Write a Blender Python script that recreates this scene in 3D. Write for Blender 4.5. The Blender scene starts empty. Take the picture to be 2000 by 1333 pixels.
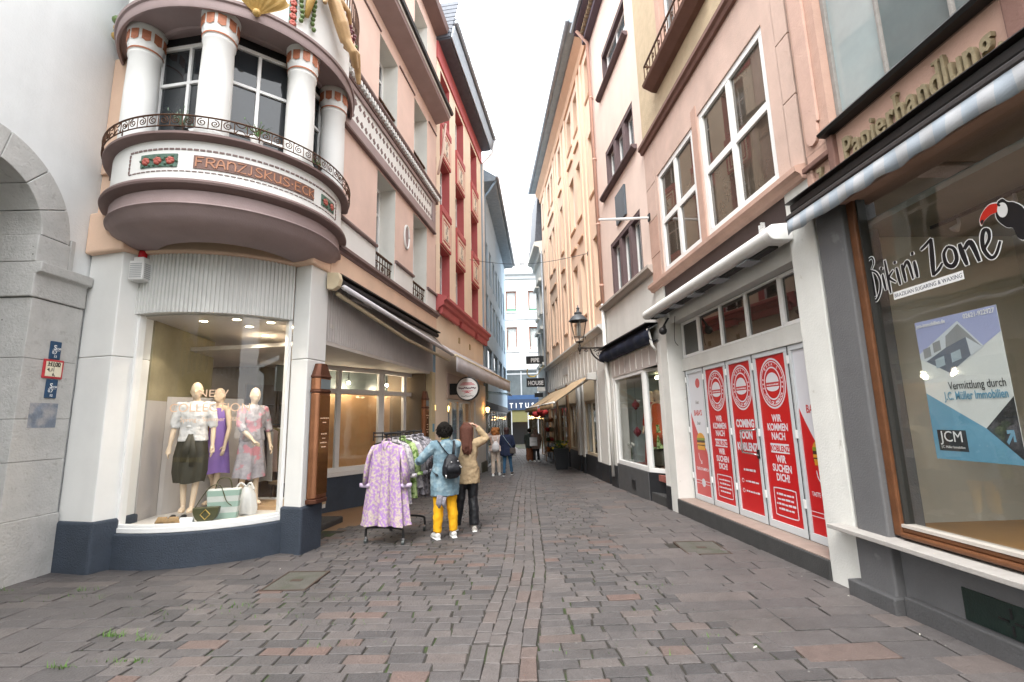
import bpy, bmesh, math, random
from mathutils import Vector, Matrix
R = math.radians
rnd = random.Random(7)
sc = bpy.context.scene
COL = sc.collection

# ---------------------------------------------------------------- camera, sky, sun, exposure
cam = bpy.data.cameras.new('camera'); cam.sensor_width = 36; cam.lens = 36 * 920 / 2000
cam.clip_start = .05; cam.clip_end = 2000
camo = bpy.data.objects.new('camera', cam); COL.objects.link(camo)
_p, _r = R(9.5), R(-1.38)
_f = Vector((0, math.cos(_p), math.sin(_p))); _u = Vector((0, -math.sin(_p), math.cos(_p))); _x = Vector((1, 0, 0))
_rx = _x * math.cos(_r) + _u * math.sin(_r); _ru = _u * math.cos(_r) - _x * math.sin(_r)
camo.matrix_world = Matrix(((_rx.x, _ru.x, -_f.x, 0), (_rx.y, _ru.y, -_f.y, 0), (_rx.z, _ru.z, -_f.z, 1.6), (0, 0, 0, 1)))
sc.camera = camo
SUN_EL, SUN_AZ = R(52), R(200)      # azimuth clockwise from +Y: high, behind the viewer
w = bpy.data.worlds.new('World'); sc.world = w; w.use_nodes = True
nt = w.node_tree; nt.nodes.clear()
out = nt.nodes.new('ShaderNodeOutputWorld'); bg = nt.nodes.new('ShaderNodeBackground')
sky = nt.nodes.new('ShaderNodeTexSky'); sky.sky_type = 'NISHITA'; sky.sun_disc = False
sky.sun_elevation = SUN_EL; sky.sun_rotation = SUN_AZ; sky.air_density = 1; sky.dust_density = 3
mixc = nt.nodes.new('ShaderNodeMix'); mixc.data_type = 'RGBA'; mixc.inputs[0].default_value = .88
tcw = nt.nodes.new('ShaderNodeTexCoord'); nzw = nt.nodes.new('ShaderNodeTexNoise'); nzw.inputs['Scale'].default_value = 2.2; nzw.inputs['Detail'].default_value = 5
rmp = nt.nodes.new('ShaderNodeValToRGB')
rmp.color_ramp.elements[0].position = .3; rmp.color_ramp.elements[0].color = (8.6, 8.9, 9.3, 1)
rmp.color_ramp.elements[1].position = .75; rmp.color_ramp.elements[1].color = (11.2, 11.2, 11.1, 1)
nt.links.new(tcw.outputs['Generated'], nzw.inputs['Vector']); nt.links.new(nzw.outputs[0], rmp.inputs[0])
nt.links.new(sky.outputs[0], mixc.inputs[6]); nt.links.new(rmp.outputs[0], mixc.inputs[7])
nt.links.new(mixc.outputs[2], bg.inputs[0]); bg.inputs[1].default_value = .13
nt.links.new(bg.outputs[0], out.inputs[0])
sl = bpy.data.lights.new('sun', 'SUN'); sl.energy = 1.0; sl.angle = R(25); sl.color = (1, .97, .92)
so = bpy.data.objects.new('sun', sl); COL.objects.link(so)
sd = Vector((math.sin(SUN_AZ) * math.cos(SUN_EL), math.cos(SUN_AZ) * math.cos(SUN_EL), math.sin(SUN_EL)))
so.rotation_euler = (-sd).to_track_quat('-Z', 'Y').to_euler(); so.location = sd * 60
sc.view_settings.view_transform = 'Standard'; sc.view_settings.look = 'None'
sc.view_settings.exposure = 1.94; sc.view_settings.gamma = 1; sc.view_settings.use_curve_mapping = False
sc.cycles.use_denoising = True; sc.cycles.max_bounces = 8; sc.cycles.transparent_max_bounces = 12
sc.cycles.caustics_reflective = False; sc.cycles.caustics_refractive = False

# ---------------------------------------------------------------- materials
MATS = {}
def M(name, col, rough=.8, var=.10, scale=3., bump=.12, bscale=70., metal=0., spec=.4, streak=0., emit=0., tint=None, tone=False, pits=None):
    if name in MATS: return MATS[name]
    m = bpy.data.materials.new(name); MATS[name] = m; m.use_nodes = True
    t = m.node_tree; N = t.nodes; L = t.links; b = N['Principled BSDF']
    b.inputs['Roughness'].default_value = rough; b.inputs['Metallic'].default_value = metal
    b.inputs['Specular IOR Level'].default_value = spec
    tc = N.new('ShaderNodeTexCoord'); geo = N.new('ShaderNodeNewGeometry')
    n1 = N.new('ShaderNodeTexNoise'); n1.inputs['Scale'].default_value = scale; n1.inputs['Detail'].default_value = 6; n1.inputs['Roughness'].default_value = .65
    L.new(geo.outputs['Position'], n1.inputs['Vector'])
    a = N.new('ShaderNodeMapRange'); a.inputs[1].default_value = .25; a.inputs[2].default_value = .75
    a.inputs[3].default_value = 1 - var; a.inputs[4].default_value = 1 + var * .7
    L.new(n1.outputs[0], a.inputs[0])
    val = a.outputs[0]
    if streak:
        mp = N.new('ShaderNodeMapping'); mp.inputs['Scale'].default_value = (2.0, 2.0, .22)
        L.new(geo.outputs['Position'], mp.inputs[0])
        n3 = N.new('ShaderNodeTexNoise'); n3.inputs['Scale'].default_value = 1.3; n3.inputs['Detail'].default_value = 5
        L.new(mp.outputs[0], n3.inputs['Vector'])
        c = N.new('ShaderNodeMapRange'); c.inputs[1].default_value = .35; c.inputs[2].default_value = .7; c.inputs[3].default_value = 1 - streak * .55; c.inputs[4].default_value = 1.02
        L.new(n3.outputs[0], c.inputs[0])
        mu = N.new('ShaderNodeMath'); mu.operation = 'MULTIPLY'; L.new(val, mu.inputs[0]); L.new(c.outputs[0], mu.inputs[1]); val = mu.outputs[0]
    cm = N.new('ShaderNodeMix'); cm.data_type = 'RGBA'; cm.blend_type = 'MULTIPLY'; cm.inputs[0].default_value = 1
    cm.inputs[6].default_value = (*col, 1)
    if tone:
        at = N.new('ShaderNodeAttribute'); at.attribute_name = 'tone'
        rp = N.new('ShaderNodeValToRGB'); els = rp.color_ramp.elements
        for i, (pp, cc) in enumerate(tone):
            e = els[i] if i < 2 else els.new(pp)
            e.position = pp; e.color = (*cc, 1)
        L.new(at.outputs['Fac'], rp.inputs[0]); L.new(rp.outputs[0], cm.inputs[6])
    L.new(val, cm.inputs[7])
    res = cm.outputs[2]
    if tint:                                    # second colour in noise patches
        n2 = N.new('ShaderNodeTexNoise'); n2.inputs['Scale'].default_value = tint[1]; n2.inputs['Detail'].default_value = 4
        L.new(geo.outputs['Position'], n2.inputs['Vector'])
        c2 = N.new('ShaderNodeMapRange'); c2.inputs[1].default_value = tint[2]; c2.inputs[2].default_value = tint[2] + tint[3]; c2.clamp = True
        L.new(n2.outputs[0], c2.inputs[0])
        m2 = N.new('ShaderNodeMix'); m2.data_type = 'RGBA'; m2.inputs[7].default_value = (*tint[0], 1)
        L.new(c2.outputs[0], m2.inputs[0]); L.new(res, m2.inputs[6]); res = m2.outputs[2]
    if pits:                                    # small scattered holes in stone
        vo = N.new('ShaderNodeTexVoronoi'); vo.inputs['Scale'].default_value = pits[0]; L.new(geo.outputs['Position'], vo.inputs['Vector'])
        sx_ = N.new('ShaderNodeSeparateColor'); L.new(vo.outputs['Color'], sx_.inputs[0])
        th_ = N.new('ShaderNodeMapRange'); th_.inputs[1].default_value = .72; th_.inputs[2].default_value = 1; th_.inputs[3].default_value = 0; th_.inputs[4].default_value = pits[1]; L.new(sx_.outputs[0], th_.inputs[0])
        lt = N.new('ShaderNodeMath'); lt.operation = 'LESS_THAN'; L.new(vo.outputs['Distance'], lt.inputs[0]); L.new(th_.outputs[0], lt.inputs[1])
        m3 = N.new('ShaderNodeMix'); m3.data_type = 'RGBA'; m3.inputs[7].default_value = (*(pits[2] if len(pits) > 2 else (.14, .135, .125)), 1); L.new(lt.outputs[0], m3.inputs[0]); L.new(res, m3.inputs[6]); res = m3.outputs[2]
    L.new(res, b.inputs['Base Color'])
    if bump:
        nb = N.new('ShaderNodeTexNoise'); nb.inputs['Scale'].default_value = bscale; nb.inputs['Detail'].default_value = 5
        L.new(geo.outputs['Position'], nb.inputs['Vector'])
        bp = N.new('ShaderNodeBump'); bp.inputs['Strength'].default_value = bump; bp.inputs['Distance'].default_value = .02
        L.new(nb.outputs[0], bp.inputs['Height']); L.new(bp.outputs[0], b.inputs['Normal'])
    if emit:
        b.inputs['Emission Color'].default_value = (*col, 1); b.inputs['Emission Strength'].default_value = emit
    return m
def glass(name, tint=(.97, .98, .975), ior=1.5, wob=.0):
    if name in MATS: return MATS[name]
    m = bpy.data.materials.new(name); MATS[name] = m; m.use_nodes = True
    t = m.node_tree; N = t.nodes; N.clear(); L = t.links
    o = N.new('ShaderNodeOutputMaterial'); mx = N.new('ShaderNodeMixShader'); tr = N.new('ShaderNodeBsdfTransparent'); gl = N.new('ShaderNodeBsdfGlossy')
    # thin-sheet Fresnel: reflectance from the angle to the surface, the same from both sides
    g = N.new('ShaderNodeNewGeometry'); dp = N.new('ShaderNodeVectorMath'); dp.operation = 'DOT_PRODUCT'; L.new(g.outputs['Incoming'], dp.inputs[0]); L.new(g.outputs['Normal'], dp.inputs[1])
    ab = N.new('ShaderNodeMath'); ab.operation = 'ABSOLUTE'; L.new(dp.outputs['Value'], ab.inputs[0])
    iv = N.new('ShaderNodeMath'); iv.operation = 'SUBTRACT'; iv.inputs[0].default_value = 1; L.new(ab.outputs[0], iv.inputs[1])
    pw = N.new('ShaderNodeMath'); pw.operation = 'POWER'; pw.inputs[1].default_value = 5; L.new(iv.outputs[0], pw.inputs[0])
    fr = N.new('ShaderNodeMath'); fr.operation = 'MULTIPLY_ADD'; fr.inputs[1].default_value = .95; fr.inputs[2].default_value = .045; L.new(pw.outputs[0], fr.inputs[0])
    tr.inputs[0].default_value = (*tint, 1); gl.inputs['Roughness'].default_value = .015
    L.new(fr.outputs[0], mx.inputs[0]); L.new(tr.outputs[0], mx.inputs[1]); L.new(gl.outputs[0], mx.inputs[2]); L.new(mx.outputs[0], o.inputs[0])
    if wob:
        nz = N.new('ShaderNodeTexNoise'); nz.inputs['Scale'].default_value = 1.6
        bp = N.new('ShaderNodeBump'); bp.inputs['Strength'].default_value = wob; bp.inputs['Distance'].default_value = .05
        L.new(g.outputs['Position'], nz.inputs['Vector']); L.new(nz.outputs[0], bp.inputs['Height']); L.new(bp.outputs[0], gl.inputs['Normal'])
    return m
def stripes(name, cols, axis, period, rough=.8, wid=.5):   # two colours in bands along one object axis
    m = M(name, cols[0], rough, .1, 6, .15, 90); t = m.node_tree; N = t.nodes; L = t.links
    tc = N.new('ShaderNodeTexCoord'); sp = N.new('ShaderNodeSeparateXYZ'); L.new(tc.outputs['Object'], sp.inputs[0])
    a = N.new('ShaderNodeMath'); a.operation = 'DIVIDE'; a.inputs[1].default_value = period; L.new(sp.outputs[axis], a.inputs[0])
    f = N.new('ShaderNodeMath'); f.operation = 'FRACT'; L.new(a.outputs[0], f.inputs[0])
    g = N.new('ShaderNodeMath'); g.operation = 'GREATER_THAN'; g.inputs[1].default_value = wid; L.new(f.outputs[0], g.inputs[0])
    b = N['Principled BSDF']; old = b.inputs['Base Color'].links[0].from_socket
    mx = N.new('ShaderNodeMix'); mx.data_type = 'RGBA'; mx.inputs[7].default_value = (*cols[1], 1)
    L.new(g.outputs[0], mx.inputs[0]); L.new(old, mx.inputs[6]); L.new(mx.outputs[2], b.inputs['Base Color'])
    return m

# ---------------------------------------------------------------- frames, mesh builder, objects
class Fr:                                # a facade frame: u along the wall, v out towards the street, z up
    def __init__(s, ox, oy, yaw=None, side=None, phi=None, sgn=None, zo=0):
        s.o = Vector((ox, oy, zo))
        s.phi = math.pi / 2 - R(yaw) if phi is None else phi
        s.s = sgn if side is None else (1 if side == 'R' else -1)
        s.rot = Matrix.Rotation(s.phi, 4, 'Z')
    def world(s, p): return s.o + s.rot @ Vector((p[0], s.s * p[1], p[2]))
FW = Fr(0, 0, phi=0, sgn=1)
L0 = Fr(-5.63, 6.0, 0, 'L'); L1 = Fr(-2.8, 7.0, 8.5, 'L'); L3 = Fr(-1.14, 18.25, 3.6, 'L')
R1 = Fr(3.13, 4.85, -2.4, 'R'); R2 = Fr(3.14, 4.98, -3.5, 'R'); R3 = Fr(2.90, 9.3, -5.0, 'R'); R4 = Fr(2.60, 13.1, -4.2, 'R'); R5 = Fr(1.77, 24.37, -4, 'R')
EN = Fr(0, 43, phi=0, sgn=-1)
TH = {}
def props(o, label=None, cat=None, group=None, kind=None):
    for k, v in (('label', label), ('category', cat), ('group', group), ('kind', kind)):
        if v: o[k] = v
    return o
def thing(name, label, cat, fr=FW, at=(0, 0, 0), group=None, yaw=0):
    o = bpy.data.objects.new(name, None); COL.objects.link(o); o.empty_display_size = .2
    o.location = fr.world(at); o.rotation_euler = (0, 0, fr.phi + yaw)
    TH[o.name] = (fr, at, yaw); return props(o, label, cat, group)
def fmat(t):
    fr, at = t[:2]; return Matrix.Translation(fr.world(at)) @ Matrix.Rotation(fr.phi + (t[2] if len(t) > 2 else 0), 4, 'Z')
class MB:
    def __init__(s, T=None):
        t = TH[T.name] if hasattr(T, 'name') else (T if isinstance(T, tuple) else ((T or FW), (0, 0, 0)))
        s.t = t; s.fr, s.at = t[:2]
        s.v = []; s.f = []; s.tone = []
    def add(s, vs, fs):
        n = len(s.v); s.v += [tuple(p) for p in vs]; s.f += [tuple(i + n for i in f) for f in fs]
    def quad(s, *p): s.add(p, [tuple(range(len(p)))])
    def box(s, a, b):
        (x0, y0, z0), (x1, y1, z1) = a, b
        s.add([(x0, y0, z0), (x1, y0, z0), (x1, y1, z0), (x0, y1, z0), (x0, y0, z1), (x1, y0, z1), (x1, y1, z1), (x0, y1, z1)],
              [(0, 3, 2, 1), (4, 5, 6, 7), (0, 1, 5, 4), (1, 2, 6, 5), (2, 3, 7, 6), (3, 0, 4, 7)]); return s
    def prism(s, poly, z0, z1):           # plan polygon raised from z0 to z1
        n = len(poly)
        s.add([(x, y, z0) for x, y in poly] + [(x, y, z1) for x, y in poly],
              [tuple(range(n))[::-1], tuple(range(n, 2 * n))] + [(i, (i + 1) % n, n + (i + 1) % n, n + i) for i in range(n)]); return s
    def vprism(s, poly, u0, u1):          # (v,z) profile run along u
        n = len(poly)
        s.add([(u0, a, b) for a, b in poly] + [(u1, a, b) for a, b in poly],
              [tuple(range(n)), tuple(range(n, 2 * n))[::-1]] + [(i, (i + 1) % n, n + (i + 1) % n, n + i) for i in range(n)]); return s
    def face(s, poly, v0, v1):            # (u,z) outline given depth v0..v1
        n = len(poly)
        s.add([(a, v0, b) for a, b in poly] + [(a, v1, b) for a, b in poly],
              [tuple(range(n)), tuple(range(n, 2 * n))[::-1]] + [(i, (i + 1) % n, n + (i + 1) % n, n + i) for i in range(n)]); return s
    def tube(s, pts, rad, n=8, ref=(0, 0, 1), cap=True):
        pts = [Vector(p) for p in pts]; k = len(pts)
        if not isinstance(rad, (list,)): rad = [rad] * k
        rings = []; base = len(s.v); vs = []; px = None
        for i, p in enumerate(pts):
            d = (pts[min(i + 1, k - 1)] - pts[max(i - 1, 0)]).normalized()
            rv = Vector(ref)
            if px is None:
                if abs(d.dot(rv)) > .95: rv = Vector((0, 1, 0)) if abs(d.y) < .9 else Vector((1, 0, 0))
                px = d.cross(rv).normalized()
            else:
                px = (px - d * px.dot(d)).normalized()
            py = px.cross(d).normalized()
            r = rad[i]; ra, rb = r if isinstance(r, tuple) else (r, r)
            vs += [p + px * (ra * math.cos(2 * math.pi * j / n)) + py * (rb * math.sin(2 * math.pi * j / n)) for j in range(n)]
        fs = [(i * n + j, i * n + (j + 1) % n, (i + 1) * n + (j + 1) % n, (i + 1) * n + j) for i in range(k - 1) for j in range(n)]
        if cap: fs += [tuple(range(n))[::-1], tuple(range((k - 1) * n, k * n))]
        s.add(vs, fs); return s
    def lathe(s, prof, n=24, c=(0, 0), a0=0., a1=None, cap=False):   # profile (r,z); angle 0 faces -y, grows towards +x
        full = a1 is None; m = n if full else n + 1; k = len(prof)
        vs = []
        for j in range(m):
            a = a0 + (2 * math.pi if full else a1 - a0) * j / n
            vs += [(c[0] + r * math.sin(a), c[1] - r * math.cos(a), z) for r, z in prof]
        fs = []
        for j in range(n):
            j2 = (j + 1) % m
            fs += [(j * k + i, j2 * k + i, j2 * k + i + 1, j * k + i + 1) for i in range(k - 1)]
        if cap and full:
            fs += [tuple(j * k for j in range(n))[::-1], tuple(j * k + k - 1 for j in range(n))]
        s.add(vs, fs); return s
    def ball(s, c, r, n=10, sc_=(1, 1, 1)):
        m = n // 2 + 1
        pr = [(max(r * math.sin(math.pi * i / m), 1e-4), -r * math.cos(math.pi * i / m)) for i in range(m + 1)]
        b0 = len(s.v); s.lathe(pr, n)
        for i in range(b0, len(s.v)):
            x, y, z = s.v[i]; s.v[i] = (c[0] + x * sc_[0], c[1] + y * sc_[1], c[2] + z * sc_[2])
        return s
    def mesh(s, name):
        me = bpy.data.meshes.new(name); fr, at = s.fr, s.at
        me.from_pydata([(x - at[0], fr.s * (y - at[1]), z - at[2]) for x, y, z in s.v], [], s.f)
        b = bmesh.new(); b.from_mesh(me); bmesh.ops.recalc_face_normals(b, faces=b.faces)
        b.to_mesh(me); b.free()
        if s.tone:
            a = me.attributes.new('tone', 'FLOAT', 'FACE'); a.data.foreach_set('value', s.tone)
        return me
    def obj(s, name, mat, parent=None, label=None, cat=None, group=None, kind=None, smooth=False, bev=0, auto=None):
        me = s.mesh(name); me.materials.append(mat)
        if smooth:
            me.polygons.foreach_set('use_smooth', [True] * len(me.polygons))
            if auto: me.set_sharp_from_angle(angle=R(auto))
        o = bpy.data.objects.new(name, me); COL.objects.link(o)
        if parent:
            o.parent = parent
            if TH[parent.name] != s.t: o.matrix_local = fmat(TH[parent.name]).inverted() @ fmat(s.t)
        else: o.location = s.fr.world(s.at); o.rotation_euler = (0, 0, s.fr.phi + (s.t[2] if len(s.t) > 2 else 0))
        TH[o.name] = s.t
        if bev:
            md = o.modifiers.new('bevel', 'BEVEL'); md.width = bev; md.segments = 2; md.limit_method = 'ANGLE'; md.angle_limit = R(40)
        return props(o, label, cat, group, kind)
def inst(me, name, parent, loc, rz=0., scale=(1, 1, 1), rot=None):
    o = bpy.data.objects.new(name, me); COL.objects.link(o); o.parent = parent; o.location = loc
    o.rotation_euler = rot or (0, 0, rz); o.scale = scale; return o
def at0(T): return MB(T)
def text(body, T, mat, u, v, z, size, parent=None, name='lettering', align='CENTER', ext=.003, bold=0., shear=0., sx=1., rot=0., mapf=None, space=1.):
    c = bpy.data.curves.new('t', 'FONT'); c.body = body; c.size = size; c.align_x = align; c.extrude = ext
    c.offset = bold; c.shear = shear; c.resolution_u = 3; c.space_character = space
    o = bpy.data.objects.new('t', c); COL.objects.link(o)
    me = bpy.data.meshes.new_from_object(o); bpy.data.objects.remove(o); bpy.data.curves.remove(c)
    mb = MB(T); dx = -mb.fr.s; cr, sr = math.cos(rot), math.sin(rot)
    vs = []
    for q in me.vertices:
        x, y = q.co.x * sx, q.co.y; x, y = x * cr - y * sr, x * sr + y * cr
        vs.append(mapf(x, y, q.co.z) if mapf else (u + dx * x, v + q.co.z, z + y))
    mb.add(vs, [tuple(p.vertices) for p in me.polygons]); bpy.data.meshes.remove(me)
    return mb.obj(name, mat, parent or T)
def strokes(mb, lines, width, mapf, depth=.006):     # flat brush strokes; width may vary along a stroke
    for ln in lines:
        wd = width
        if isinstance(ln, tuple): ln, wd = ln
        k = len(ln); Lp = []; Rp = []
        for i, (x, y) in enumerate(ln):
            a = ln[max(i - 1, 0)]; b = ln[min(i + 1, k - 1)]; d = Vector((b[0] - a[0], b[1] - a[1]))
            d = d.normalized() if d.length > 1e-9 else Vector((1, 0))
            ww = (wd[i] if isinstance(wd, list) else wd) / 2
            Lp.append((x - d.y * ww, y + d.x * ww)); Rp.append((x + d.y * ww, y - d.x * ww))
        vs = [mapf(x, y, depth) for x, y in Lp] + [mapf(x, y, depth) for x, y in Rp] + [mapf(x, y, 0) for x, y in Lp] + [mapf(x, y, 0) for x, y in Rp]
        fs = []
        for i in range(k - 1):
            fs += [(i, i + 1, k + i + 1, k + i), (2 * k + i, 2 * k + i + 1, i + 1, i), (k + i, k + i + 1, 3 * k + i + 1, 3 * k + i)]
        fs += [(0, k, 3 * k, 2 * k), (k - 1, 3 * k - 1, 4 * k - 1, 2 * k - 1)]
        mb.add(vs, fs)
def curve(pts, n=6):                                  # smooth polyline through points
    o = []
    P = [pts[0]] + list(pts) + [pts[-1]]
    for i in range(1, len(P) - 2):
        p0, p1, p2, p3 = [Vector(q) for q in P[i - 1:i + 3]]
        for k in range(n):
            t = k / n; o.append(tuple(.5 * ((2 * p1) + (p2 - p0) * t + (2 * p0 - 5 * p1 + 4 * p2 - p3) * t * t + (3 * p1 - p0 - 3 * p2 + p3) * t ** 3)))
    o.append(tuple(pts[-1])); return o
def wall(mb, u0, u1, z0, z1, ops, v=0., depth=.3, rmb=None):
    us = sorted({u0, u1, *[x for o in ops for x in o[:2]]}); zs = sorted({z0, z1, *[x for o in ops for x in o[2:4]]})
    for a, b in zip(us, us[1:]):
        for c, d in zip(zs, zs[1:]):
            m, n = (a + b) / 2, (c + d) / 2
            if any(o[0] < m < o[1] and o[2] < n < o[3] for o in ops): continue
            mb.quad((a, v, c), (b, v, c), (b, v, d), (a, v, d))
    for a, b, c, d in [o[:4] for o in ops]:
        e = v - depth; r = MB(rmb[0]) if rmb else mb
        r.quad((a, v, c), (b, v, c), (b, e, c), (a, e, c)); r.quad((a, v, d), (b, v, d), (b, e, d), (a, e, d))
        r.quad((a, v, c), (a, v, d), (a, e, d), (a, e, c)); r.quad((b, v, c), (b, v, d), (b, e, d), (b, e, c))
        if rmb: r.obj('reveal', rmb[1], rmb[0])
def window(T, u0, u1, z0, z1, v, fmat, pmat, fw=.06, cols=(), rows=(), ft=.06, mw=None, name='window', parent=None):
    mw = mw or fw * .8; mb = MB(T)
    us = [u0] + [u0 + (u1 - u0) * c for c in cols] + [u1]; zs = [z0] + [z0 + (z1 - z0) * r for r in rows] + [z1]
    mb.box((u0, v - ft, z0), (u1, v, z0 + fw)); mb.box((u0, v - ft, z1 - fw), (u1, v, z1))
    mb.box((u0, v - ft, z0 + fw), (u0 + fw, v, z1 - fw)); mb.box((u1 - fw, v - ft, z0 + fw), (u1, v, z1 - fw))
    for c in us[1:-1]: mb.box((c - mw / 2, v - ft, z0 + fw), (c + mw / 2, v - .003, z1 - fw))
    for c in zs[1:-1]: mb.box((u0 + fw, v - ft, c - mw / 2), (u1 - fw, v - .006, c + mw / 2))
    f = mb.obj(name, fmat, parent or T, bev=.006)
    for i in range(len(us) - 1):
        for j in range(len(zs) - 1):
            a = us[i] + (fw if i == 0 else mw / 2); b = us[i + 1] - (fw if i == len(us) - 2 else mw / 2)
            c = zs[j] + (fw if j == 0 else mw / 2); d = zs[j + 1] - (fw if j == len(zs) - 2 else mw / 2)
            MB(T).box((a, v - ft * .65, c), (b, v - ft * .5, d)).obj('pane', pmat, f)
    return f
def fine_print(T, mat, u, v, z, w_, h, parent=None, name='fine_print', n=None):   # print too small to read: a row of word-length dashes
    m = MB(T); x = u - w_ / 2; k = 0
    while x < u + w_ / 2 - h * .5:
        l = min(h * rnd.uniform(1.2, 3.5), u + w_ / 2 - x); m.box((x, v, z), (x + l, v + .0006, z + h * rnd.uniform(.7, 1))); x += l + h * .45
    return m.obj(name, mat, parent or T)
def gz(y): return -.014 * min(max(y, 0), 60)

# palette
WHITE = M('white_paint', (.74, .74, .72), .6, .05, 2, .06, 60, streak=.06)
PLAS = M('white_plaster', (.70, .71, .71), .9, .07, 1.2, .25, 45, streak=.12)
FRAMEW = M('white_frame', (.78, .78, .77), .4, .04, 4, .03)
STONE = M('grey_limestone', (.46, .452, .435), .92, .13, 5, .45, 38, streak=.12, tint=((.37, .36, .34), 14, .60, .12), pits=(11, .13))
SLATE = M('slate_blue_plinth', (.040, .052, .072), .75, .16, 6, .6, 60, streak=.1)
PEACH = M('peach_plaster', (.77, .55, .41), .85, .11, 1.3, .12, 60, streak=.07)
PINK = M('pink_plaster', (.71, .525, .45), .85, .10, 1.3, .12, 60, streak=.08)
MAUVE = M('mauve_paint', (.20, .138, .13), .7, .12, 3, .12, 60, streak=.1)
MAUVEL = M('pale_mauve_paint', (.335, .255, .25), .7, .09, 3, .12, 60, streak=.12)
REDP = M('brick_red_paint', (.46, .105, .105), .7, .10, 3, .1, 60, streak=.08)
CREAM = M('cream_plaster', (.79, .655, .51), .85, .06, 2, .1, 60, streak=.07)
DKP = M('dark_window_pane', (.022, .026, .030), .04, .4, 1.3, 0, spec=.6)
GREYP = M('grey_window_pane', (.10, .12, .13), .05, .4, .8, 0, spec=.6)
CURT = M('net_curtain', (.55, .57, .57), .9, .12, 8, .3, 20)
GL = glass('shop_glass', wob=.06)
BLACK = M('black_metal', (.012, .012, .013), .45, .2, 8, .05)
IRON = M('rusty_wrought_iron', (.10, .048, .026), .65, .35, 25, .2, 90, metal=.5)
ZINC = M('zinc_sheet', (.33, .36, .39), .5, .2, 3, .1, 30, metal=.5)
DARKIN = M('dark_interior', (.03, .028, .025), .9, .2, 2, 0)

# ================================================================ ground and paving
JOINT = M('sandy_joint', (.040, .036, .030), .95, .35, 9, .6, 60, tint=((.035, .055, .016), 2.5, .52, .1))
PAVE = M('worn_basalt_paving', (.1, .1, .1), .58, .22, 9, .5, 55, spec=.45, tone=[(0, (.056, .053, .054)), (1, (.125, .084, .072)), (.45, (.090, .082, .081)), (.8, (.118, .104, .099)), (.88, (.120, .091, .081))], tint=((.058, .053, .050), .75, .52, .3), pits=(7, .07, (.17, .165, .155)))
mb = MB(); ys = [-60, -2, 0, 4, 8, 14, 20, 30, 45, 60, 400]
for a, b in zip(ys, ys[1:]): mb.quad((-300, a, gz(a) - .0065), (300, a, gz(a) - .0065), (300, b, gz(b) - .0065), (-300, b, gz(b) - .0065))
ground = mb.obj('street_paving', JOINT, kind='structure')
def lerp(tab, y):
    if y <= tab[0][0]: return tab[0][1]
    for (a, p), (b, q) in zip(tab, tab[1:]):
        if y <= b: t = (y - a) / (b - a); t = t * t * (3 - 2 * t) * .5 + t * .5; return p + (q - p) * t
    return tab[-1][1]
XS = [(-2, -.9), (2, -.52), (3.35, -.38), (6, -.16), (9.4, -.08), (13.3, .04), (17, .22), (21, .26), (26, .1), (32, -.15), (43, -.6)]
XBR = [(2, 2.2), (3.4, 1.95), (4.2, 1.5), (5.5, 1.3), (7, 1.35), (11, 1.6), (18, 1.5)]
XBL = [(2, -2.4), (3.4, -2.7), (4.1, -3.4), (5.2, -2.9), (5.8, -2.3), (6.4, -2.6), (7.4, -6)]
stones = []
def stone(c, tone, h=0.):                 # four plan corners
    cx = sum(p[0] for p in c) / 4; cy = sum(p[1] for p in c) / 4
    g = .0085; out = []
    for x, y in c:
        d = Vector((x - cx, y - cy)); l = d.length
        out.append((x - d.x / l * g + rnd.uniform(-.010, .010), y - d.y / l * g + rnd.uniform(-.008, .008)))
    ar = abs((c[2][0] - c[0][0]) * (c[3][1] - c[1][1]) - (c[3][0] - c[1][0]) * (c[2][1] - c[0][1])) / 2
    vis = ar / max(cy, 1) ** 3 * (1 if abs(cx) < 1.08 * cy + .1 and cy > 3.1 else .0001)
    stones.append((vis, out, tone, cx, cy, h + rnd.uniform(-.003, .004), rnd.uniform(-.012, .012), rnd.uniform(-.015, .015)))
def tone():
    r = rnd.random()
    return min(1, max(0, rnd.gauss(.42, .20))) if r > .09 else rnd.uniform(.78, 1)
for k in range(4):
    y = 2.4 + rnd.random() * .2
    while y < 40:
        l = rnd.uniform(.15, .32); w_ = .122
        a = lerp(XS, y) + k * w_; b = lerp(XS, y + l) + k * w_
        stone([(a, y), (a + w_, y), (b + w_, y + l), (b, y + l)], tone() * .5 + .42, .003); y += l
y = 2.4
while y < 34:                             # setts in rows across the street
    dep = rnd.uniform(.115, .145) if y < 16 else .17
    for side in (0, 1):
        x = lerp(XS, y + dep / 2) + (.49 if side else 0); end = (lerp(XBR, y) + .4 if side else lerp(XBL, y) - .4)
        if y > 7.3 and not side: end = -2.9 + (y - 7) * .15
        if y > 18 and side: end = 2.6
        while (x < end) if side else (x > end):
            l = rnd.uniform(.17, .34)
            x2 = x + (l if side else -l); sh = .035
            f = lambda xx, yy: (xx, yy + sh * (xx if side else -xx * .6))
            stone([f(min(x, x2), y), f(max(x, x2), y), f(max(x, x2), y + dep), f(min(x, x2), y + dep)], tone())
            x = x2
        if side == 1: xr = x
        else: xl = x
    y += dep
y = 2.4
while y < 18:                             # slabs along the right-hand fronts
    dep = rnd.choice((.19, .24, .28, .32, .22)); x = lerp(XBR, y + dep / 2) + rnd.uniform(-.15, .2)
    while x < 3.35:
        l = rnd.uniform(.30, .75); stone([(x, y + .035 * x), (x + l, y + .035 * (x + l)), (x + l, y + dep + .035 * (x + l)), (x, y + dep + .035 * x)], tone() * .6 + .32, .009); x += l
    y += dep
y = 2.4
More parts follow.
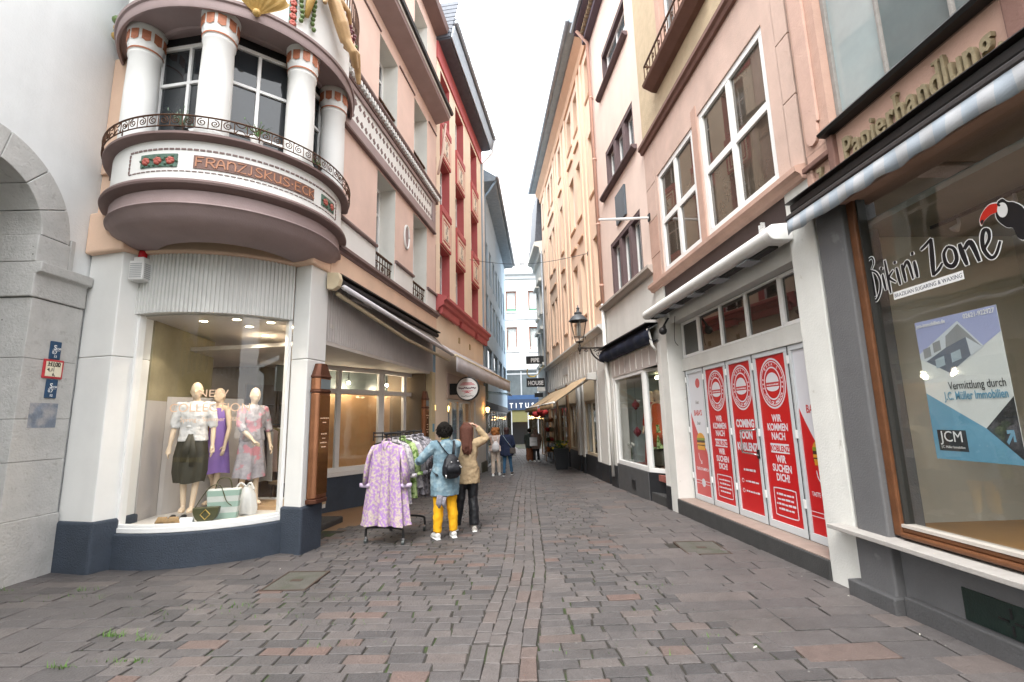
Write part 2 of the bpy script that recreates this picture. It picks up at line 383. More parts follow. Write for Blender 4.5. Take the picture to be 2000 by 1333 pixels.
while y < 6.6:                            # slabs in front of the arcade
    dep = rnd.choice((.18, .24, .28, .21)); x = lerp(XBL, y + dep / 2) + rnd.uniform(-.2, .15)
    while x > -6.2:
        l = rnd.uniform(.28, .55); stone([(x - l, y - .03 * x), (x, y - .03 * x), (x, y + dep - .03 * x), (x - l, y + dep - .03 * x)], tone() * .7 + .12, .009); x -= l
    y += dep
COVERS = [(-2.40, 5.46, .44, .58, 0), (2.37, 6.42, .50, .58, -.1)]
def stone_geo(mb, s):
    _, c, t, cx, cy, h, tx, ty = s
    def P(x, y, dz): return (x, y, gz(y) + dz + h + (x - cx) * tx + (y - cy) * ty)
    i = .007
    inn = []
    for x, y in c:
        d = Vector((x - cx, y - cy)); l = d.length; inn.append((x - d.x / l * i, y - d.y / l * i))
    n = len(mb.v)
    mb.add([P(x, y, .004) for x, y in inn] + [P(x, y, -.001) for x, y in c] + [P(x, y, -.04) for x, y in c],
           [(0, 1, 2, 3)] + [(4 + k, 4 + (k + 1) % 4, (k + 1) % 4, k) for k in range(4)] + [(8 + k, 8 + (k + 1) % 4, 4 + (k + 1) % 4, 4 + k) for k in range(4)])
    mb.tone += [t] * 9
stones = [s for s in stones if not any(abs(s[3] - a) < w_ / 2 - .04 and abs(s[4] - b) < d_ / 2 - .04 for a, b, w_, d_, _ in COVERS)]
stones.sort(key=lambda s: -s[0])
for s in stones[:300]:
    m_ = MB(ground); stone_geo(m_, s); m_.obj('paving_stone', PAVE, ground, smooth=False)
m_ = MB(ground)
for s in stones[300:]: stone_geo(m_, s)
m_.obj('paving_stones', PAVE, ground, kind='stuff')
COVER = M('concrete_cover', (.088, .084, .072), .9, .2, 8, .5, 60, tint=((.062, .066, .046), 5, .5, .2))
for i, (a, b, w_, d_, r_) in enumerate(COVERS):
    t = thing('drain_cover', ('concrete drain cover in the paving before the curved shop window', 'concrete drain cover in the paving near the red doors')[i], 'drain cover', FW, (a, b, gz(b) + .016), 'drain covers in the paving', yaw=-.03)
    a0, b0, z0 = TH[t.name][1]
    MB(t).box((a0 - w_ / 2, b0 - d_ / 2, z0 - .03), (a0 + w_ / 2, b0 + d_ / 2, z0)).obj('lid', COVER, t, bev=.008)
    MB(t).box((a0 - .06, b0 - .035, z0), (a0 + .06, b0 + .035, z0 + .003)).obj('grip', M('rust_iron_plate', (.06, .04, .03), .8, .3, 20), t)
    mb = MB(t)
    for p, q in (((a0 - w_ / 2 - .02, b0 - d_ / 2 - .02), (a0 + w_ / 2 + .02, b0 - d_ / 2)), ((a0 - w_ / 2 - .02, b0 + d_ / 2), (a0 + w_ / 2 + .02, b0 + d_ / 2 + .02)), ((a0 - w_ / 2 - .02, b0 - d_ / 2), (a0 - w_ / 2, b0 + d_ / 2)), ((a0 + w_ / 2, b0 - d_ / 2), (a0 + w_ / 2 + .02, b0 + d_ / 2))):
        mb.box((*p, z0 - .03), (*q, z0 + .002))
    mb.obj('rim', M('rust_iron_plate', (.06, .04, .03)), t)
GRASS = M('grass_blades', (.07, .15, .022), .7, .3, 30, 0)
mb = MB()
for gx, gy, n, sp in [(-5.55, 5.33, 60, .10), (-4.55, 5.28, 26, .07), (-4.75, 5.12, 40, .22), (-4.35, 5.1, 30, .2), (-3.95, 5.0, 16, .2), (-3.3, 4.15, 46, .08), (-2.95, 4.05, 26, .05), (-3.2, 3.62, 40, .05), (-2.85, 3.7, 46, .12), (-3.5, 4.65, 26, .3), (-2.3, 4.5, 30, .3), (-1.9, 4.9, 30, .3), (-2.8, 4.75, 40, .3), (-1.2, 3.9, 20, .3), (.8, 3.7, 16, .3), (1.35, 5.0, 16, .15), (-1.5, 4.3, 12, .2), (1.6, 3.9, 10, .2), (1.2, 4.4, 10, .25), (-5.2, 5.0, 26, .2)]:
    for k in range(n):
        x = gx + rnd.gauss(0, sp); y = gy + rnd.gauss(0, sp * .16); a = rnd.uniform(0, 6.3); h = rnd.uniform(.015, .05) * (1.5 if sp < .12 else .9); l = h * rnd.uniform(.3, 1)
        dx, dy = math.cos(a), math.sin(a); z = gz(y) - .004; ww = .005
        mb.add([(x - dy * ww, y + dx * ww, z), (x + dy * ww, y - dx * ww, z), (x + dx * l, y + dy * l, z + h)], [(0, 1, 2)])
mb.obj('weeds', GRASS, label='short green weeds growing in the paving joints', cat='grass', kind='stuff')
LITTER = M('pale_litter', (.6, .58, .52), .9)
for i, (x, y) in enumerate([(2.9, 5.2), (3.02, 4.6), (3.0, 3.85), (2.5, 4.0), (-2.8, 5.9), (1.7, 3.7)]):
    MB((FW, (x, y, gz(y)))).tube([(x, y, gz(y) + .008), (x + .035 * math.cos(i * 2), y + .035 * math.sin(i * 2), gz(y) + .009)], .006, 6).obj('cigarette_butt', LITTER, label=('pale cigarette butt on the paving by the dark step', 'pale cigarette butt at the foot of the white pillar', 'pale cigarette butt by the grey shop plinth', 'pale cigarette butt on the slabs left of the grey plinth', 'pale cigarette butt before the blue-grey curved plinth', 'pale cigarette butt on the setts at lower right')[i], cat='litter', group='litter on the paving')

# ================================================================ arcade on the left
arc = thing('arcade_building', 'white plastered building with grey stone arch and pier at far left', 'building', L0, (0, 0, -.1))
AC, AZ, AI, AE = -1.37, 3.92, .70, 1.06     # arch centre, springing, inner and outer radius
mb = MB(arc); mr = MB(arc); n = 20
arcp = lambda r, k: (AC + r * math.cos(math.pi * k / n), AZ + r * math.sin(math.pi * k / n))
top = 13.
for k in range(n):                          # plaster above and beside the arch ring
    a, b = arcp(AE, k), arcp(AE, k + 1)
    mb.quad((a[0], 0, a[1]), (a[0], 0, top), (b[0], 0, top), (b[0], 0, b[1]))
mb.quad((AC + AE, 0, 3.6), (.0, 0, 3.6), (.0, 0, top), (AC + AE, 0, top)); mb.quad((-8, 0, 3.6), (AC - AE, 0, 3.6), (AC - AE, 0, top), (-8, 0, top))
mb.box((-.008, -.6, 3.6), (2.5, -.004, top)); mb.box((-.008, -.6, -.2), (2.5, -.03, 3.6)); mb.quad((-8, 0, top), (0, 0, top), (0, -.6, top), (-8, -.6, top)); mb.quad((-8, -.6, 5.2), (0, -.6, 5.2), (0, -.6, top), (-8, -.6, top))
mb.obj('plaster_wall', PLAS, arc)
for k in range(n):                          # voussoirs, proud of the plaster
    pass
ang = [0, 24, 50, 78, 102, 130, 156, 180]
for a, b in zip(ang, ang[1:]):
    mv = MB(arc); m_ = 5; vs = []
    for i in range(m_ + 1):
        t = R(a + .35 + (b - a - .7) * i / m_)
        for r, v in ((AI, .03), (AE, .03), (AI, -.62), (AE, -.62)): vs.append((AC + r * math.cos(t), v, AZ + r * math.sin(t)))
    fs = []
    for i in range(m_):
        q, p = i * 4, i * 4 + 4
        fs += [(q, p, p + 1, q + 1), (q + 1, p + 1, p + 3, q + 3), (q + 3, p + 3, p + 2, q + 2), (q + 2, p + 2, p, q)]
    fs += [(0, 1, 3, 2), (4 * m_, 4 * m_ + 2, 4 * m_ + 3, 4 * m_ + 1)]
    mv.add(vs, fs); mv.obj('voussoir', STONE, arc, bev=.008)
def pier(u0, u1):
    zz = [-.2, .62, 1.26, 1.74, 2.44, 3.15]
    for i, (a, b) in enumerate(zip(zz, zz[1:])):
        g = (.05 if i == 0 else .0)
        MB(arc).box((u0 - g * .3, -.62, a + .003), (u1, .03 + g * .6, b - .001)).obj('stone_block', STONE, arc, bev=.006)
    mi = MB(arc); mi.vprism([(-.66, 3.16), (.05, 3.16), (.05, 3.43), (.115, 3.46), (.115, 3.58), (-.66, 3.58)], u0 - .03, u1 + .0)
    mi.obj('impost', STONE, arc, bev=.012)
    MB(arc).box((u0 - .03, -.62, 3.583), (u0 + (u1 - u0) * .56, .035, AZ - .004)).obj('stone_block', STONE, arc, bev=.01)
    MB(arc).box((u0 + (u1 - u0) * .56 + .006, -.6, 3.583), (min(u1 - .22, u0 + .5), .03, AZ + .08)).obj('stone_block', STONE, arc, bev=.01)
pier(AC + AI, -.005); pier(AC - AI - .6, AC - AI)
mb = MB(arc); mb.box((-5, -2.6, -.2), (.0, -2.5, 6)); mb.box((-5, -2.5, 5.1), (0, -.62, 5.2)); mb.box((-.02, -2.5, -.2), (.0, -.62, 5.1))
mb.obj('passage_wall', PLAS, arc)
BLUEP = M('blue_enamel', (.015, .055, .12), .45, .2, 10, .05); ENW = M('cream_enamel', (.72, .66, .5), .5); ENR = M('red_enamel', (.45, .03, .04), .5)
for i, (z0, z1, u0, u1, m_, lb) in enumerate([(2.46, 2.68, -.385, -.25, BLUEP, 'upper blue enamel utility plate on the stone pier'), (2.225, 2.455, -.44, -.19, ENR, 'red framed cream hydrant plate between two blue plates'), (1.99, 2.215, -.375, -.235, BLUEP, 'lower blue enamel utility plate under the red framed one')]):
    t = thing('hydrant_plate' if i == 1 else 'utility_plate', lb, 'sign', L0, (u0, .033, z0), 'plates on the stone pier')
    MB(t).box((u0, .031, z0), (u1, .048, z1)).obj('plate', m_, t, bev=.006)
    if i == 1:
        f = MB(t).box((u0 + .025, .0485, z0 + .025), (u1 - .025, .051, z1 - .025)).obj('face', ENW, t)
        text('H100', t, BLACK, -.315, .0515, z1 - .078, .07, parent=f, bold=.001); text('4,1', t, BLACK, -.36, .0515, z0 + .085, .06, parent=f); text('6,', t, BLACK, -.31, .0515, z0 + .033, .055, parent=f)
        MB(t).box((-.40, .0512, z0 + .148), (-.235, .053, z0 + .153)).obj('rule', BLACK, f); MB(t).box((-.318, .0512, z0 + .085), (-.313, .053, z0 + .148)).obj('rule', BLACK, f)
    else:
        um = (u0 + u1) / 2
        text('S', t, FRAMEW, um - .012, .0485, z1 - .105, .085, bold=.001); text('150', t, FRAMEW, um + .035, .0485, z1 - .10, .035); text('0,7', t, FRAMEW, um - .015, .0485, z1 - .155, .05); text('12', t, FRAMEW, um, .0485, z0 + .02, .04)
        MB(t).box((um - .045, .0485, z1 - .114), (um + .05, .05, z1 - .11)).obj('rule', FRAMEW, t)
MB((L0, (-.36, .031, 1.78))).box((-.52, .0305, 1.64), (-.18, .0315, 1.93)).obj('paint_patch', M('washed_blue_paint', (.19, .22, .27), .9, .3, 9, .5, 40, tint=((.33, .325, .33), 7, .42, .18)), label='faded bluish paint patch on the stone pier below the plates', cat='paint')

# ================================================================ corner house with oriel and bay shop window
ch = thing('corner_house', 'pink corner house with round white oriel on columns above a curved shop window', 'building', L1, (0, 0, -.1))
W0 = (FW, (0, 0, 0))
BC, BR, B0, B1 = (-4.484, 7.674), 1.657, R(-18.15), R(53.1)
def arcpts(r, a0, a1, n): return [(BC[0] + r * math.sin(a0 + (a1 - a0) * i / n), BC[1] - r * math.cos(a0 + (a1 - a0) * i / n)) for i in range(n + 1)]
PA = [(-5.62, 6.03), (-5.07, 5.89), (-4.97, 6.12), (-4.97, 6.4), (-5.62, 6.5)]
PB = [(-3.17, 6.69), (-2.89, 6.585), (-2.80, 7.0), (-3.02, 7.06)]
def grow(poly, g):
    cx = sum(p[0] for p in poly) / len(poly); cy = sum(p[1] for p in poly) / len(poly)
    return [(x + (g if x > cx else -g), y + (g if y > cy else -g)) for x, y in poly]
for P_, k in ((PA, 0), (PB, 1)):
    for z0, z1 in ((.50, 2.52), (2.525, 3.92)):
        MB(W0).prism(P_, z0, z1).obj('pillar_block', WHITE, ch, bev=.012)
    MB(W0).prism(grow(P_, .035), -.25, .515).obj('plinth', SLATE, ch, bev=.03)
ap = arcpts(BR + .02, B0 - .05, B1 + .03, 24); bp_ = arcpts(BR - .4, B0, B1, 24)
MB(W0).prism(ap + bp_[::-1], -.25, .335).obj('plinth', SLATE, ch, bev=.02)
# window: sill, frame posts, glass, ribbed head
MB(W0).prism(arcpts(BR - .015, B0, B1, 24) + arcpts(BR - .14, B0, B1, 24)[::-1], .338, .40).obj('window_sill', FRAMEW, ch, bev=.008)
wf = MB(W0)
for a0, a1 in ((B0, B0 + .035), (B1 - .03, B1)): wf.prism(arcpts(BR - .025, a0, a1, 2) + arcpts(BR - .12, a0, a1, 2)[::-1], .40, 3.10)
wf.prism(arcpts(BR - .03, B0, B1, 24) + arcpts(BR - .10, B0, B1, 24)[::-1], .40, .435)
wfo = wf.obj('shop_window', FRAMEW, ch, bev=.006)
m_ = MB(W0); m_.lathe([(BR - .062, .435), (BR - .062, 3.12)], 32, BC, B0 + .03, B1 - .025); m_.obj('pane', GL, wfo, smooth=True)
nr = 40; pts = []
for i in range(nr):
    a = B0 + (B1 - B0) * i / nr; b = B0 + (B1 - B0) * (i + 1) / nr
    for f_, r in ((0, BR + .0), (.12, BR + .022), (.55, BR + .022), (.67, BR + .0)):
        t = a + (b - a) * f_; pts.append((BC[0] + r * math.sin(t), BC[1] - r * math.cos(t)))
MB(W0).prism(pts + arcpts(BR - .12, B0, B1, 24)[::-1], 3.10, 3.90).obj('ribbed_panel', M('ribbed_white_panel', (.66, .66, .64), .6, .06, 3, .05, streak=.14), ch)
# peach fascia over the shop
fa = [(-5.63, 5.93), (-5.04, 5.80)] + arcpts(BR + .085, B0 + .03, B1 - .06, 20) + [(-2.84, 6.50), (-2.77, 6.99), (-3.4, 7.4), (-5.6, 7.4)]
MB(W0).prism(fa, 3.90, 4.47).obj('fascia', PEACH, ch, bev=.03)
MB(ch).box((.0, -.3, 3.86), (5.28, .035, 4.315)).obj('fascia', PEACH, ch, bev=.012)
MB(ch).vprism([(-.2, 4.30), (.05, 4.30), (.065, 4.34), (.12, 4.37), (.12, 4.42), (-.2, 4.47)], .12, 5.30).obj('moulding', MAUVE, ch)
# oriel
OC = (-4.05, 6.6); O0, O1 = R(-112), R(118)
def ring(name, prof, mat, n=64): 
    m = MB(W0); m.lathe(prof, n, OC, O0, O1); return m.obj(name, mat, ch, smooth=True, auto=32)
ring('corbel', [(.9, 3.93), (1.05, 3.94), (1.2, 3.975), (1.31, 4.03), (1.39, 4.10), (1.43, 4.17), (1.45, 4.185), (1.47, 4.20), (1.465, 4.215), (1.44, 4.225)], MAUVEL)
ring('corbel_drum', [(1.44, 4.222), (1.44, 4.375), (1.40, 4.38)], MAUVEL)
ring('ledge', [(1.40, 4.375), (1.47, 4.385), (1.535, 4.42), (1.545, 4.445), (1.535, 4.475), (1.45, 4.495)], MAUVE)
par = ring('parapet', [(1.45, 4.494), (1.45, 5.005)], WHITE)
ring('ledge', [(1.44, 5.0), (1.535, 5.012), (1.56, 5.03), (1.56, 5.06), (1.4, 5.085), (.2, 5.09)], MAUVE)
def om(R0, z0): return lambda x, y, d: (OC[0] + (R0 + d) * math.sin(x / R0), OC[1] - (R0 + d) * math.cos(x / R0), z0 + y)
def plaque(name, a0, a1, z0, z1, mat, d=.012, parent=None, n=16):
    m = MB(W0); f = om(1.45, 0); k = n
    vs = []
    for i in range(k + 1):
        s = 1.45 * R(a0 + (a1 - a0) * i / k)
        vs += [f(s, z0, d), f(s, z1, d), f(s, z0, -.01), f(s, z1, -.01)]
    fs = []
    for i in range(k):
        q, p = 4 * i, 4 * i + 4; fs += [(q, p, p + 1, q + 1), (q + 1, p + 1, p + 3, q + 3), (q, q + 2, p + 2, p)]
    fs += [(0, 1, 3, 2), (4 * k, 4 * k + 2, 4 * k + 3, 4 * k + 1)]
    m.add(vs, fs); return m.obj(name, mat, parent or ch)
BRN = M('terracotta_plaque', (.17, .095, .078), .6, .15, 20, .3, 60); ORL = M('terracotta_lettering', (.44, .20, .11), .5, .15, 20)
GRNP = M('green_glazed_tile', (.09, .16, .125), .4, .3, 18, .4, 30); ROSE = M('rose_glaze', (.42, .10, .075), .4, .3, 25, .4, 40)
pq = plaque('name_plaque', 12, 69, 4.645, 4.812, BRN)
GLY = {'F': [[(.1, 0), (.1, 1), (.62, 1)], [(.1, .55), (.5, .55)]], 'R': [[(.1, 0), (.1, 1), (.5, 1), (.66, .85), (.6, .62), (.4, .5), (.1, .5)], [(.35, .5), (.7, 0)]],
       'A': [[(.05, 0), (.2, .8), (.36, 1), (.52, .8), (.68, 0)], [(.14, .4), (.58, .4)]], 'N': [[(.1, 0), (.1, 1)], [(.1, .7), (.3, .95), (.55, .9), (.65, .6), (.65, 0)]],
       'Z': [[(.08, 1), (.65, 1), (.08, 0), (.68, 0)]], 'J': [[(.35, 1), (.35, .1), (.22, -.05), (.08, .08)]],
       'S': [[(.62, .86), (.45, 1), (.22, .95), (.14, .75), (.3, .55), (.52, .43), (.64, .24), (.5, .03), (.25, 0), (.08, .14)]],
       'K': [[(.1, 0), (.1, 1)], [(.62, 1), (.15, .5), (.66, 0)]], 'U': [[(.1, 1), (.1, .25), (.3, 0), (.5, .05), (.62, .3), (.62, 1)], [(.62, .3), (.66, 0)]],
       'E': [[(.62, 1), (.12, 1), (.12, 0), (.64, 0)], [(.12, .52), (.5, .52)]], 'C': [[(.64, .85), (.42, 1), (.18, .85), (.08, .5), (.18, .14), (.42, 0), (.64, .14)]], '-': [[(.12, .5), (.3, .5)]]}
word = 'FRANZJSKUS-ECK'; x = 12.6
for chv in word:
    wd_ = {'-': 2.2, 'J': 3.1}.get(chv, 4.45)
    m = MB(W0); s0 = 1.45 * R(x); k = 1.45 * R(wd_) * .95 / .72 if chv != '-' else .12
    if chv == 'J': k = .13
    f = om(1.45, 4.67)
    strokes(m, [[(s0 + px * k, py * .115) for px, py in ln] for ln in GLY[chv]], .0155, lambda a, b, d: f(a, b, d + .011), .008)
    m.obj('letter', ORL, pq); x += wd_ - .28 + (.15 if chv != 'J' else .1)
for a0, a1, k in ((-13, 5, 3), (75, 88, 2)):
    q = plaque('rose_plaque', a0, a1, 4.655, 4.82, GRNP, n=8)
    for i in range(k):
        a = R(a0 + (a1 - a0) * (i + .5) / k); m = MB(W0); R0 = 1.462
        c = (OC[0] + R0 * math.sin(a), OC[1] - R0 * math.cos(a), 4.728)
        tx, ty = math.cos(a), math.sin(a)
        for rr, nn, dd in ((.046, 6, 0), (.03, 5, .008), (.012, 1, .014)):
            for j in range(nn):
                t = 6.283 * j / nn + rr * 40; e = rr * .6 if nn > 1 else 0
                m.ball((c[0] + tx * e * math.cos(t) + math.sin(a) * dd, c[1] + ty * e * math.cos(t) - math.cos(a) * dd, c[2] + e * math.sin(t)), rr * .55, 8)
        m.obj('rose', ROSE, q, smooth=True)
        m = MB(W0)
        for j in range(5):
            t = 6.283 * j / 5 + .5 + i; e = .07
            m.ball((c[0] + tx * e * math.cos(t), c[1] + ty * e * math.cos(t), c[2] + min(.06, max(-.06, e * math.sin(t)))), .018, 6)
        m.obj('leaf', M('leaf_glaze', (.06, .12, .075), .45, .3, 20), q, smooth=True)
dash = MB(W0); dash.box((-.026, -.006, -.011), (.026, .006, .011)); dme = dash.mesh('dash'); dme.materials.append(MAUVE)
dash = MB(W0); dash.box((-.026, -.006, -.005), (.026, .006, .005)); dme2 = dash.mesh('dash'); dme2.materials.append(MAUVE)
ci = fmat(TH[ch.name]).inverted()
def oat(a, z, r=1.451): return ci @ Vector((OC[0] + r * math.sin(a), OC[1] - r * math.cos(a), z))
for k in range(42):
    a = R(-19.5 + 2.68 * k)
    inst(dme, 'dash', ch, oat(a, 4.885), a - L1.phi); inst(dme2, 'dash', ch, oat(a, 4.605), a - L1.phi)
for k in range(5):
    for a in (R(-20.6), R(91.6)): inst(dme, 'dash', ch, oat(a, 4.64 + .051 * k), a - L1.phi, rot=(0, R(90), a - L1.phi) if 0 else None, scale=(.42, 1, 1.8))
# columns
TERR = M('terracotta_tile', (.40, .15, .08), .6, .25, 14, .3, 40)
cols = [(-4.79, 5.55), (-3.675, 5.34), (-2.885, 5.97), (-2.76, 6.80)]
for x, y in cols:
    m = MB(W0); m.lathe([(.205, 5.085), (.205, 5.13), (.187, 5.15), (.185, 5.9), (.175, 6.40), (.19, 6.42), (.19, 6.445), (.18, 6.45)], 24, (x, y)); c_ = m.obj('column', WHITE, ch, smooth=True, auto=40)
    m = MB(W0); m.lathe([(.177, 6.45), (.194, 6.48), (.186, 6.52), (.205, 6.57), (.207, 6.75), (.222, 6.775), (.222, 6.82), (.1, 6.82)], 24, (x, y)); cp = m.obj('capital', WHITE, c_, smooth=True, auto=40)
    for k in range(10):
        a = 6.283 * k / 10; a0, a1 = a - .22, a + .22; m = MB(W0)
        P_ = lambda r, t, z: (x + r * math.sin(t), y - r * math.cos(t), z)
        m.add([P_(.216, a0, 6.60), P_(.216, a1, 6.60), P_(.216, a1, 6.735), P_(.216, a0, 6.735), P_(.213, a, 6.575), P_(.2, a0, 6.60), P_(.2, a1, 6.60), P_(.2, a1, 6.735), P_(.2, a0, 6.735)],
              [(0, 1, 2, 3), (0, 4, 1), (0, 3, 8, 5), (1, 6, 7, 2), (3, 2, 7, 8)])
        m.obj('tile', TERR, cp)
    m = MB(W0); m.lathe([(.195, 6.472), (.2, 6.485), (.195, 6.498)], 24, (x, y)); m.obj('astragal', TERR, cp, smooth=True)
# oriel room wall, windows between columns
cen = Vector((-4.0, 6.75))
def facet(p, q, inset):
    d = Vector((q[0] - p[0], q[1] - p[1])); return Fr(p[0], p[1], phi=math.atan2(d.y, d.x), sgn=-1), d.length
for (p, q, cl) in (((-4.71, 5.64), (-3.74, 5.49), (.5,)), ((-3.72, 5.49), (-3.03, 6.03), (.5,)), ((-3.01, 6.05), (-2.90, 6.80), (.5,))):
    fr_, l = facet(p, q, 0); T_ = (fr_, (0, 0, 0))
    MB(T_).box((0, -.12, 6.70), (l, -.03, 6.83)).obj('window_head', BLACK, ch)
    window(T_, .02, l - .02, 5.10, 6.70, -.02, FRAMEW, DKP, .055, cl, (.2, .64), .07, mw=.045, parent=ch)
MB(W0).prism([(-5.63, 6.1), (-4.9, 5.72), (-4.62, 5.84), (-3.74, 5.72), (-3.08, 6.3), (-2.98, 7.0), (-3.0, 7.6), (-5.6, 7.6)], 5.0, 5.10).obj('oriel_floor', MAUVE, ch)
MB(W0).prism([(-5.63, 6.02), (-5.3, 5.93), (-4.86, 5.86), (-4.8, 6.0), (-5.5, 6.5)], 5.08, 6.86).obj('oriel_wall', PEACH, ch)
MB(W0).prism([(-5.63, 6.05), (-5.15, 6.05), (-5.15, 6.3), (-5.63, 6.4)], 3.95, 5.08).obj('oriel_wall', PEACH, ch)
MB(W0).prism([(-5.55, 6.4), (-4.64, 5.82), (-3.78, 5.70), (-3.15, 6.18), (-3.05, 7.5), (-5.5, 7.5)], 5.1, 6.80).obj('oriel_room', DARKIN, ch)
ring('soffit', [(.3, 6.825), (1.10, 6.825), (1.12, 6.80), (1.16, 6.80), (1.18, 6.82), (1.53, 6.815), (1.535, 6.74), (1.565, 6.735), (1.575, 6.76), (1.575, 6.86), (1.60, 6.87), (1.605, 6.905), (1.45, 6.93)], MAUVEL)
ring('parapet', [(1.49, 6.90), (1.49, 8.6), (1.2, 8.6)], WHITE)
# oriel balustrade of iron scrolls
rail = thing('balcony_railing', 'rusty wrought iron scroll railing around the white oriel', 'railing', FW, (OC[0], OC[1], 5.09))
m = MB(rail)
for z, r in ((5.255, .011), (5.11, .008)):
    m.tube([(OC[0] + 1.57 * math.sin(O0 + (O1 - O0) * i / 60), OC[1] - 1.57 * math.cos(O0 + (O1 - O0) * i / 60), z) for i in range(61)], r, 5)
m.obj('rail', IRON, rail)
sp = MB(FW); pts = []
for i in range(16):
    t = 10 * i / 15; r = .052 * (1 - i / 18); pts.append((r * math.cos(t + 1.6), 0, r * math.sin(t + 1.6)))
sp.tube(pts, .0065, 4); sme = sp.mesh('scroll'); sme.materials.append(IRON)
sp = MB(FW); sp.tube([(0, 0, -.07), (0, 0, .075)], .006, 4); pme = sp.mesh('bar'); pme.materials.append(IRON)
sp = MB(FW)
for s_ in (1, -1): sp.tube(curve([(-.06, 0, s_ * .07), (-.03, 0, s_ * .03), (0, 0, s_ * .018), (.03, 0, s_ * .03), (.06, 0, s_ * .07)], 3), .006, 4)
lme = sp.mesh('lozenge'); lme.materials.append(IRON)
for k in range(46):
    a = O0 + (O1 - O0) * (k + .5) / 46; p = (1.57 * math.sin(a), -1.57 * math.cos(a), .093)
    inst(lme if k % 12 in (4, 5) else sme, 'lozenge' if k % 12 in (4, 5) else 'scroll', rail, p, a, scale=(1 if k % 2 else -1, 1, 1))
    a2 = O0 + (O1 - O0) * k / 46; inst(pme, 'bar', rail, (1.57 * math.sin(a2), -1.57 * math.cos(a2), .093), a2)
for k in range(0, 47, 6):
    a2 = O0 + (O1 - O0) * k / 46; inst(pme, 'post', rail, (1.55 * math.sin(a2), -1.55 * math.cos(a2), .03), a2, scale=(1.3, 1.3, .6))
# pots of lavender on the oriel ledge
LAV = M('silvery_lavender_leaf', (.20, .27, .20), .8, .3, 30, 0); LAVG = M('green_strap_leaf', (.10, .19, .06), .7, .3, 30, 0)
def potplant(a, rr, lab, mat, n, h, pot):
    x, y = OC[0] + rr * math.sin(R(a)), OC[1] - rr * math.cos(R(a))
    t = thing('potted_plant', lab, 'plant', FW, (x, y, 5.09), 'pots of greenery on the oriel')
    m = MB(t); m.lathe([(.001, 5.09), (.055, 5.09), (.075, 5.21), (.08, 5.21), (.08, 5.225), (.06, 5.22), (.001, 5.2)], 12, (x, y)); m.obj('pot', pot, t, smooth=True, auto=40)
    for k in range(n):
        an = rnd.uniform(0, 6.28); l = h * rnd.uniform(.5, 1); sp_ = rnd.uniform(.2, .75); m = MB(t)
        dx, dy = math.cos(an), math.sin(an); pts = [(x + dx * l * sp_ * q * q, y + dy * l * sp_ * q * q, 5.2 + l * (q - .25 * sp_ * q * q)) for q in (0, .3, .6, .85, 1)]
        w_ = .0042; vs = []
        for (px, py, pz), ww in zip(pts, (.6, 1, 1, .8, .1)): vs += [(px - dy * w_ * ww, py + dx * w_ * ww, pz), (px + dy * w_ * ww, py - dx * w_ * ww, pz)]
        m.add(vs, [(2 * i, 2 * i + 1, 2 * i + 3, 2 * i + 2) for i in range(4)])
        if k % 3 == 0: m.ball(pts[-1], .006, 6, (1, 1, 3.2))
        m.obj('leaf', mat, t)
potplant(2, 1.33, 'silvery lavender in a pot behind the oriel railing, left of middle column', LAV, 90, .27, BLACK)
potplant(38, 1.36, 'green strap-leaved plant in a white pot behind the oriel railing', LAVG, 56, .27, WHITE)
potplant(74, 1.36, 'small trailing green plant behind the railing at the oriel right', LAVG, 36, .13, BLACK)
# sculpted ornaments on the upper balcony
GOLD = M('ochre_majolica', (.50, .32, .10), .45, .2, 9, .3, 40); GRAPE = M('dark_red_grapes', (.14, .03, .04), .4, .3, 20); LEAFG = M('green_majolica', (.11, .17, .055), .45, .3, 20)
def ow(a, r, z): return (OC[0] + r * math.sin(R(a)), OC[1] - r * math.cos(R(a)), z - .28)
sh = thing('shell_ornament', 'ochre scallop shell ornament under the upper balcony', 'ornament', FW, ow(33, 1.6, 7.2))
m = MB(sh); vs = []; nb = 16
for j in range(9):
    q = j / 8
    for i in range(nb * 2 + 1):
        t = -1 + 2 * i / (nb * 2); a = 33 + t * (2 + 11 * math.sin(q * 1.5)); z = 7.12 + .34 * q - .05 * t * t * q
        r = 1.60 + .17 * math.sin(q * 1.57) * (1 - .7 * t * t) + (.014 if i % 4 < 2 else -.008) * q
        vs.append(ow(a, r, z))
w_ = nb * 2 + 1; m.add(vs, [(j * w_ + i, j * w_ + i + 1, (j + 1) * w_ + i + 1, (j + 1) * w_ + i) for j in range(8) for i in range(w_ - 1)])
m.obj('shell', GOLD, sh, smooth=True)
m = MB(sh); m.ball(ow(33, 1.63, 7.09), .05, 12); m.obj('boss', GOLD, sh, smooth=True)
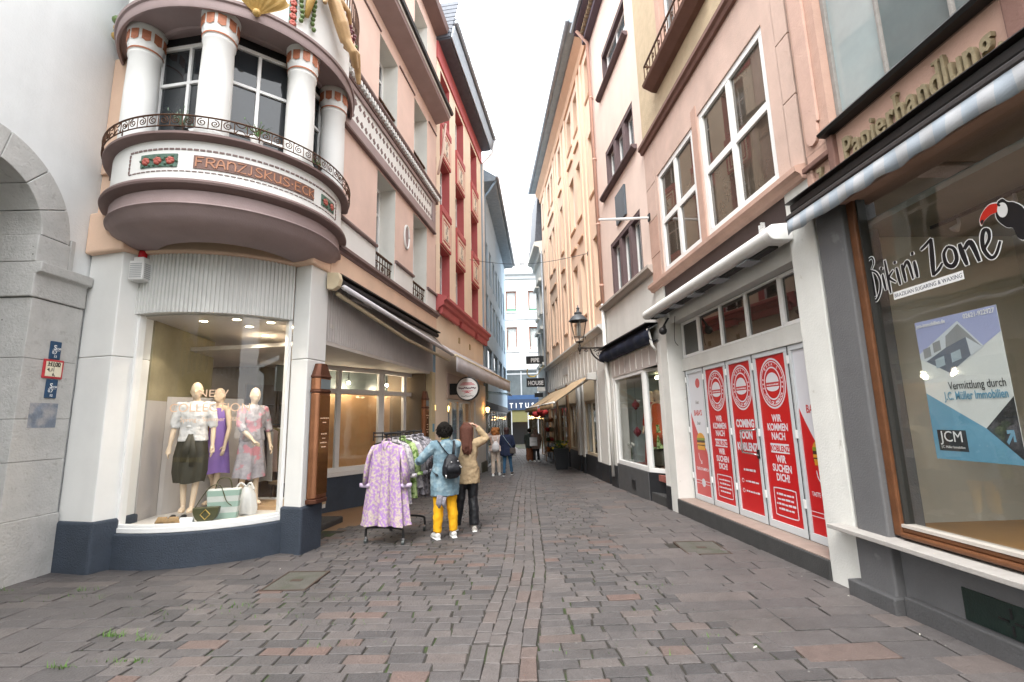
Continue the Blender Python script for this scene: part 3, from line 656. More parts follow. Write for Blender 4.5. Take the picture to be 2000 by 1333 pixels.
for a, lb in ((18, 'strip of red roses on the upper balcony left of the shell'), (50, 'strip of red roses on the upper balcony right of the shell')):
    st = thing('rose_strip', lb, 'ornament', FW, ow(a, 1.47, 7.25), 'rose strips on the upper balcony')
    m = MB(st)
    P4 = [ow(a - 2, 1.472, 7.22), ow(a + 2, 1.472, 7.22), ow(a + 2, 1.472, 8.6), ow(a - 2, 1.472, 8.6)]; Q4 = [ow(a - 2, 1.495, 7.22), ow(a + 2, 1.495, 7.22), ow(a + 2, 1.495, 8.6), ow(a - 2, 1.495, 8.6)]
    m.add(P4 + Q4, [(0, 1, 2, 3), (4, 5, 6, 7), (0, 1, 5, 4), (1, 2, 6, 5), (2, 3, 7, 6), (3, 0, 4, 7)]); m.obj('backing', GRNP, st)
    for k in range(9):
        m = MB(st); c = ow(a, 1.50, 7.31 + .105 * k)
        for rr, e in ((.026, .026), (.02, 0)):
            for j in range(6 if e else 1): m.ball((c[0] + e * math.cos(j) * .8, c[1] + e * math.cos(j) * .6, c[2] + e * math.sin(j * 1.05)), rr, 7)
        m.obj('rose', ROSE, st, smooth=True)
def remesh(o, vs, it=4):
    md = o.modifiers.new('r', 'REMESH'); md.mode = 'VOXEL'; md.voxel_size = vs; md.use_smooth_shade = True
    if it: md = o.modifiers.new('s', 'SMOOTH'); md.factor = .5; md.iterations = it
    return o
pu = thing('cherub_relief', 'ochre cherub with horn of fruit on the upper balcony corner', 'ornament', FW, ow(72, 1.6, 7.2))
m = MB(pu)
m.tube([ow(66, 1.62, 8.25), ow(70, 1.66, 7.98), ow(74, 1.69, 7.75), ow(78, 1.70, 7.55)], [.075, .10, .11, .09], 10)
m.ball(ow(65, 1.63, 8.38), .085, 12)
m.tube([ow(66, 1.66, 8.15), ow(63, 1.72, 7.95), ow(62, 1.70, 7.78)], [.045, .04, .03], 8); m.tube([ow(70, 1.7, 8.12), ow(76, 1.76, 8.0), ow(80, 1.72, 7.9)], [.045, .04, .03], 8)
m.tube([ow(77, 1.7, 7.58), ow(80, 1.78, 7.42), ow(86, 1.74, 7.3)], [.08, .07, .05], 8); m.tube([ow(79, 1.68, 7.55), ow(85, 1.76, 7.5), ow(91, 1.72, 7.32), ow(93, 1.72, 7.18)], [.08, .065, .05, .035], 8)
remesh(m.obj('figure', M('flesh_majolica', (.50, .32, .16), .45, .2, 9, .2), pu, smooth=True), .012, 3)
m = MB(pu); m.tube([ow(56, 1.56, 7.5), ow(57, 1.6, 7.8), ow(58, 1.62, 8.2), ow(59, 1.6, 8.6)], [.03, .06, .085, .1], 10); m.obj('horn', GOLD, pu, smooth=True)
for k in range(22):
    m = MB(pu); m.ball(ow(80 + rnd.uniform(-3, 9), 1.66 + rnd.uniform(-.04, .06), 7.75 + rnd.uniform(-.14, .14)), rnd.uniform(.025, .04), 8); m.obj('fruit', rnd.choice((GRAPE, GRAPE, ROSE, LEAFG)), pu, smooth=True)
for k in range(16):
    m = MB(pu); s_ = -1 if k % 2 else 1; m.ball(ow(57 + s_ * 3.4 + rnd.uniform(-.6, .6), 1.54, 7.4 + .07 * (k // 2) * 1.1), .034, 7); m.obj('leaf', LEAFG, pu, smooth=True)
fl = thing('fruit_relief', 'green fruit relief high on the left edge of the oriel', 'ornament', FW, ow(-66, 1.55, 7.3))
for k in range(14):
    m = MB(fl); m.ball(ow(-62 + rnd.uniform(-9, 9), 1.58 + rnd.uniform(-.02, .06), 7.38 + rnd.uniform(-.1, .16)), rnd.uniform(.045, .065), 9); m.obj('fruit', rnd.choice((LEAFG, LEAFG, GOLD)), fl, smooth=True)
ur = thing('upper_railing', 'dark iron railing on the upper balcony above the cherub', 'railing', FW, ow(60, 1.6, 7.9))
m = MB(ur)
for z in (8.05, 8.25, 8.6): m.tube([ow(52 + 66 * i / 20, 1.62, z) for i in range(21)], .016, 5)
m.obj('rail', MAUVE, ur)
for k in range(22):
    m = MB(ur); m.box((0, 0, 0), (.001, .001, .001)); m = MB(ur); a = 52 + 3 * k; m.tube([ow(a, 1.62, 8.05), ow(a, 1.62, 8.6)], .011, 4); m.obj('bar', IRON, ur)
# ---- wing along the street
ops = [(1.60, 2.50, 4.47, 6.53), (3.58, 4.55, 4.47, 6.53), (1.56, 2.50, 7.9, 9.55), (3.56, 4.52, 7.9, 9.55), (3.5, 4.5, 10.7, 12.4)]
mw_ = MB(ch); wall(mw_, 0, 5.29, 4.3, 13.5, ops, 0, .42, (ch, M('white_reveal', (.72, .71, .66), .8, .06, 3, .08)))
mw_.box((0, -6, 4.3), (5.29, -.43, 13.5)); mw_.obj('wing_wall', PINK, ch)
for i, o in enumerate(ops):
    window(ch, o[0], o[1], o[2] + (.0 if i < 2 else .02), o[3], -.34, FRAMEW, GREYP if i < 2 else DKP, .07, (.5,), (.72,), .07)
for u0, u1 in ((.12, 1.58), (2.52, 3.56), (4.57, 5.29)):
    MB(ch).box((u0, -.02, 4.47), (u1, .012, 4.90)).obj('white_panel', WHITE, ch, bev=.006)
    MB(ch).vprism([(-.02, 4.90), (.05, 4.905), (.06, 4.93), (.05, 4.965), (-.02, 4.975)], u0, u1 + .01).obj('moulding', MAUVE, ch)
    MB(ch).box((u0 + .05, -.01, 9.59), (u1, .03, 9.62)).obj('moulding', MAUVE, ch)
fz = MB(ch); fz.box((.1, -.02, 6.83), (4.87, .02, 7.40)); fzo = fz.obj('frieze', WHITE, ch)
for a, b in (((.05, .0, 6.62), (5.09, .06, 6.83)), ((4.87, .0, 6.83), (5.09, .06, 7.42)), ((.05, .0, 7.40), (5.09, .06, 7.50))):
    MB(ch).box(a, b).obj('frieze_frame', MAUVEL, ch, bev=.01)
MB(ch).vprism([(-.02, 6.57), (.075, 6.57), (.085, 6.60), (.06, 6.63), (-.02, 6.63)], .05, 5.10).obj('moulding', MAUVE, ch)
MB(ch).vprism([(-.02, 7.50), (.08, 7.505), (.08, 7.66), (.15, 7.67), (.17, 7.70), (.17, 7.735), (-.02, 7.76)], .05, 5.27).obj('cornice', MAUVE, ch)
cb = MB(FW); cb.box((-.05, -.006, -.017), (.05, .006, .017)); cb.box((-.017, -.006, .017), (.017, .006, .05)); cb.box((-.017, -.006, -.05), (.017, .006, -.017)); cme = cb.mesh('cross'); cme.materials.append(MAUVE)
db = MB(FW); db.box((-.028, -.05, -.045), (.028, .05, .045)); dnm = db.mesh('dentil'); dnm.materials.append(WHITE)
dz = -TH[ch.name][1][2]
sy = -1
for i in range(27):
    for j in range(2):
        for q in range(1): inst(cme, 'cross', fzo, (.25 + .172 * i + (.0 if j else .086), sy * .024, 6.975 + .285 * j + dz), 0, (1, 1, 1.15))
for i in range(46): inst(dnm, 'dentil', ch, (.12 + .112 * i, sy * .10, 7.60 + dz))
ov = MB(ch); n = 24; ov.face([(3.13 + .13 * math.cos(6.283 * k / n), 5.72 + .26 * math.sin(6.283 * k / n)) for k in range(n)], -.01, .015); od = ov.obj('medallion', MAUVEL, ch)
ov = MB(ch); ov.tube([(3.13 + .14 * math.cos(6.283 * k / n), .02, 5.72 + .27 * math.sin(6.283 * k / n)) for k in range(n + 1)], .024, 6); ov.obj('rim', WHITE, od, smooth=True)
MB(ch).vprism([(0, 9.93), (.40, 10.03), (.42, 10.1), (.42, 10.16), (0, 10.5)], .0, 5.27).obj('pent_roof', MAUVEL, ch)
MB(ch).vprism([(.425, 10.1), (.44, 10.1), (.44, 10.17), (.425, 10.17)], .0, 5.28).obj('eave_board', WHITE, ch)
MB(ch).vprism([(.42, 10.17), (.50, 10.17), (.52, 10.24), (.44, 10.24)], .0, 5.30).obj('gutter', BLACK, ch)
MB(ch).vprism([(0, 12.8), (.35, 12.85), (.4, 13.0), (0, 13.1)], .0, 5.27).obj('cornice', MAUVE, ch)
# french-balcony grilles
for u0, u1, z, lb in ((1.62, 2.48, 4.5, 'small dark iron grille in the nearer pink house window'), (3.6, 4.53, 4.5, 'small dark iron grille in the farther pink house window'), (1.58, 2.48, 7.93, 'small iron grille in the upper pink house window, nearer'), (3.58, 4.5, 7.93, 'small iron grille in the upper pink house window, farther')):
    g = thing('window_grille', lb, 'grille', L1, (u0, -.06, z), 'window grilles of the pink house'); h = .38 if z < 5 else .26
    m = MB(g); m.box((u0, -.08, z + h - .03), (u1, -.03, z + h)); m.box((u0, -.07, z + .02), (u1, -.05, z + .04)); m.box((u0, -.07, z + h * .55), (u1, -.05, z + h * .55 + .015)); m.obj('rail', IRON, g)
    for k in range(7):
        uu = u0 + (u1 - u0) * (k + .5) / 7; MB(g).box((uu - .008, -.067, z), (uu + .008, -.053, z + h)).obj('bar', IRON, g)
    for k in range(3):
        uu = u0 + (u1 - u0) * (k + .5) / 3; MB(g).tube([(uu + .07 * math.cos(t * .6) * (1 - t / 16), -.06, z + h * .3 + .07 * math.sin(t * .6) * (1 - t / 16)) for t in range(13)], .008, 4).obj('scroll', IRON, g)

# ---- shop interior seen through the bay
INW = M('shop_white_wall', (.52, .49, .45), .8, .05, 2, 0); INB = M('shop_walnut', (.10, .055, .03), .6, .25, 3, .1); INF = M('shop_display_floor', (.66, .62, .57), .5, .05, 2, 0)
PANEL = M('pale_fabric_panel', (.46, .43, .41), .9, .10, 1, .3, 8)
MB(W0).prism(arcpts(BR - .13, B0, B1, 16) + [(-2.95, 7.6), (-3.3, 8.2), (-5.3, 8.2), (-5.2, 6.4)], .33, .405).obj('display_floor', INF, ch)
MB(W0).prism(arcpts(BR - .1, B0, B1, 16) + [(-2.8, 7.2), (-3.3, 12), (-8, 12), (-5.5, 6.4)], 3.08, 3.14).obj('shop_ceiling', INW, ch)
MB(W0).prism([(-5.02, 6.4), (-4.95, 6.4), (-5.25, 8.2), (-5.32, 8.2)], .40, 1.98).obj('side_panel', PANEL, ch)
MB(W0).prism([(-5.02, 6.4), (-4.95, 6.4), (-5.25, 8.2), (-5.32, 8.2)], 1.98, 3.08).obj('reflection_panel', M('painted_olive_reflection', (.30, .26, .16), .9, .2, 3, .1, 20), ch)  # olive colour paints the glass's yellowish reflection onto the upper side panel
MB(W0).prism([(-4.98, 6.9), (-5.02, 6.86), (-4.5, 7.9), (-4.54, 7.93)], .40, 2.05).obj('back_panel', PANEL, ch)
MB(W0).prism([(-3.22, 6.8), (-3.15, 6.78), (-3.05, 7.5), (-3.42, 7.75), (-3.45, 7.7)], .40, 3.08).obj('side_panel', INW, ch)
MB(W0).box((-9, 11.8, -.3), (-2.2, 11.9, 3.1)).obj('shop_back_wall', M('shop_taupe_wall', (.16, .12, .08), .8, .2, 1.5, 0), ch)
MB(W0).box((-9, 7.2, -.3), (-8.9, 11.8, 3.1)).obj('shop_side_wall', INW, ch)
MB(W0).box((-9, 6.5, -.2), (-2.4, 12, -.12)).obj('shop_floor', M('shop_oak_floor', (.22, .13, .07), .4, .2, 2, 0), ch)
MB(W0).box((-9, 7.3, -.2), (-5.4, 7.4, 3.1)).obj('shop_front_wall', INW, ch)
for i, (x, z) in enumerate(((-5.3, .2), (-4.5, .2), (-6.1, .2))):
    f = thing('clothes_shelf', ('dark walnut shelving deep inside the corner shop, middle bay', 'dark walnut shelving deep inside the corner shop, right bay', 'dark walnut shelving deep inside the corner shop, left bay')[i], 'shelf', FW, (x, 11.4, -.12), 'shelving inside the corner shop')
    MB(f).box((x - .36, 11.7, -.1), (x + .36, 11.78, 2.6)).obj('back', INB, f)
    for k in range(4): MB(f).box((x - .36, 11.4, .3 + .6 * k), (x + .36, 11.7, .34 + .6 * k)).obj('shelf', INB, f)
    for s_ in (-1, 1): MB(f).box((x + s_ * .36 - .02, 11.4, -.1), (x + s_ * .36 + .02, 11.7, 2.6)).obj('side', INB, f)
pic = thing('wall_picture', 'dark brown picture on the pale panel behind the left mannequin', 'picture', FW, (-4.8, 7.16, 1.5))
MB(pic).prism([(-4.90, 7.015), (-4.885, 7.005), (-4.665, 7.445), (-4.68, 7.455)], 1.42, 1.92).obj('frame', INB, pic)
MB(pic).prism([(-4.88, 7.02), (-4.874, 7.017), (-4.67, 7.425), (-4.676, 7.43)], 1.46, 1.88).obj('canvas', M('ochre_brown_canvas', (.20, .10, .03), .6, .5, 5, .1, tint=((.03, .02, .012), 4, .48, .1)), pic)
LAMP = M('downlight_glow', (1, .86, .62), .5, 0, 1, 0, emit=9)
for i, (x, y) in enumerate(((-4.35, 6.5), (-3.85, 6.45), (-3.95, 6.95), (-3.5, 6.7), (-3.35, 7.05), (-4.1, 7.7))):
    d = thing('downlight', ('lit round downlight in the bay window ceiling, leftmost', 'lit downlight in the bay window ceiling, front middle', 'lit downlight in the bay window ceiling, rear middle', 'lit downlight in the bay window ceiling, right of middle', 'lit downlight in the bay window ceiling, rightmost', 'lit downlight deep in the corner shop ceiling')[i], 'lamp', FW, (x, y, 3.08), 'downlights in the bay window')
    m = MB(d); m.lathe([(.05, 3.079), (.066, 3.074), (.07, 3.079)], 14, (x, y)); m.obj('trim', FRAMEW, d, smooth=True)
    m = MB(d); m.lathe([(.001, 3.076), (.05, 3.076)], 14, (x, y)); m.obj('bulb', LAMP, d)
    pl = bpy.data.lights.new('downlight_beam', 'SPOT'); pl.energy = 9; pl.spot_size = R(110); pl.color = (1, .86, .68); pl.shadow_soft_size = .05
    po = bpy.data.objects.new('downlight_beam', pl); COL.objects.link(po); po.parent = d; po.location = (0, 0, -.02)
MB((FW, (-3.22, 6.95, 2.85))).tube([(-3.3, 6.9, 3.08), (-3.3, 6.9, 2.98), (-3.26, 6.86, 2.93)], [.01, .01, .035], 8).obj('spotlight', FRAMEW, label='small white spotlight at the right end of the bay window', cat='lamp')
for i, (x, y) in enumerate(((-3.9, 9.2), (-3.4, 9.6), (-4.6, 9.8))):
    d = thing('downlight', ('lit downlight in the corner shop beyond the entrance, nearest', 'lit downlight in the corner shop beyond the entrance, right', 'lit downlight in the corner shop beyond the entrance, left')[i], 'lamp', FW, (x, y, 3.08), 'downlights inside the corner shop')
    m = MB(d); m.lathe([(.001, 3.06), (.07, 3.06), (.08, 3.079)], 14, (x, y)); m.obj('bulb', LAMP, d)
    pl = bpy.data.lights.new('downlight_beam', 'SPOT'); pl.energy = 110; pl.spot_size = R(130); pl.color = (1, .82, .6); pl.shadow_soft_size = .08
    po = bpy.data.objects.new('downlight_beam', pl); COL.objects.link(po); po.parent = d; po.location = (0, 0, -.04)
# window lettering
LETT = M('rose_gold_lettering', (.75, .52, .36), .35, .08, 9, 0)
glt = thing('window_lettering', 'rose gold NEW COLLECTION lettering on the curved shop window', 'lettering', FW, (-4.0, 6.05, 1.7))
def gm(a0, z0): 
    return lambda x, y, d: (BC[0] + (BR - .055 + d) * math.sin(R(a0) + x / BR), BC[1] - (BR - .055 + d) * math.cos(R(a0) + x / BR), z0 + y)
text('NEW', glt, LETT, 0, 0, 0, .135, mapf=gm(20.5, 1.99), ext=.001, sx=1.15); text('COLLECTION', glt, LETT, 0, 0, 0, .155, mapf=gm(19.5, 1.80), ext=.001, sx=1.02); text('Spring - Summer 2024', glt, LETT, 0, 0, 0, .078, mapf=gm(20, 1.675), ext=.001)
# alarm box on the ribbed panel
al = thing('alarm_box', 'white louvred alarm box with red beacon beside the left pillar', 'alarm', FW, (-4.90, 6.05, 3.55))
b0_, b1_ = (-4.99, 5.90, 3.52), (-4.80, 6.08, 3.78)
MB(al).box(b0_, b1_).obj('case', FRAMEW, al, bev=.012)
MB(al).prism([(-4.96, 5.93), (-4.83, 5.93), (-4.83, 6.05), (-4.96, 6.05)], 3.78, 3.84).obj('neck', FRAMEW, al, bev=.01)
m = MB(al); m.lathe([(.05, 3.84), (.05, 3.9), (.042, 3.935), (.001, 3.94)], 14, (-4.895, 5.99)); m.obj('beacon', M('red_beacon', (.45, .01, .02), .25, .1, 5, 0), al, smooth=True)
for k in range(8):
    MB(al).box((-4.97, 5.892, 3.55 + .026 * k), (-4.82, 5.90, 3.56 + .026 * k)).obj('louvre', M('grey_louvre', (.42, .43, .44), .5), al); MB(al).box((-4.8, 5.92, 3.55 + .026 * k), (-4.793, 6.06, 3.56 + .026 * k)).obj('louvre', M('grey_louvre', (.42, .43, .44), .5), al)
# copper showcases on pillar
COPPER = M('aged_copper', (.30, .135, .07), .38, .25, 5, .12, 40, metal=.85); CDK = M('dark_copper', (.12, .05, .03), .5, .25, 5, .1, metal=.7)
def showcase(T_, lb, u0, u1, v, zb, zt, dp=.16):
    fr_ = T_[0]; s = thing('copper_showcase', lb, 'showcase', fr_, (u0, v, zb), 'copper showcases at the shop entrance')
    um = (u0 + u1) / 2; r = dp
    pl = lambda g: [(u0 - g, v), (u1 + g, v), (u1 + g, v + r * .55), (u1 - .05, v + r + g), (u0 + .05, v + r + g), (u0 - g, v + r * .55)]
    MB(s).prism(pl(0), zb + .06, zt - .42).obj('body', COPPER, s, bev=.02)
    MB(s).prism(pl(.012), zb, zb + .06).obj('base', CDK, s, bev=.01)
    for z in (zt - .42, zt - .21): MB(s).prism(pl(.014), z, z + .035).obj('band', CDK, s, bev=.01)
    MB(s).prism(pl(0), zt - .385, zt - .21).obj('head', COPPER, s, bev=.01)
    MB(s).box((u0 + .06, v + r + .001, zt - .37), (u1 - .06, v + r + .006, zt - .23)).obj('panel', M('grey_enamel', (.16, .19, .2), .3), s)
    m = MB(s); a = pl(0); k = len(a); m.add([(x, y, zt - .175) for x, y in a] + [(um + (x - um) * .55, v + (y - v) * .75, zt) for x, y in a], [(i, (i + 1) % k, k + (i + 1) % k, k + i) for i in range(k)] + [tuple(range(k, 2 * k))]); m.obj('cap', CDK, s, bev=.01)
    MB(s).box((u0 + .055, v + r + .0005, zb + .12), (u1 - .055, v + r + .005, zt - .46)).obj('front_panel', M('polished_copper', (.38, .17, .07), .22, .2, 3, .02, metal=.9), s)
    for k in range(6): fine_print(s, LETT, um, v + r + .0055, zb + 1.15 - (.06 * k if k < 2 else .10 + .06 * k), (.2, .08, .13, .07, .16, .1)[k], .018)
PBf, _l = facet((-2.905, 6.575), (-2.80, 7.02), 0)
showcase((PBf, 0), 'tall copper display case on the white pillar of the corner shop', .1, .44, .02, .53, 2.47, .12)

# ---- entrance recess of the corner shop (under the awning)
RIB = M('grey_ribbed_board', (.47, .44, .425), .8, .1, 3, .05)
m = MB(ch); pts = []
for i in range(70):
    u = .05 + i * .0745; pts += [(u, -.06), (u + .012, -.045), (u + .045, -.045), (u + .057, -.06)]
m.prism(pts + [(5.27, -.25), (.05, -.25)], 2.86, 3.86); m.obj('ribbed_panel', RIB, ch)
MB(ch).box((.05, -2.6, 2.80), (5.27, -.05, 2.858)).obj('recess_ceiling', M('recess_ceiling_paint', (.55, .51, .47), .8), ch)
# curved glass case on the near side of the entrance
cc = (.02, -.75)     # plan centre of the curve in (u,v)
def cpts(r, a0, a1, n): return [(cc[0] + r * math.sin(a0 + (a1 - a0) * i / n), cc[1] + r * math.cos(a0 + (a1 - a0) * i / n)) for i in range(n + 1)]
cu = cpts(.66, 0.18, 1.57, 10) + [(.68, -1.6)]; ci_ = cpts(.5, 0.18, 1.57, 10) + [(.52, -1.6)]
MB(ch).prism(cu + ci_[::-1], -.25, .40).obj('plinth', SLATE, ch, bev=.015)
MB(ch).prism(cpts(.65, .18, 1.57, 10) + [(.67, -1.6), (.58, -1.6)] + cpts(.56, .18, 1.57, 10)[::-1], .40, .47).obj('window_sill', FRAMEW, ch)
m = MB(ch); q = cpts(.6, .18, 1.57, 10) + [(.62, -1.6)]
m.add([(a, b, .47) for a, b in q] + [(a, b, 2.8) for a, b in q], [(i, i + 1, len(q) + i + 1, len(q) + i) for i in range(len(q) - 1)])
go = m.obj('curved_pane', GL, ch, smooth=True)
MB(ch).box((.60, -.77, .47), (.625, -.745, 2.8)).obj('glazing_bar', FRAMEW, go)
MB(ch).box((-.05, -1.6, .40), (.52, -.2, .46)).obj('display_floor', M('tan_display_floor', (.45, .30, .17), .5), ch)
MB(ch).box((.66, -2.2, -.2), (1.75, -.55, -.02)).obj('entrance_step', M('dark_doormat_stone', (.045, .042, .04), .9, .2, 8, .4), ch, bev=.03)
# back showcase windows
TAN = M('tan_timber_panel', (.52, .30, .14), .6, .15, 3, .1, tint=((.62, .42, .26), 1.2, .45, .2))
SHW = M('grey_white_frame', (.66, .64, .61), .5, .06, 3, .05)
P0, P1, P2 = (1.75, -1.75), (3.75, -.75), (5.2, -.30)
for (a, b) in ((P0, P1), (P1, P2)):
    A = L1.world((*a, 0)); B = L1.world((*b, 0)); d = B - A; l = d.length
    f_ = (Fr(A.x, A.y, phi=math.atan2(d.y, d.x), sgn=-1), (0, 0, 0))
    MB(f_).box((0, -.2, -.3), (l, .02, .55)).obj('plinth', SLATE, ch, bev=.01)
    MB(f_).box((0, -.2, .55), (l, .05, .63)).obj('window_sill', SHW, ch)
    window(f_, 0, l, .63, 2.80, -.02, SHW, GL, .09, (.5,) if a is P0 else (.55,), (.76,), .08, mw=.1, parent=ch, name='shop_window')
    if a is P1 or 1: MB(f_).box((.05 if a is P1 else l * .52, -.55, .55), (l, -.5, 2.25)).obj('display_back', TAN, ch)
    MB(f_).box((0, -.55, .5), (l, -.05, .56)).obj('display_floor', M('tan_display_floor', (.45, .30, .17)), ch)
    MB(f_).box((l * .02, -.62, 2.28), (l * .98, -.56, 2.8)).obj('display_back', M('grey_teal_board', (.11, .13, .13), .3), ch)
for i, (u, v) in enumerate(((2.9, -1.62), (3.35, -1.38), (4.35, -.92))):
    d = thing('display_spot', ('lit spot lamp in the entrance display window, nearest', 'lit spot lamp in the entrance display window, middle', 'lit spot lamp in the entrance display window, farthest')[i], 'lamp', L1, (u, v, 2.5), 'spot lamps of the entrance display')
    m = MB(d); m.ball((u, v, 2.5), .04, 8); m.obj('bulb', LAMP, d, smooth=True); m = MB(d); m.tube([(u, v, 2.53), (u, v, 2.8)], .01, 5); m.obj('stem', BLACK, d)
    pl = bpy.data.lights.new('display_beam', 'POINT'); pl.energy = 4.5; pl.color = (1, .84, .62); pl.shadow_soft_size = .06
    po = bpy.data.objects.new('display_beam', pl); COL.objects.link(po); po.parent = d; po.location = (0, 0, -.08)
MB(ch).box((5.0, -.5, -.2), (5.30, .0, 2.86)).obj('pillar', M('yellowish_pillar', (.62, .50, .30), .8, .08, 3, .08, streak=.1), ch)
f_ = Fr(L1.world((5.0, -.02, 0)).x, L1.world((5.0, -.02, 0)).y, phi=L1.phi, sgn=-1)
showcase((f_, 0), 'tall copper display case at the far side of the shop entrance', -.42, -.1, -.1, .6, 2.35, .1)
MB((L1, (5.15, .002, 1.3))).box((5.08, .001, 1.35), (5.22, .006, 1.55)).obj('notice', M('blue_notice', (.12, .30, .42), .6, .3, 30), label='small blue notice on the yellowish pillar', cat='notice')
# inside rack behind the curved case
ir = thing('shop_clothes_rail', 'dark rail of pale clothes just inside the corner shop entrance', 'clothes rail', L1, (1.5, -2.6, -.1))
m = MB(ir); m.tube([(.7, -2.4, 1.62), (2.6, -2.3, 1.62)], .016, 6); m.tube([(.75, -2.4, -.1), (.75, -2.4, 1.62)], .016, 6); m.tube([(2.55, -2.3, -.1), (2.55, -2.3, 1.62)], .016, 6); m.obj('frame', BLACK, ir)
CLO = [M('ivory_cloth', (.62, .57, .48), .9, .1, 6, .3, 15), M('white_cloth', (.70, .68, .66), .9, .08, 6, .3, 15), M('olive_gold_cloth', (.22, .18, .06), .9, .2, 6, .3, 15), M('black_cloth', (.015, .015, .017), .9, .2, 6, .3, 15), M('blush_cloth', (.58, .44, .40), .9, .1, 6, .3, 15)]
def cloth(mb, c, prof, rip=5, amp=.12, ph=0., n=40, yaw=0.):     # hanging cloth: prof rows (z, half width, half depth)
    vs = []; k = len(prof); cy_, sy_ = math.cos(yaw), math.sin(yaw)
    for i, (z, a, b) in enumerate(prof):
        q = i / (k - 1)
        for j in range(n):
            t = 6.2832 * j / n; rr = 1 + amp * q * math.sin(rip * t + ph + q * .8) + amp * .4 * q * math.sin((rip * 2 + 1) * t - ph)
            x, y = a * math.cos(t) * (1 + .35 * (rr - 1)), b * math.sin(t) * rr
            vs.append((c[0] + x * cy_ - y * sy_, c[1] + x * sy_ + y * cy_, z + .012 * q * math.sin(3 * t + ph)))
    fs = [(i * n + j, i * n + (j + 1) % n, (i + 1) * n + (j + 1) % n, (i + 1) * n + j) for i in range(k - 1) for j in range(n)]
    fs.append(tuple(range(n)))
    mb.add(vs, fs)
for k in range(11):
    u = .85 + .155 * k; z0 = rnd.uniform(.55, .85); m = MB((L1, (u, -2.37, z0)))
    cloth(m, (u, -2.37), [(1.56, .02, .02), (1.53, .03, .12), (1.48, .035, .2), (1.2, .04, .19), (z0, .05, .2)], 4, .2, k)
    m.obj('hanging_garment', CLO[(k * 3) % 5], smooth=True, label='%s garment, %s from the entrance on the rail inside the corner shop' % (('ivory', 'white', 'olive gold', 'black', 'blush')[(k * 3) % 5], ('first', 'second', 'third', 'fourth', 'fifth', 'sixth', 'seventh', 'eighth', 'ninth', 'tenth', 'last')[k]), cat='garment', group='garments on the rail inside the shop')
# ---- awning of the corner shop
AWB = M('beige_awning_metal', (.62, .52, .36), .6, .12, 5, .05); AWF = M('pale_awning_fabric', (.60, .58, .60), .85, .1, 3, .1, 90)
def awning(name, lb, fr_, u0, u1, back, front, drop, fab, metal, v1b=None, grp=None, under=None):
    # back = (v,z) at the wall, front = (v,z) of the front bar at u0; v1b = front at u1
    t = thing(name, lb, 'awning', fr_, (u0, back[0], back[1]), grp); f2 = v1b or front
    m = MB(t); k = 10; vs = []
    for i in range(k + 1):
        q = i / k; u = u0 + (u1 - u0) * q; fv = front[0] + (f2[0] - front[0]) * q; fz_ = front[1] + (f2[1] - front[1]) * q
        for j in range(6):
            s = j / 5; sag = -.03 * math.sin(s * math.pi) * (1 - .3 * math.cos(q * 20)); vs.append((u, back[0] + (fv - back[0]) * s, back[1] + (fz_ - back[1]) * s + sag))
    fs = [(i * 6 + j, i * 6 + j + 1, (i + 1) * 6 + j + 1, (i + 1) * 6 + j) for i in range(k) for j in range(5)]
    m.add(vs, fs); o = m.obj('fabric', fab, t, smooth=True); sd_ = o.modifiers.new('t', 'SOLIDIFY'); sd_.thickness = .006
    if drop:
        m = MB(t); vs = []; n = 60
        for i in range(n + 1):
            q = i / n; u = u0 + (u1 - u0) * q; fv = front[0] + (f2[0] - front[0]) * q; fz_ = front[1] + (f2[1] - front[1]) * q
            wv = .012 * math.sin(i * 1.1) + .008 * math.sin(i * .37)
            vs += [(u, fv + .03, fz_ - .01), (u, fv + .032 + wv, fz_ - drop * .5), (u, fv + .03 + wv * 1.6, fz_ - drop - .008 * math.sin(i * 1.3))]
        m.add(vs, [(i * 3 + j, i * 3 + 3 + j, i * 3 + 4 + j, i * 3 + 1 + j) for i in range(n) for j in range(2)])
        o = m.obj('valance', fab, t, smooth=True); sd_ = o.modifiers.new('t', 'SOLIDIFY'); sd_.thickness = .004
    m = MB(t); m.tube([(u0, front[0], front[1]), (u1, f2[0], f2[1])], .042, 8); m.obj('front_bar', metal, t, smooth=True)
    for q in (.12, .88):
        u = u0 + (u1 - u0) * q; ue = u + (.5 if q < .5 else -.5) * min(1.2, (u1 - u0) * .2); fv = front[0] + (f2[0] - front[0]) * q; fz_ = front[1] + (f2[1] - front[1]) * q
        m = MB(t); m.tube([(u, back[0] - .02, back[1] - .1), (ue, (back[0] + fv) / 2, (back[1] + fz_) / 2 - .09), (u, fv, fz_ - .02)], .026, 6); m.obj('folding_arm', metal, t, smooth=True)
    return t
ca = awning('shop_awning', 'half rolled pale awning over the corner shop entrance', L1, .0, 4.95, (.10, 3.74), (.25, 3.66), 0, M('mottled_awning_fabric', (.20, .175, .155), .9, .4, 9, .3, 30), M('pale_awning_bar', (.66, .64, .66), .6, .08), (.56, 3.27))  # whole fabric in one mottled dark grey-brown
MB(ca).vprism([(.035, 3.62), (.14, 3.60), (.22, 3.66), (.245, 3.76), (.22, 3.86), (.035, 3.88)], -.12, -.02).obj('end_cap', AWB, ca, bev=.01)
m = MB(ca); m.tube([(-.02, .11, 3.80), (5.1, .11, 3.80)], .05, 12); m.obj('roll', M('dark_fabric_roll', (.05, .045, .045), .9, .3, 8, .3, 30), ca, smooth=True)
m = MB(ca); m.box((.0, .035, 3.86), (5.1, .2, 3.885)); m.obj('cover', BLACK, ca)
m = MB(ca); m.tube([(.05, .12, 3.58), (2.6, .26, 3.28), (4.95, .46, 3.12)], .034, 8); m.obj('lower_bar', AWB, ca, smooth=True)

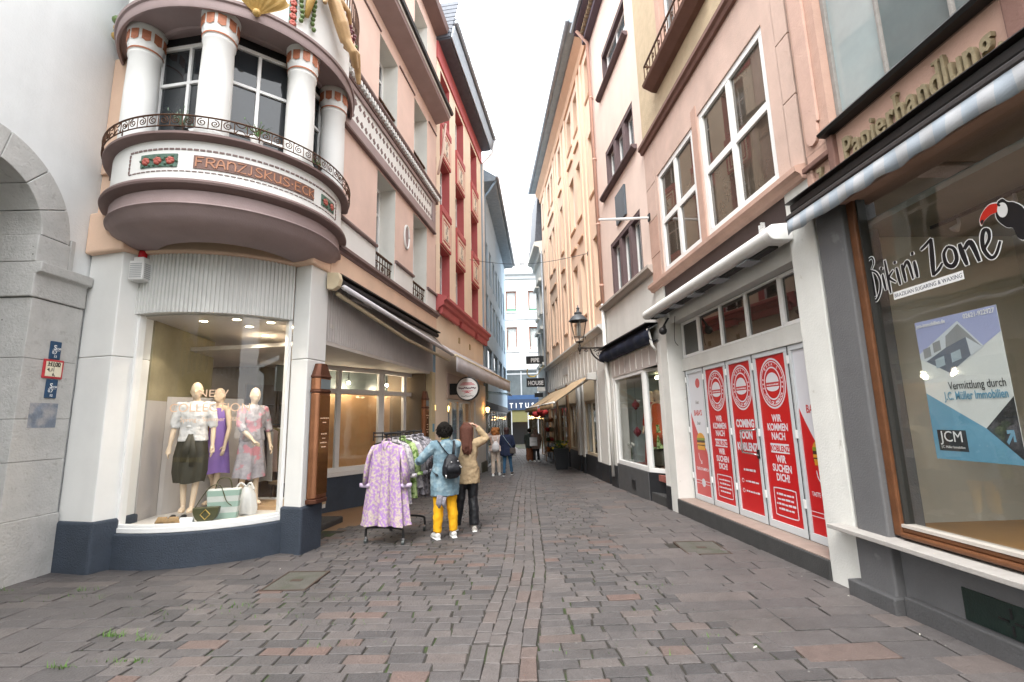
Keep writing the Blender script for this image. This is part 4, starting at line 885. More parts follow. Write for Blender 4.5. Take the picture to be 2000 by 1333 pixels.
# ================================================================ red and cream house
rh = thing('red_house', 'red and cream house with white framed relief panels next to the pink house', 'building', L1, (5.3, 0, -.2))
U0, U1 = 5.31, 11.35
bays = [(5.68, 6.65), (7.34, 8.40), (9.45, 10.5)]
rows_ = [(5.03, 6.52), (7.72, 9.2), (10.42, 12.02)]
m = MB(rh)
wall(m, U0, U1, 4.9, 12.15, [(a, b, c, d) for a, b in bays for c, d in rows_], 0, .32, (rh, REDP))
m.box((U0, -6, 4.55), (U1, -.33, 13.2)); m.obj('wall', CREAM, rh)
for a, b in bays:
    for k, (c, d) in enumerate(rows_):
        window(rh, a, b - .0, c, d, -.24, FRAMEW, DKP, .06, (.5,), (.7,), .06)
        MB(rh).box((a + .02, -.05, c + .05), (b - .3, -.02, c + .09)).obj('guard_bar', BLACK, rh)
        if k < 2:
            z0, z1 = d + .02, rows_[k + 1][0] - .22
            p = MB(rh).box((a - .02, -.01, z0), (b + .02, .05, z1)).obj('relief_panel', REDP, rh, bev=.008)
            MB(rh).face([(a, z0 - .0), (b, z0 - .0), (b, z0 + .001), (a, z0 + .001)], -.3, .05)
            um, zm = (a + b) / 2, (z0 + z1) / 2
            for g, w_ in ((.07, .045), (.2, .03)):
                f = MB(rh); a0, b0, c0, d0 = a + g, b - g, z0 + g, z1 - g
                f.box((a0, .05, c0), (b0, .062, c0 + w_)); f.box((a0, .05, d0 - w_), (b0, .062, d0)); f.box((a0, .05, c0 + w_), (a0 + w_, .062, d0 - w_)); f.box((b0 - w_, .05, c0 + w_), (b0, .062, d0 - w_)); f.obj('frame', CREAM, p)
            MB(rh).box((a + .27, .05, z0 + .27), (b - .27, .056, z1 - .27)).obj('field', M('pale_relief', (.74, .64, .52), .8, .1), p)
            mm = MB(rh)
            for q in range(5): mm.ball((um + .05 * math.sin(q * 2.1), .06, zm - .2 + .1 * q), .055, 8, (1, .35, 1))
            mm.obj('ornament', M('grey_relief', (.40, .36, .31), .8, .2, 20), p, smooth=True)
            MB(rh).box((a - .02, -.02, z1), (b + .02, .07, z1 + .2)).obj('sill', REDP, rh, bev=.01)
MB(rh).box((U0, -.01, 12.15), (U1, .05, 12.72)).obj('frieze', REDP, rh, bev=.01)
MB(rh).vprism([(-.1, 4.55), (.06, 4.55), (.08, 4.62), (.22, 4.70), (.22, 4.80), (.3, 4.84), (.3, 4.92), (.02, 5.0), (-.1, 5.0)], U0 + .02, U1 + .05).obj('cornice', REDP, rh)
for k in range(3): MB(rh).box((U0 + .1 + k * 2.1, .06, 4.46), (U0 + 1.85 + k * 2.1, .16, 4.66)).obj('cornice_block', REDP, rh, bev=.02)
SLT = M('slate_tile', (.075, .085, .105), .55, .3, 6, .3, 25)
MB(rh).vprism([(-.2, 12.7), (.42, 12.72), (.44, 12.9), (.62, 13.35), (-3.5, 16.2), (-3.5, 15)], U0 + .02, U1 - .05).obj('roof', SLT, rh)
m = MB(rh)
for k in range(9): m.box((U0 - .01, -.15, 12.78 + .13 * k), (U0 + .03, .43 + .03 * k, 12.89 + .13 * k))
m.obj('slate_cheek', M('blue_grey_slate', (.13, .15, .185), .5, .2, 8, .2), rh)
MB(rh).vprism([(.44, 12.74), (.47, 12.74), (.56, 13.1), (.50, 13.1)], U0, U1).obj('eave_board', ZINC, rh)
m = MB(rh); m.tube([(U0, .60, 13.22), (U1 - .02, .60, 13.22)], .075, 10); m.obj('gutter', ZINC, rh, smooth=True)
for k in range(11): m = MB(rh); u = U0 + .3 + .55 * k; m.tube([(u, .60, 13.22), (u + .04, .60, 13.22)], .084, 10); m.obj('gutter_bracket', ZINC, rh, smooth=True)
m = MB(rh); m.tube([(U1 - .05, .60, 13.15), (U1 - .05, .5, 12.6), (U1 - .03, .08, 12.2), (U1 - .03, .08, 5.1)], .045, 8); m.obj('downpipe', FRAMEW, rh, smooth=True)
m = MB(rh); m.tube([(5.16, .10, 8.35), (5.2, .22, 9.0), (5.22, .3, 9.9)], .035, 6); m.obj('conduit', PINK, rh, smooth=True)
# ground floor: cream fascia, door, white pier
m = MB(rh); wall(m, U0, U1, -.35, 4.56, [(6.45, 9.55, -.3, 2.25)], .0, .35); m.obj('shop_wall', CREAM, rh)
MB(rh).box((9.6, -.3, -.35), (11.33, .06, 2.9)).obj('pier', WHITE, rh, bev=.01); MB(rh).box((10.4, .062, -.35), (11.33, .10, .12)).obj('plinth', M('olive_plinth', (.12, .12, .09), .8), rh)
MB(rh).box((6.3, -.02, 2.25), (9.6, .03, 2.95)).obj('sign_band', M('pinkish_band', (.60, .47, .40), .8, .08), rh)
window(rh, 6.45, 9.55, -.25, 2.25, -.1, FRAMEW, GL, .08, (.25, .5, .75), (), .07, name='shop_window')
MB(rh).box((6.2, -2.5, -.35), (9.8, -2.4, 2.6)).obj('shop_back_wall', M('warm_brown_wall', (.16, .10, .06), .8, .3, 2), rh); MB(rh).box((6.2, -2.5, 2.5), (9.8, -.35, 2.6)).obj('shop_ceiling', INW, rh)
for i, (x_, l_) in enumerate(((7.0, 'lit amber wall lamp in the doorway under the round sign'), (8.1, 'lit amber lamp inside the shop behind the beige coat'), (10.9, 'lit amber lamp on the white pier behind the round sign'))):
    v_ = -.5 if i < 2 else .22; lt = thing('wall_lamp', l_, 'lamp', L1, (x_, v_, 1.95), 'amber wall lamps of the shop fronts')
    m = MB(lt); m.lathe([(.03, 1.9), (.075, 2.02), (.05, 2.08)], 10, (x_, v_)); m.obj('shade', M('amber_glow', (1, .55, .15), .5, 0, 1, 0, emit=5), lt, smooth=True)
    m = MB(lt); m.tube([(x_, v_, 1.9), (x_, v_ - .1, 1.8), (x_, v_ - .25, 1.85)], .014, 6); m.obj('arm', BLACK, lt)
# old bracket marks
for k, u in enumerate((7.6, 9.0)): MB(rh).box((u, .0, 4.0), (u + .12, .03, 4.18)).obj('bracket_stub', M('ochre_stub', (.42, .30, .16), .8), rh)
awning('shop_awning', 'lilac grey awning with valance over the red house shop', L1, 5.35, 12.2, (.12, 3.62), (.52, 3.30), .42, M('lilac_awning_fabric', (.50, .475, .49), .85, .1, 3, .1, 90), AWB, (.86, 3.10))
# round hanging sign
rs = thing('round_sign', 'round white shop sign with red script on a black ring', 'sign', L1, (6.6, .62, 2.5))
sx0, sz0, su = .55, 2.50, 6.55
sf = (Fr(L1.world((su, 0, 0)).x, L1.world((su, 0, 0)).y, phi=L1.phi - math.pi / 2, sgn=-1), (0, 0, 0))   # faces the viewer: u runs out from the wall
disc = lambda r, n=32: [(sx0 + r * math.cos(6.2832 * k / n), sz0 + r * math.sin(6.2832 * k / n)) for k in range(n)]
MB(sf).face(disc(.34), -.05, .05).obj('ring', BLACK, rs, bev=.01)
fc = MB(sf).face(disc(.305), .0505, .056).obj('face', M('sign_white', (.72, .70, .68), .5), rs)
MB(sf).box((-.05, -.03, 2.34), (.24, .03, 2.66)).obj('bracket', BLACK, rs)
SRED = M('sign_red', (.55, .04, .06), .6, .1)
def scribble(x0, x1, z, a, w_, mt, f=9.):
    m = MB(sf); n = 40; strokes(m, [[(x0 + (x1 - x0) * i / n + .008 * math.sin(i * f / 4), z + a * math.sin(i * f / 6) * (.5 + .5 * math.sin(i * 1.9))) for i in range(n + 1)]], w_, lambda x, y, d: (x, .057 + d, y), .002); m.obj('script', mt, fc)
scribble(sx0 - .25, sx0 + .25, 2.515, .035, .022, M('dark_plum_ink', (.10, .02, .05), .6)); scribble(sx0 - .18, sx0 + .18, 2.29, .018, .01, BLACK)
for q in (-1, 1): m = MB(sf); strokes(m, [curve([(sx0, 2.43), (sx0 + q * .05, 2.38), (sx0 + q * .11, 2.345)], 4)], .008, lambda x, y, d: (x, .057 + d, y), .002); m.obj('flourish', SRED, fc)
for k, (zz, hw) in enumerate(((2.66, .14), (2.63, .19), (2.60, .22), (2.43, .16), (2.40, .10), (2.38, .05))): MB(sf).box((sx0 - hw, .0565, zz), (sx0 + hw, .058, zz + .014)).obj('line', SRED, fc)

# ================================================================ blue house
bh = thing('blue_house', 'slate blue house with rows of narrow windows beyond the red house', 'building', L3, (0, 0, -.3))
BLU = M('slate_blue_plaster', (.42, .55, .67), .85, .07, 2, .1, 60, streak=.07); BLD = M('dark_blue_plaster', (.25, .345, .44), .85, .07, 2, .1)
ops = []
for c, d in ((5.6, 7.05), (7.75, 9.4)):
    for k in range(7): ops.append((1.3 + 1.45 * k, 2.1 + 1.45 * k, c, d))
for k in range(4): ops.append((1.5 + 2.6 * k, 3.5 + 2.6 * k, 3.75, 4.75))
m = MB(bh); wall(m, .35, 12, 2.2, 11.6, ops, 0, .14); m.box((.35, -6, 2.3), (12, -.2, 11.6)); m.obj('wall', BLU, bh)
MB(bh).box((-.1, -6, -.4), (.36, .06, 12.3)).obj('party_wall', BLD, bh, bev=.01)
for o in ops: window(bh, o[0], o[1], o[2], o[3], -.06, M('blue_grey_frame', (.14, .18, .22), .5), DKP, .05, (), (), .05)
MB(bh).vprism([(-.3, 11.55), (.55, 11.6), (.6, 11.75), (.6, 11.8), (-3, 14.2), (-3, 13)], .3, 12.05).obj('roof', M('blue_slate_roof', (.26, .32, .38), .6, .2, 5, .2), bh)
m = MB(bh); m.tube([(.3, .66, 11.75), (12.05, .66, 11.75)], .07, 8); m.obj('gutter', ZINC, bh, smooth=True)
MB(bh).box((.0, -.5, 12.3), (.34, -.05, 12.9)).obj('chimney', BLD, bh)
m = MB(bh); m.tube([(.45, .60, 11.7), (.42, .3, 11.2), (.40, .08, 10.9), (.40, .08, 2.4)], .05, 8); m.obj('downpipe', BLD, bh, smooth=True)
MB(bh).box((.36, -.25, 2.05), (12, .03, 2.35)).obj('shop_lintel', M('dark_slate_band', (.04, .045, .055), .6), bh)
window(bh, .36, 12, -.3, 2.05, -.05, M('steel_frame', (.42, .44, .46), .4, metal=.4), GL, .07, tuple(k / 9 for k in range(1, 9)), (), .06, name='shop_window')
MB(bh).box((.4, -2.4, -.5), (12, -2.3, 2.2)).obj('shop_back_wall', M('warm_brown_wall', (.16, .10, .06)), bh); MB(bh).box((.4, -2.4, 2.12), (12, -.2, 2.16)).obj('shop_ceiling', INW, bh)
gc = thing('glass_canopy', 'small glass canopy at the foot of the blue house', 'canopy', L3, (.4, 0, 2.6))
MB(gc).vprism([(0, 2.72), (.9, 2.62), (.9, 2.64), (0, 2.74)], .3, 2.2).obj('pane', glass('green_glass', (.75, .86, .83)), gc); MB(gc).box((.3, .9, 2.60), (2.2, .93, 2.66)).obj('edge', ZINC, gc); MB(gc).box((.3, .0, 2.3), (.33, .05, 2.75)).obj('bracket', ZINC, gc)

# ================================================================ white house closing the street
eh = thing('end_house', 'tall white house closing the far end of the street', 'building', EN, (0, 0, -.65))
EW = M('bright_white_plaster', (.76, .77, .78), .9, .04, 1, .1)
ops = []
for c, d in ((7.9, 10.1), (11.6, 13.55)):
    for k in range(-3, 4): ops.append((-.5 + 2.1 * k, .5 + 2.1 * k, c, d))
m = MB(eh); wall(m, -9, 9, 6.3, 15.1, ops, 0, .22, (eh, EW)); m.box((-9, -8, 6.3), (9, -.5, 15.1)); m.obj('wall', EW, eh)
WOOD = M('reddish_timber', (.28, .11, .065), .6, .15, 4); BRWN = WOOD
for i, o in enumerate(ops):
    if not -3 < o[0] < 4.2: 
        MB(eh).box((o[0], -.24, o[2]), (o[1], -.2, o[3])).obj('shutter', GREYP, eh); continue
    window(eh, o[0], o[1], o[2], o[3], -.12, WOOD, glass('clear_pane'), .09, (), (), .07)
    m = MB(eh); n = 24; vs = []
    for k in range(n + 1):
        u = o[0] + .12 + (o[1] - o[0] - .24) * k / n; v = -.3 + .025 * math.sin(k * 1.6); vs += [(u, v, o[2] + .1), (u, v, o[3] - .1)]
    m.add(vs, [(2 * k, 2 * k + 2, 2 * k + 3, 2 * k + 1) for k in range(n)]); m.obj('curtain', CURT, eh, smooth=True)
    MB(eh).box((o[0] - .12, .0, o[3]), (o[1] + .12, .05, o[3] + .18)).obj('lintel', EW, eh, bev=.01); MB(eh).box((o[0] - .18, .0, o[2] - .16), (o[1] + .18, .16, o[2])).obj('sill', EW, eh, bev=.01)
    if o[2] > 10: MB(eh).box((o[0] + .1, .0, o[2] + .02), (o[1] - .05, .12, o[2] + .2)).obj('flower_box', M('green_box', (.08, .22, .14), .6), eh)
    else:
        for k in range(9): MB(eh).tube([(o[0] + .1 * k + .1, .12, o[2]), (o[0] + .1 * k + .1, .2, o[2] + .15), (o[0] + .1 * k + .1, .12, o[2] + .3)], .012, 4).obj('basket_bar', FRAMEW, eh)
MB(eh).vprism([(-.1, 14.6), (.2, 14.7), (.25, 14.95), (.5, 15.1), (.5, 15.3), (-.1, 15.5)], -9, 9).obj('cornice', M('grey_white_cornice', (.50, .53, .55), .8), eh)
MB(eh).vprism([(.0, 10.75), (.12, 10.8), (.12, 10.9), (0, 10.95)], -9, 9).obj('string_course', M('grey_white_cornice', (.50, .53, .55)), eh)
MB(eh).vprism([(-.2, 15.4), (-.3, 17.0), (-3.5, 18.6), (-8, 18.6), (-8, 15.4)], -9, 9).obj('roof', M('pale_slate_roof', (.33, .33, .33), .8, .25, 6, .3), eh)
MB(eh).face([(-.9, 15.4), (.9, 15.4), (.9, 17.1), (0, 18.45), (-.9, 17.1)], -1.2, .0).obj('gable', EW, eh); MB(eh).face([(1.4, 15.4), (3.2, 15.4), (3.2, 16.8), (1.4, 16.8)], -1.2, -.1).obj('dormer', EW, eh)
window(eh, -.55, .55, 15.7, 16.7, .02, FRAMEW, GREYP, .08, (.5,), (), .05)
MB(eh).box((2.2, -2.6, 17.4), (2.9, -2.0, 19.4)).obj('chimney', M('brick_chimney', (.30, .16, .11), .9, .2, 8), eh)
m = MB(eh); m.tube([(1.5, -2.5, 18), (1.5, -2.5, 20.6)], .03, 5)
for k in range(5): m.tube([(1.5, -2.9 + .0, 19.6 + .2 * k), (1.5, -2.1, 19.6 + .2 * k)], .015, 4); m.tube([(1.1, -2.5, 19.6 + .2 * k), (1.9, -2.5, 19.6 + .2 * k)], .015, 4)
m.obj('aerial', ZINC, eh)
NAVY = M('navy_fascia', (.018, .035, .075), .5, .15, 4, .03)
MB(eh).box((-9, -.3, 2.45), (9, .12, 3.42)).obj('fascia', NAVY, eh); MB(eh).box((-9, -.2, 6.1), (9, .15, 6.35)).obj('canopy_edge', M('grey_white_cornice', (.50, .53, .55)), eh)
window(eh, -9, 9, 3.42, 6.1, .0, M('steel_frame', (.42, .44, .46)), GREYP, .09, tuple((k + .5) / 12 for k in range(12)), (.86,), .08, mw=.12, name='shopfront_glazing')
MB(eh).box((-9, .0, 3.42), (9, .06, 3.8)).obj('spandrel', M('blue_spandrel', (.03, .07, .16), .4), eh)
text('TITUS', eh, M('sign_white', (.72, .70, .68)), .75, .125, 2.65, .62, bold=.012, space=1.9, sx=.8)
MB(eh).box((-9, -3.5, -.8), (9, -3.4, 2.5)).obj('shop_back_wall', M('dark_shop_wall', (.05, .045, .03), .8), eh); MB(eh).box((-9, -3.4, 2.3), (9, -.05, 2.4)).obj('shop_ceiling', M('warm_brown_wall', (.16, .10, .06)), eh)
window(eh, 1.25, 9, -.72, 2.45, .0, M('steel_frame', (.42, .44, .46)), GL, .09, (.12, .3, .5, .7), (), .07, name='shop_window'); window(eh, -9, -.15, -.72, 2.45, .0, M('steel_frame', (.42, .44, .46)), GL, .09, (.3, .5, .7, .88), (), .07, name='shop_window')
MB(eh).box((-.15, -.1, 1.4), (1.25, .0, 2.45)).obj('door_head', M('olive_panel', (.14, .13, .05), .7), eh); MB(eh).box((-.1, -2, -.75), (1.2, -1.95, 1.4)).obj('doorway', BLACK, eh)
m = MB(eh)
for k in range(26): m = MB(eh); u = .3 + .085 * k + rnd.uniform(-.03, .03); m.ball((u + .2, -.4, 1.75 + rnd.uniform(-.12, .14)), .055, 6); m.obj('bulb', M('warm_bulb', (1, .55, .2), .5, 0, 1, 0, emit=5), eh, smooth=True)

# ================================================================ paper-shop house, near right
SAND = M('red_sandstone', (.50, .325, .26), .88, .12, 4, .3, 55, streak=.12); SANDL = M('pale_sandstone', (.58, .425, .36), .9, .12, 3, .3, 55, streak=.14); SANDD = M('brown_sandstone', (.185, .10, .08), .8, .15, 5, .25, 55)
GRYW = M('grey_masonry_paint', (.125, .125, .13), .8, .10, 4, .25, 60, streak=.1, tint=((.17, .17, .175), 5, .66, .06)); GRYD = M('dark_grey_plinth', (.075, .075, .078), .85, .15, 5, .35, 50)
OAK = M('varnished_oak', (.13, .052, .022), .42, .35, 6, .2, 40)
p1 = thing('paper_shop_house', 'red sandstone shop house with grey ground floor and big window at right edge', 'building', R1, (-.3, 0, -.1))
UE = -4.6
MB(p1).box((-.62, -.35, .5), (-.27, .0, 3.62)).obj('pilaster', GRYW, p1, bev=.015)
MB(p1).box((-.66, -.35, -.3), (-.27, .035, .497)).obj('pilaster_base', GRYW, p1, bev=.015)
MB(p1).box((UE, -.35, -.3), (-.663, -.045, .497)).obj('base_wall', GRYW, p1)
MB(p1).box((-.70, -.3, -.3), (-.18, .095, .085)).obj('plinth', GRYD, p1, bev=.012); MB(p1).box((UE, -.3, -.3), (-.703, .02, .105)).obj('plinth', GRYD, p1, bev=.012)
MB(p1).box((UE, -.15, .50), (-.04, .13, .54)).obj('window_sill', M('pale_stone_sill', (.36, .34, .32), .7, .15, 8, .2), p1, bev=.006)
vt = MB(p1).box((UE, -.05, .11), (-1.17, -.035, .33)).obj('vent_plate', M('dark_green_iron', (.010, .022, .018), .5, .3, 12, .2), p1, bev=.004)
for k in range(4):
    a = R(45 + 90 * k) if 0 else R(90 * k); c = (-1.50, .215)
    MB(p1).tube([(c[0] + .02 * math.cos(a), -.034, c[1] + .02 * math.sin(a)), (c[0] + .085 * math.cos(a), -.034, c[1] + .085 * math.sin(a))], .009, 6).obj('slot', BLACK, vt)
fo = MB(p1); fo.box((-.705, -.18, .56), (-.62, -.05, 3.55)); fo.box((UE, -.2, .56), (-.705, -.03, .60)); fo.box((UE, -.2, .60), (-.705, -.06, .64)); wf1 = fo.obj('window_frame', OAK, p1, bev=.012)
MB(p1).box((-.723, -.16, .66), (-.706, -.08, 3.55)).obj('inner_bead', M('dark_putty', (.03, .03, .028), .6), wf1); MB(p1).box((UE, -.16, .641), (-.706, -.055, .665)).obj('inner_bead', M('whitish_bead', (.48, .44, .40), .6), wf1)
MB(p1).box((UE, -.126, .64), (-.71, -.118, 3.6)).obj('pane', GL, wf1)
MB(p1).box((UE, -1.9, 3.30), (-.35, -.2, 3.36)).obj('shop_ceiling', M('shop_grey_ceiling', (.20, .20, .18), .8), p1); MB(p1).box((UE, -2.0, -.2), (-.35, -1.9, 3.4)).obj('shop_back_wall', M('shop_beige_wall', (.38, .36, .31), .9, .08, 1.2, .05), p1)
MB(p1).box((-.42, -1.9, -.2), (-.35, -.18, 3.35)).obj('shop_side_wall', M('shop_pale_wall', (.50, .49, .44), .9, .08, 1.2, .05), p1); MB(p1).box((UE, -1.9, .55), (-.42, -.15, .60)).obj('display_floor', M('oak_display_floor', (.36, .19, .065), .4, .2, 3, .03), p1)
MB(p1).box((UE, -1.25, .60), (-1.55, -1.2, .98)).obj('display_back', M('oak_panel', (.30, .13, .03), .4, .25, 3, .03), p1)
tr = thing('track_lights', 'ceiling track with small spot lamps inside the right-hand shop', 'lamp', R1, (-1.5, -.7, 3.2))
m = MB(tr); m.box((-3.2, -.75, 3.24), (-.75, -.72, 3.27)); m.obj('track', BLACK, tr)
for k in range(4): m = MB(tr); u = -1.0 - .45 * k; m.tube([(u, -.735, 3.24), (u, -.735, 3.19), (u + .02, -.7, 3.14)], [.012, .012, .04], 8); m.obj('spot', M('grey_plastic', (.35, .35, .34), .5), tr, smooth=True)
# signs on the glass
bz = thing('window_logo', 'black brush script Bikini Zone lettering on the right-hand shop window', 'lettering', R1, (-1.2, -.115, 2.7))
INK = M('ink_black', (.006, .006, .008), .4, .1, 5, 0); SW = M('sticker_white', (.72, .72, .72), .5, .03)
def Bm(x, y, d): return (-.66 - x, -.1165 + d, 2.60 + y - max(0, x - .5) * .13)
raw = [  # brush strokes (x along the reading direction, y up), width profile
 ([(.02, .30), (.05, .36), (.09, .37), (.10, .32), (.07, .27)], .016), ([(.055, .27), (.06, .16), (.065, .02)], .026), ([(.06, .26), (.11, .22), (.135, .14), (.12, .05), (.07, -.02), (.03, .01), (.02, .05)], .022),
 ([(.165, .19), (.17, .10), (.175, .04)], .024), ([(.168, .255), (.16, .23)], .026), ([(.205, .30), (.21, .15), (.215, .0)], .024), ([(.27, .19), (.222, .14), (.275, .08)], .018),
 ([(.30, .20), (.305, .12), (.312, .045)], .026), ([(.295, .26), (.292, .235)], .026), ([(.35, .21), (.355, .13), (.36, .055)], .028), ([(.362, .17), (.39, .215), (.41, .19), (.425, .06)], .026),
 ([(.455, .20), (.462, .06)], .028), ([(.452, .28), (.45, .25)], .026),
 ([(.52, .275), (.56, .30), (.615, .345)], .022), ([(.612, .34), (.598, .20), (.585, .05)], .036), ([(.585, .055), (.63, .09), (.665, .135)], .02),
 ([(.72, .25), (.685, .20), (.69, .12), (.73, .095), (.765, .14), (.76, .22), (.72, .25)], .03), ([(.80, .25), (.81, .17), (.825, .08)], .034), ([(.825, .20), (.865, .245), (.885, .20), (.905, .09)], .034),
 ([(.945, .17), (.985, .23), (.99, .29), (.965, .30), (.945, .24), (.945, .16), (.975, .10), (1.01, .12), (1.045, .20)], .026)]
sk = 1.10
for nm, mat_, ex, d0 in (('outline', SW, .014, 0), ('script', INK, 0, .0012)):
    m = MB(bz)
    for ln, w_ in raw:
        if len(ln) == 2: ln = [ln[0], ((ln[0][0] + ln[1][0]) / 2, (ln[0][1] + ln[1][1]) / 2), ln[1]]
        q = curve([(x * sk, y) for x, y in ln], 4)
        k = len(q); prof = [(w_ * (.55 + .55 * math.sin(math.pi * (i + .6) / (k + .2)))) + ex for i in range(k)]
        if ex: q = [(q[0][0] + (q[0][0] - q[1][0]) * .25, q[0][1] + (q[0][1] - q[1][1]) * .25)] + q[1:-1] + [(q[-1][0] + (q[-1][0] - q[-2][0]) * .25, q[-1][1] + (q[-1][1] - q[-2][1]) * .25)]
        strokes(m, [(q, prof)], w_, lambda x, y, d: Bm(x, y, d + d0), .0006)
    m.obj(nm, mat_, bz)
tg = MB(bz).box((-1.53, -.1165, 2.535), (-.92, -.1145, 2.60)).obj('tagline', SW, bz); text('BRAZILIAN SUGARING & WAXING', bz, M('slate_ink', (.04, .05, .08)), -1.225, -.114, 2.552, .046, parent=tg, ext=.0004, sx=.83)
tc_ = thing('toucan_logo', 'toucan sticker with red beak on the right-hand shop window', 'sticker', R1, (-1.85, -.115, 2.85))
def poly(T_, pts, v, mat_, nm, parent=None, th=.0012):
    return MB(T_).face([(a, b) for a, b in pts], v, v + th).obj(nm, mat_, parent or T_)
body = curve([(-1.845, 2.985), (-1.875, 2.99), (-1.90, 2.955), (-1.94, 2.93), (-1.985, 2.86), (-1.98, 2.72), (-1.95, 2.67), (-1.915, 2.70), (-1.90, 2.77), (-1.865, 2.79), (-1.825, 2.85), (-1.815, 2.90), (-1.825, 2.95), (-1.845, 2.985)], 3)[:-1]
cxb = sum(p[0] for p in body) / len(body); cyb = sum(p[1] for p in body) / len(body)
poly(tc_, [(cxb + (x - cxb) * 1.07, cyb + (y - cyb) * 1.045) for x, y in body], -.1165, SW, 'outline'); poly(tc_, body, -.1152, INK, 'body')
beak = curve([(-1.835, 2.975), (-1.79, 2.985), (-1.745, 2.96), (-1.715, 2.92), (-1.712, 2.885), (-1.72, 2.87), (-1.74, 2.895), (-1.785, 2.915), (-1.835, 2.92), (-1.835, 2.975)], 3)[:-1]
poly(tc_, [(-1.775 + (x + 1.775) * 1.1, 2.928 + (y - 2.928) * 1.14) for x, y in beak], -.1162, SW, 'outline'); poly(tc_, beak, -.114, M('beak_red', (.55, .02, .008), .4, .05), 'beak')
poly(tc_, [(-1.715, 2.90), (-1.727, 2.905), (-1.737, 2.897), (-1.722, 2.872), (-1.713, 2.885)], -.1127, INK, 'beak_tip')
n = 20; poly(tc_, [(-1.862 + .032 * math.cos(6.283 * k / n), 2.915 + .052 * math.sin(6.283 * k / n)) for k in range(n)], -.1135, SW, 'cheek'); poly(tc_, [(-1.85 + .007 * math.cos(6.283 * k / 10), 2.953 + .008 * math.sin(6.283 * k / 10)) for k in range(10)], -.112, INK, 'eye')
# real-estate poster behind the glass
po_ = thing('estate_poster', 'estate agent poster with house picture and blue triangle in the right-hand window', 'poster', R1, (-1.34, -.16, 1.22))
v0 = -.165; a, b, c, d = -1.02, -1.66, 1.22, 2.31
X = lambda f: a + (b - a) * f
Z = lambda f: c + (d - c) * f
SKYB = M('poster_sky_blue', (.33, .36, .56), .6, .05); PBL = M('poster_blue', (.13, .30, .42), .6, .08); PDK = M('poster_charcoal', (.03, .032, .035), .6)
MB(po_).box((b, v0 - .004, c), (a, v0, d)).obj('sheet', M('poster_white', (.60, .62, .61), .6, .04), po_)
def pf(pts, mat_, nm, k): return poly(po_, [(X(x), Z(y)) for x, y in pts], v0 + .0004 * k, mat_, nm, th=.0004)
pf([(0, .72), (0, 1), (1, 1), (1, .83), (.36, .60)], SKYB, 'sky_field', 1)
pf([(0, .76), (.55, .95), (.80, .75), (.36, .60), (0, .72)], M('poster_house_white', (.52, .56, .60), .6), 'house_picture', 2); pf([(.38, .86), (.55, .93), (.78, .75), (.6, .72), (.36, .78)], M('poster_house_grey', (.25, .26, .27), .6), 'house_picture', 3)
pf([(.08, .70), (.36, .78), (.62, .83), (.64, .705), (.36, .60)], M('poster_house_slate', (.13, .15, .19), .6), 'house_picture', 4); pf([(.62, .83), (.78, .75), (.64, .70)], M('poster_house_white', (.52, .56, .60)), 'house_picture', 5)
for x0, y0 in ((.06, .76), (.2, .795)): pf([(x0, y0 - .04), (x0 + .1, y0 - .025), (x0 + .1, y0 + .045), (x0, y0 + .03)], M('poster_house_grey', (.25, .26, .27)), 'house_window', 6)
for x0, y0 in ((.2, .67), (.41, .70)): pf([(x0, y0 - .03), (x0 + .12, y0 - .01), (x0 + .12, y0 + .055), (x0, y0 + .035)], M('poster_pane', (.33, .40, .45), .6), 'house_window', 6)
pf([(0, .47), (.66, .22), (1, .02), (1, 0), (0, 0)], PBL, 'blue_field', 1); pf([(.66, .22), (1, .42), (1, .02)], PDK, 'dark_field', 2)
bx_ = pf([(.06, .06), (.42, .06), (.42, .205), (.06, .205)], PDK, 'logo_box', 3)
V_ = v0 + .004
text('JCM', po_, SW, X(.24), V_, Z(.125), .115, parent=bx_, ext=.0004, sx=.9); text('J.C. Müller Immobilien', po_, SW, X(.24), V_, Z(.08), .026, parent=bx_, ext=.0004, sx=.8)
text('Vermittlung durch', po_, PDK, X(.96), V_, Z(.485), .085, align='RIGHT', ext=.0004, sx=.66); text('J.C. Müller Immobilien', po_, PBL, X(.96), V_, Z(.415), .085, align='RIGHT', ext=.0004, sx=.60, bold=.0015)
text('jcm-immobilien.de', po_, SW, X(.02), V_, Z(.955), .042, align='LEFT', ext=.0004, sx=.8, bold=.001); text('02621-922927', po_, SW, X(.98), V_, Z(.955), .048, align='RIGHT', ext=.0004, sx=.8, bold=.001)
m = MB(po_); strokes(m, [[(.86, .13), (.93, .20)], [(.87, .20), (.935, .205), (.935, .14)]], .024, lambda x, y, d: (X(x), V_ + d, Z(y)), .0005); m.obj('arrow', PBL, po_)
# awning with striped valance
aw1 = thing('striped_awning', 'closed black awning with faded blue striped valance over the right-hand shop', 'awning', R1, (-.1, .05, 3.6))
MB(aw1).vprism([(.0, 3.66), (.14, 3.66), (.16, 3.70), (.16, 3.765), (.0, 3.785)], UE, -.14).obj('cassette', BLACK, aw1, bev=.006); MB(aw1).vprism([(.05, 3.60), (.17, 3.60), (.19, 3.63), (.19, 3.665), (.05, 3.665)], UE, -.08).obj('front_bar', M('dark_brown_metal', (.035, .03, .03), .5), aw1, bev=.006)
MB(aw1).box((UE, .0, 3.785), (-.11, .2, 3.792)).obj('cover_plate', M('dark_brown_metal', (.035, .03, .03)), aw1)
VAL = stripes('faded_striped_fabric', ((.36, .37, .39), (.285, .325, .37)), 0, .21, .9); m = MB(aw1); vs = []; n = 110
for i in range(n + 1):
    u = -.10 + (UE + .1) * i / n; wv = .012 * math.sin(i * .9) + .01 * math.sin(i * .31)
    vs += [(u, .18, 3.615), (u, .188 + wv * .6, 3.53), (u, .185 + wv, 3.455 + .008 * math.sin(i * .7))]
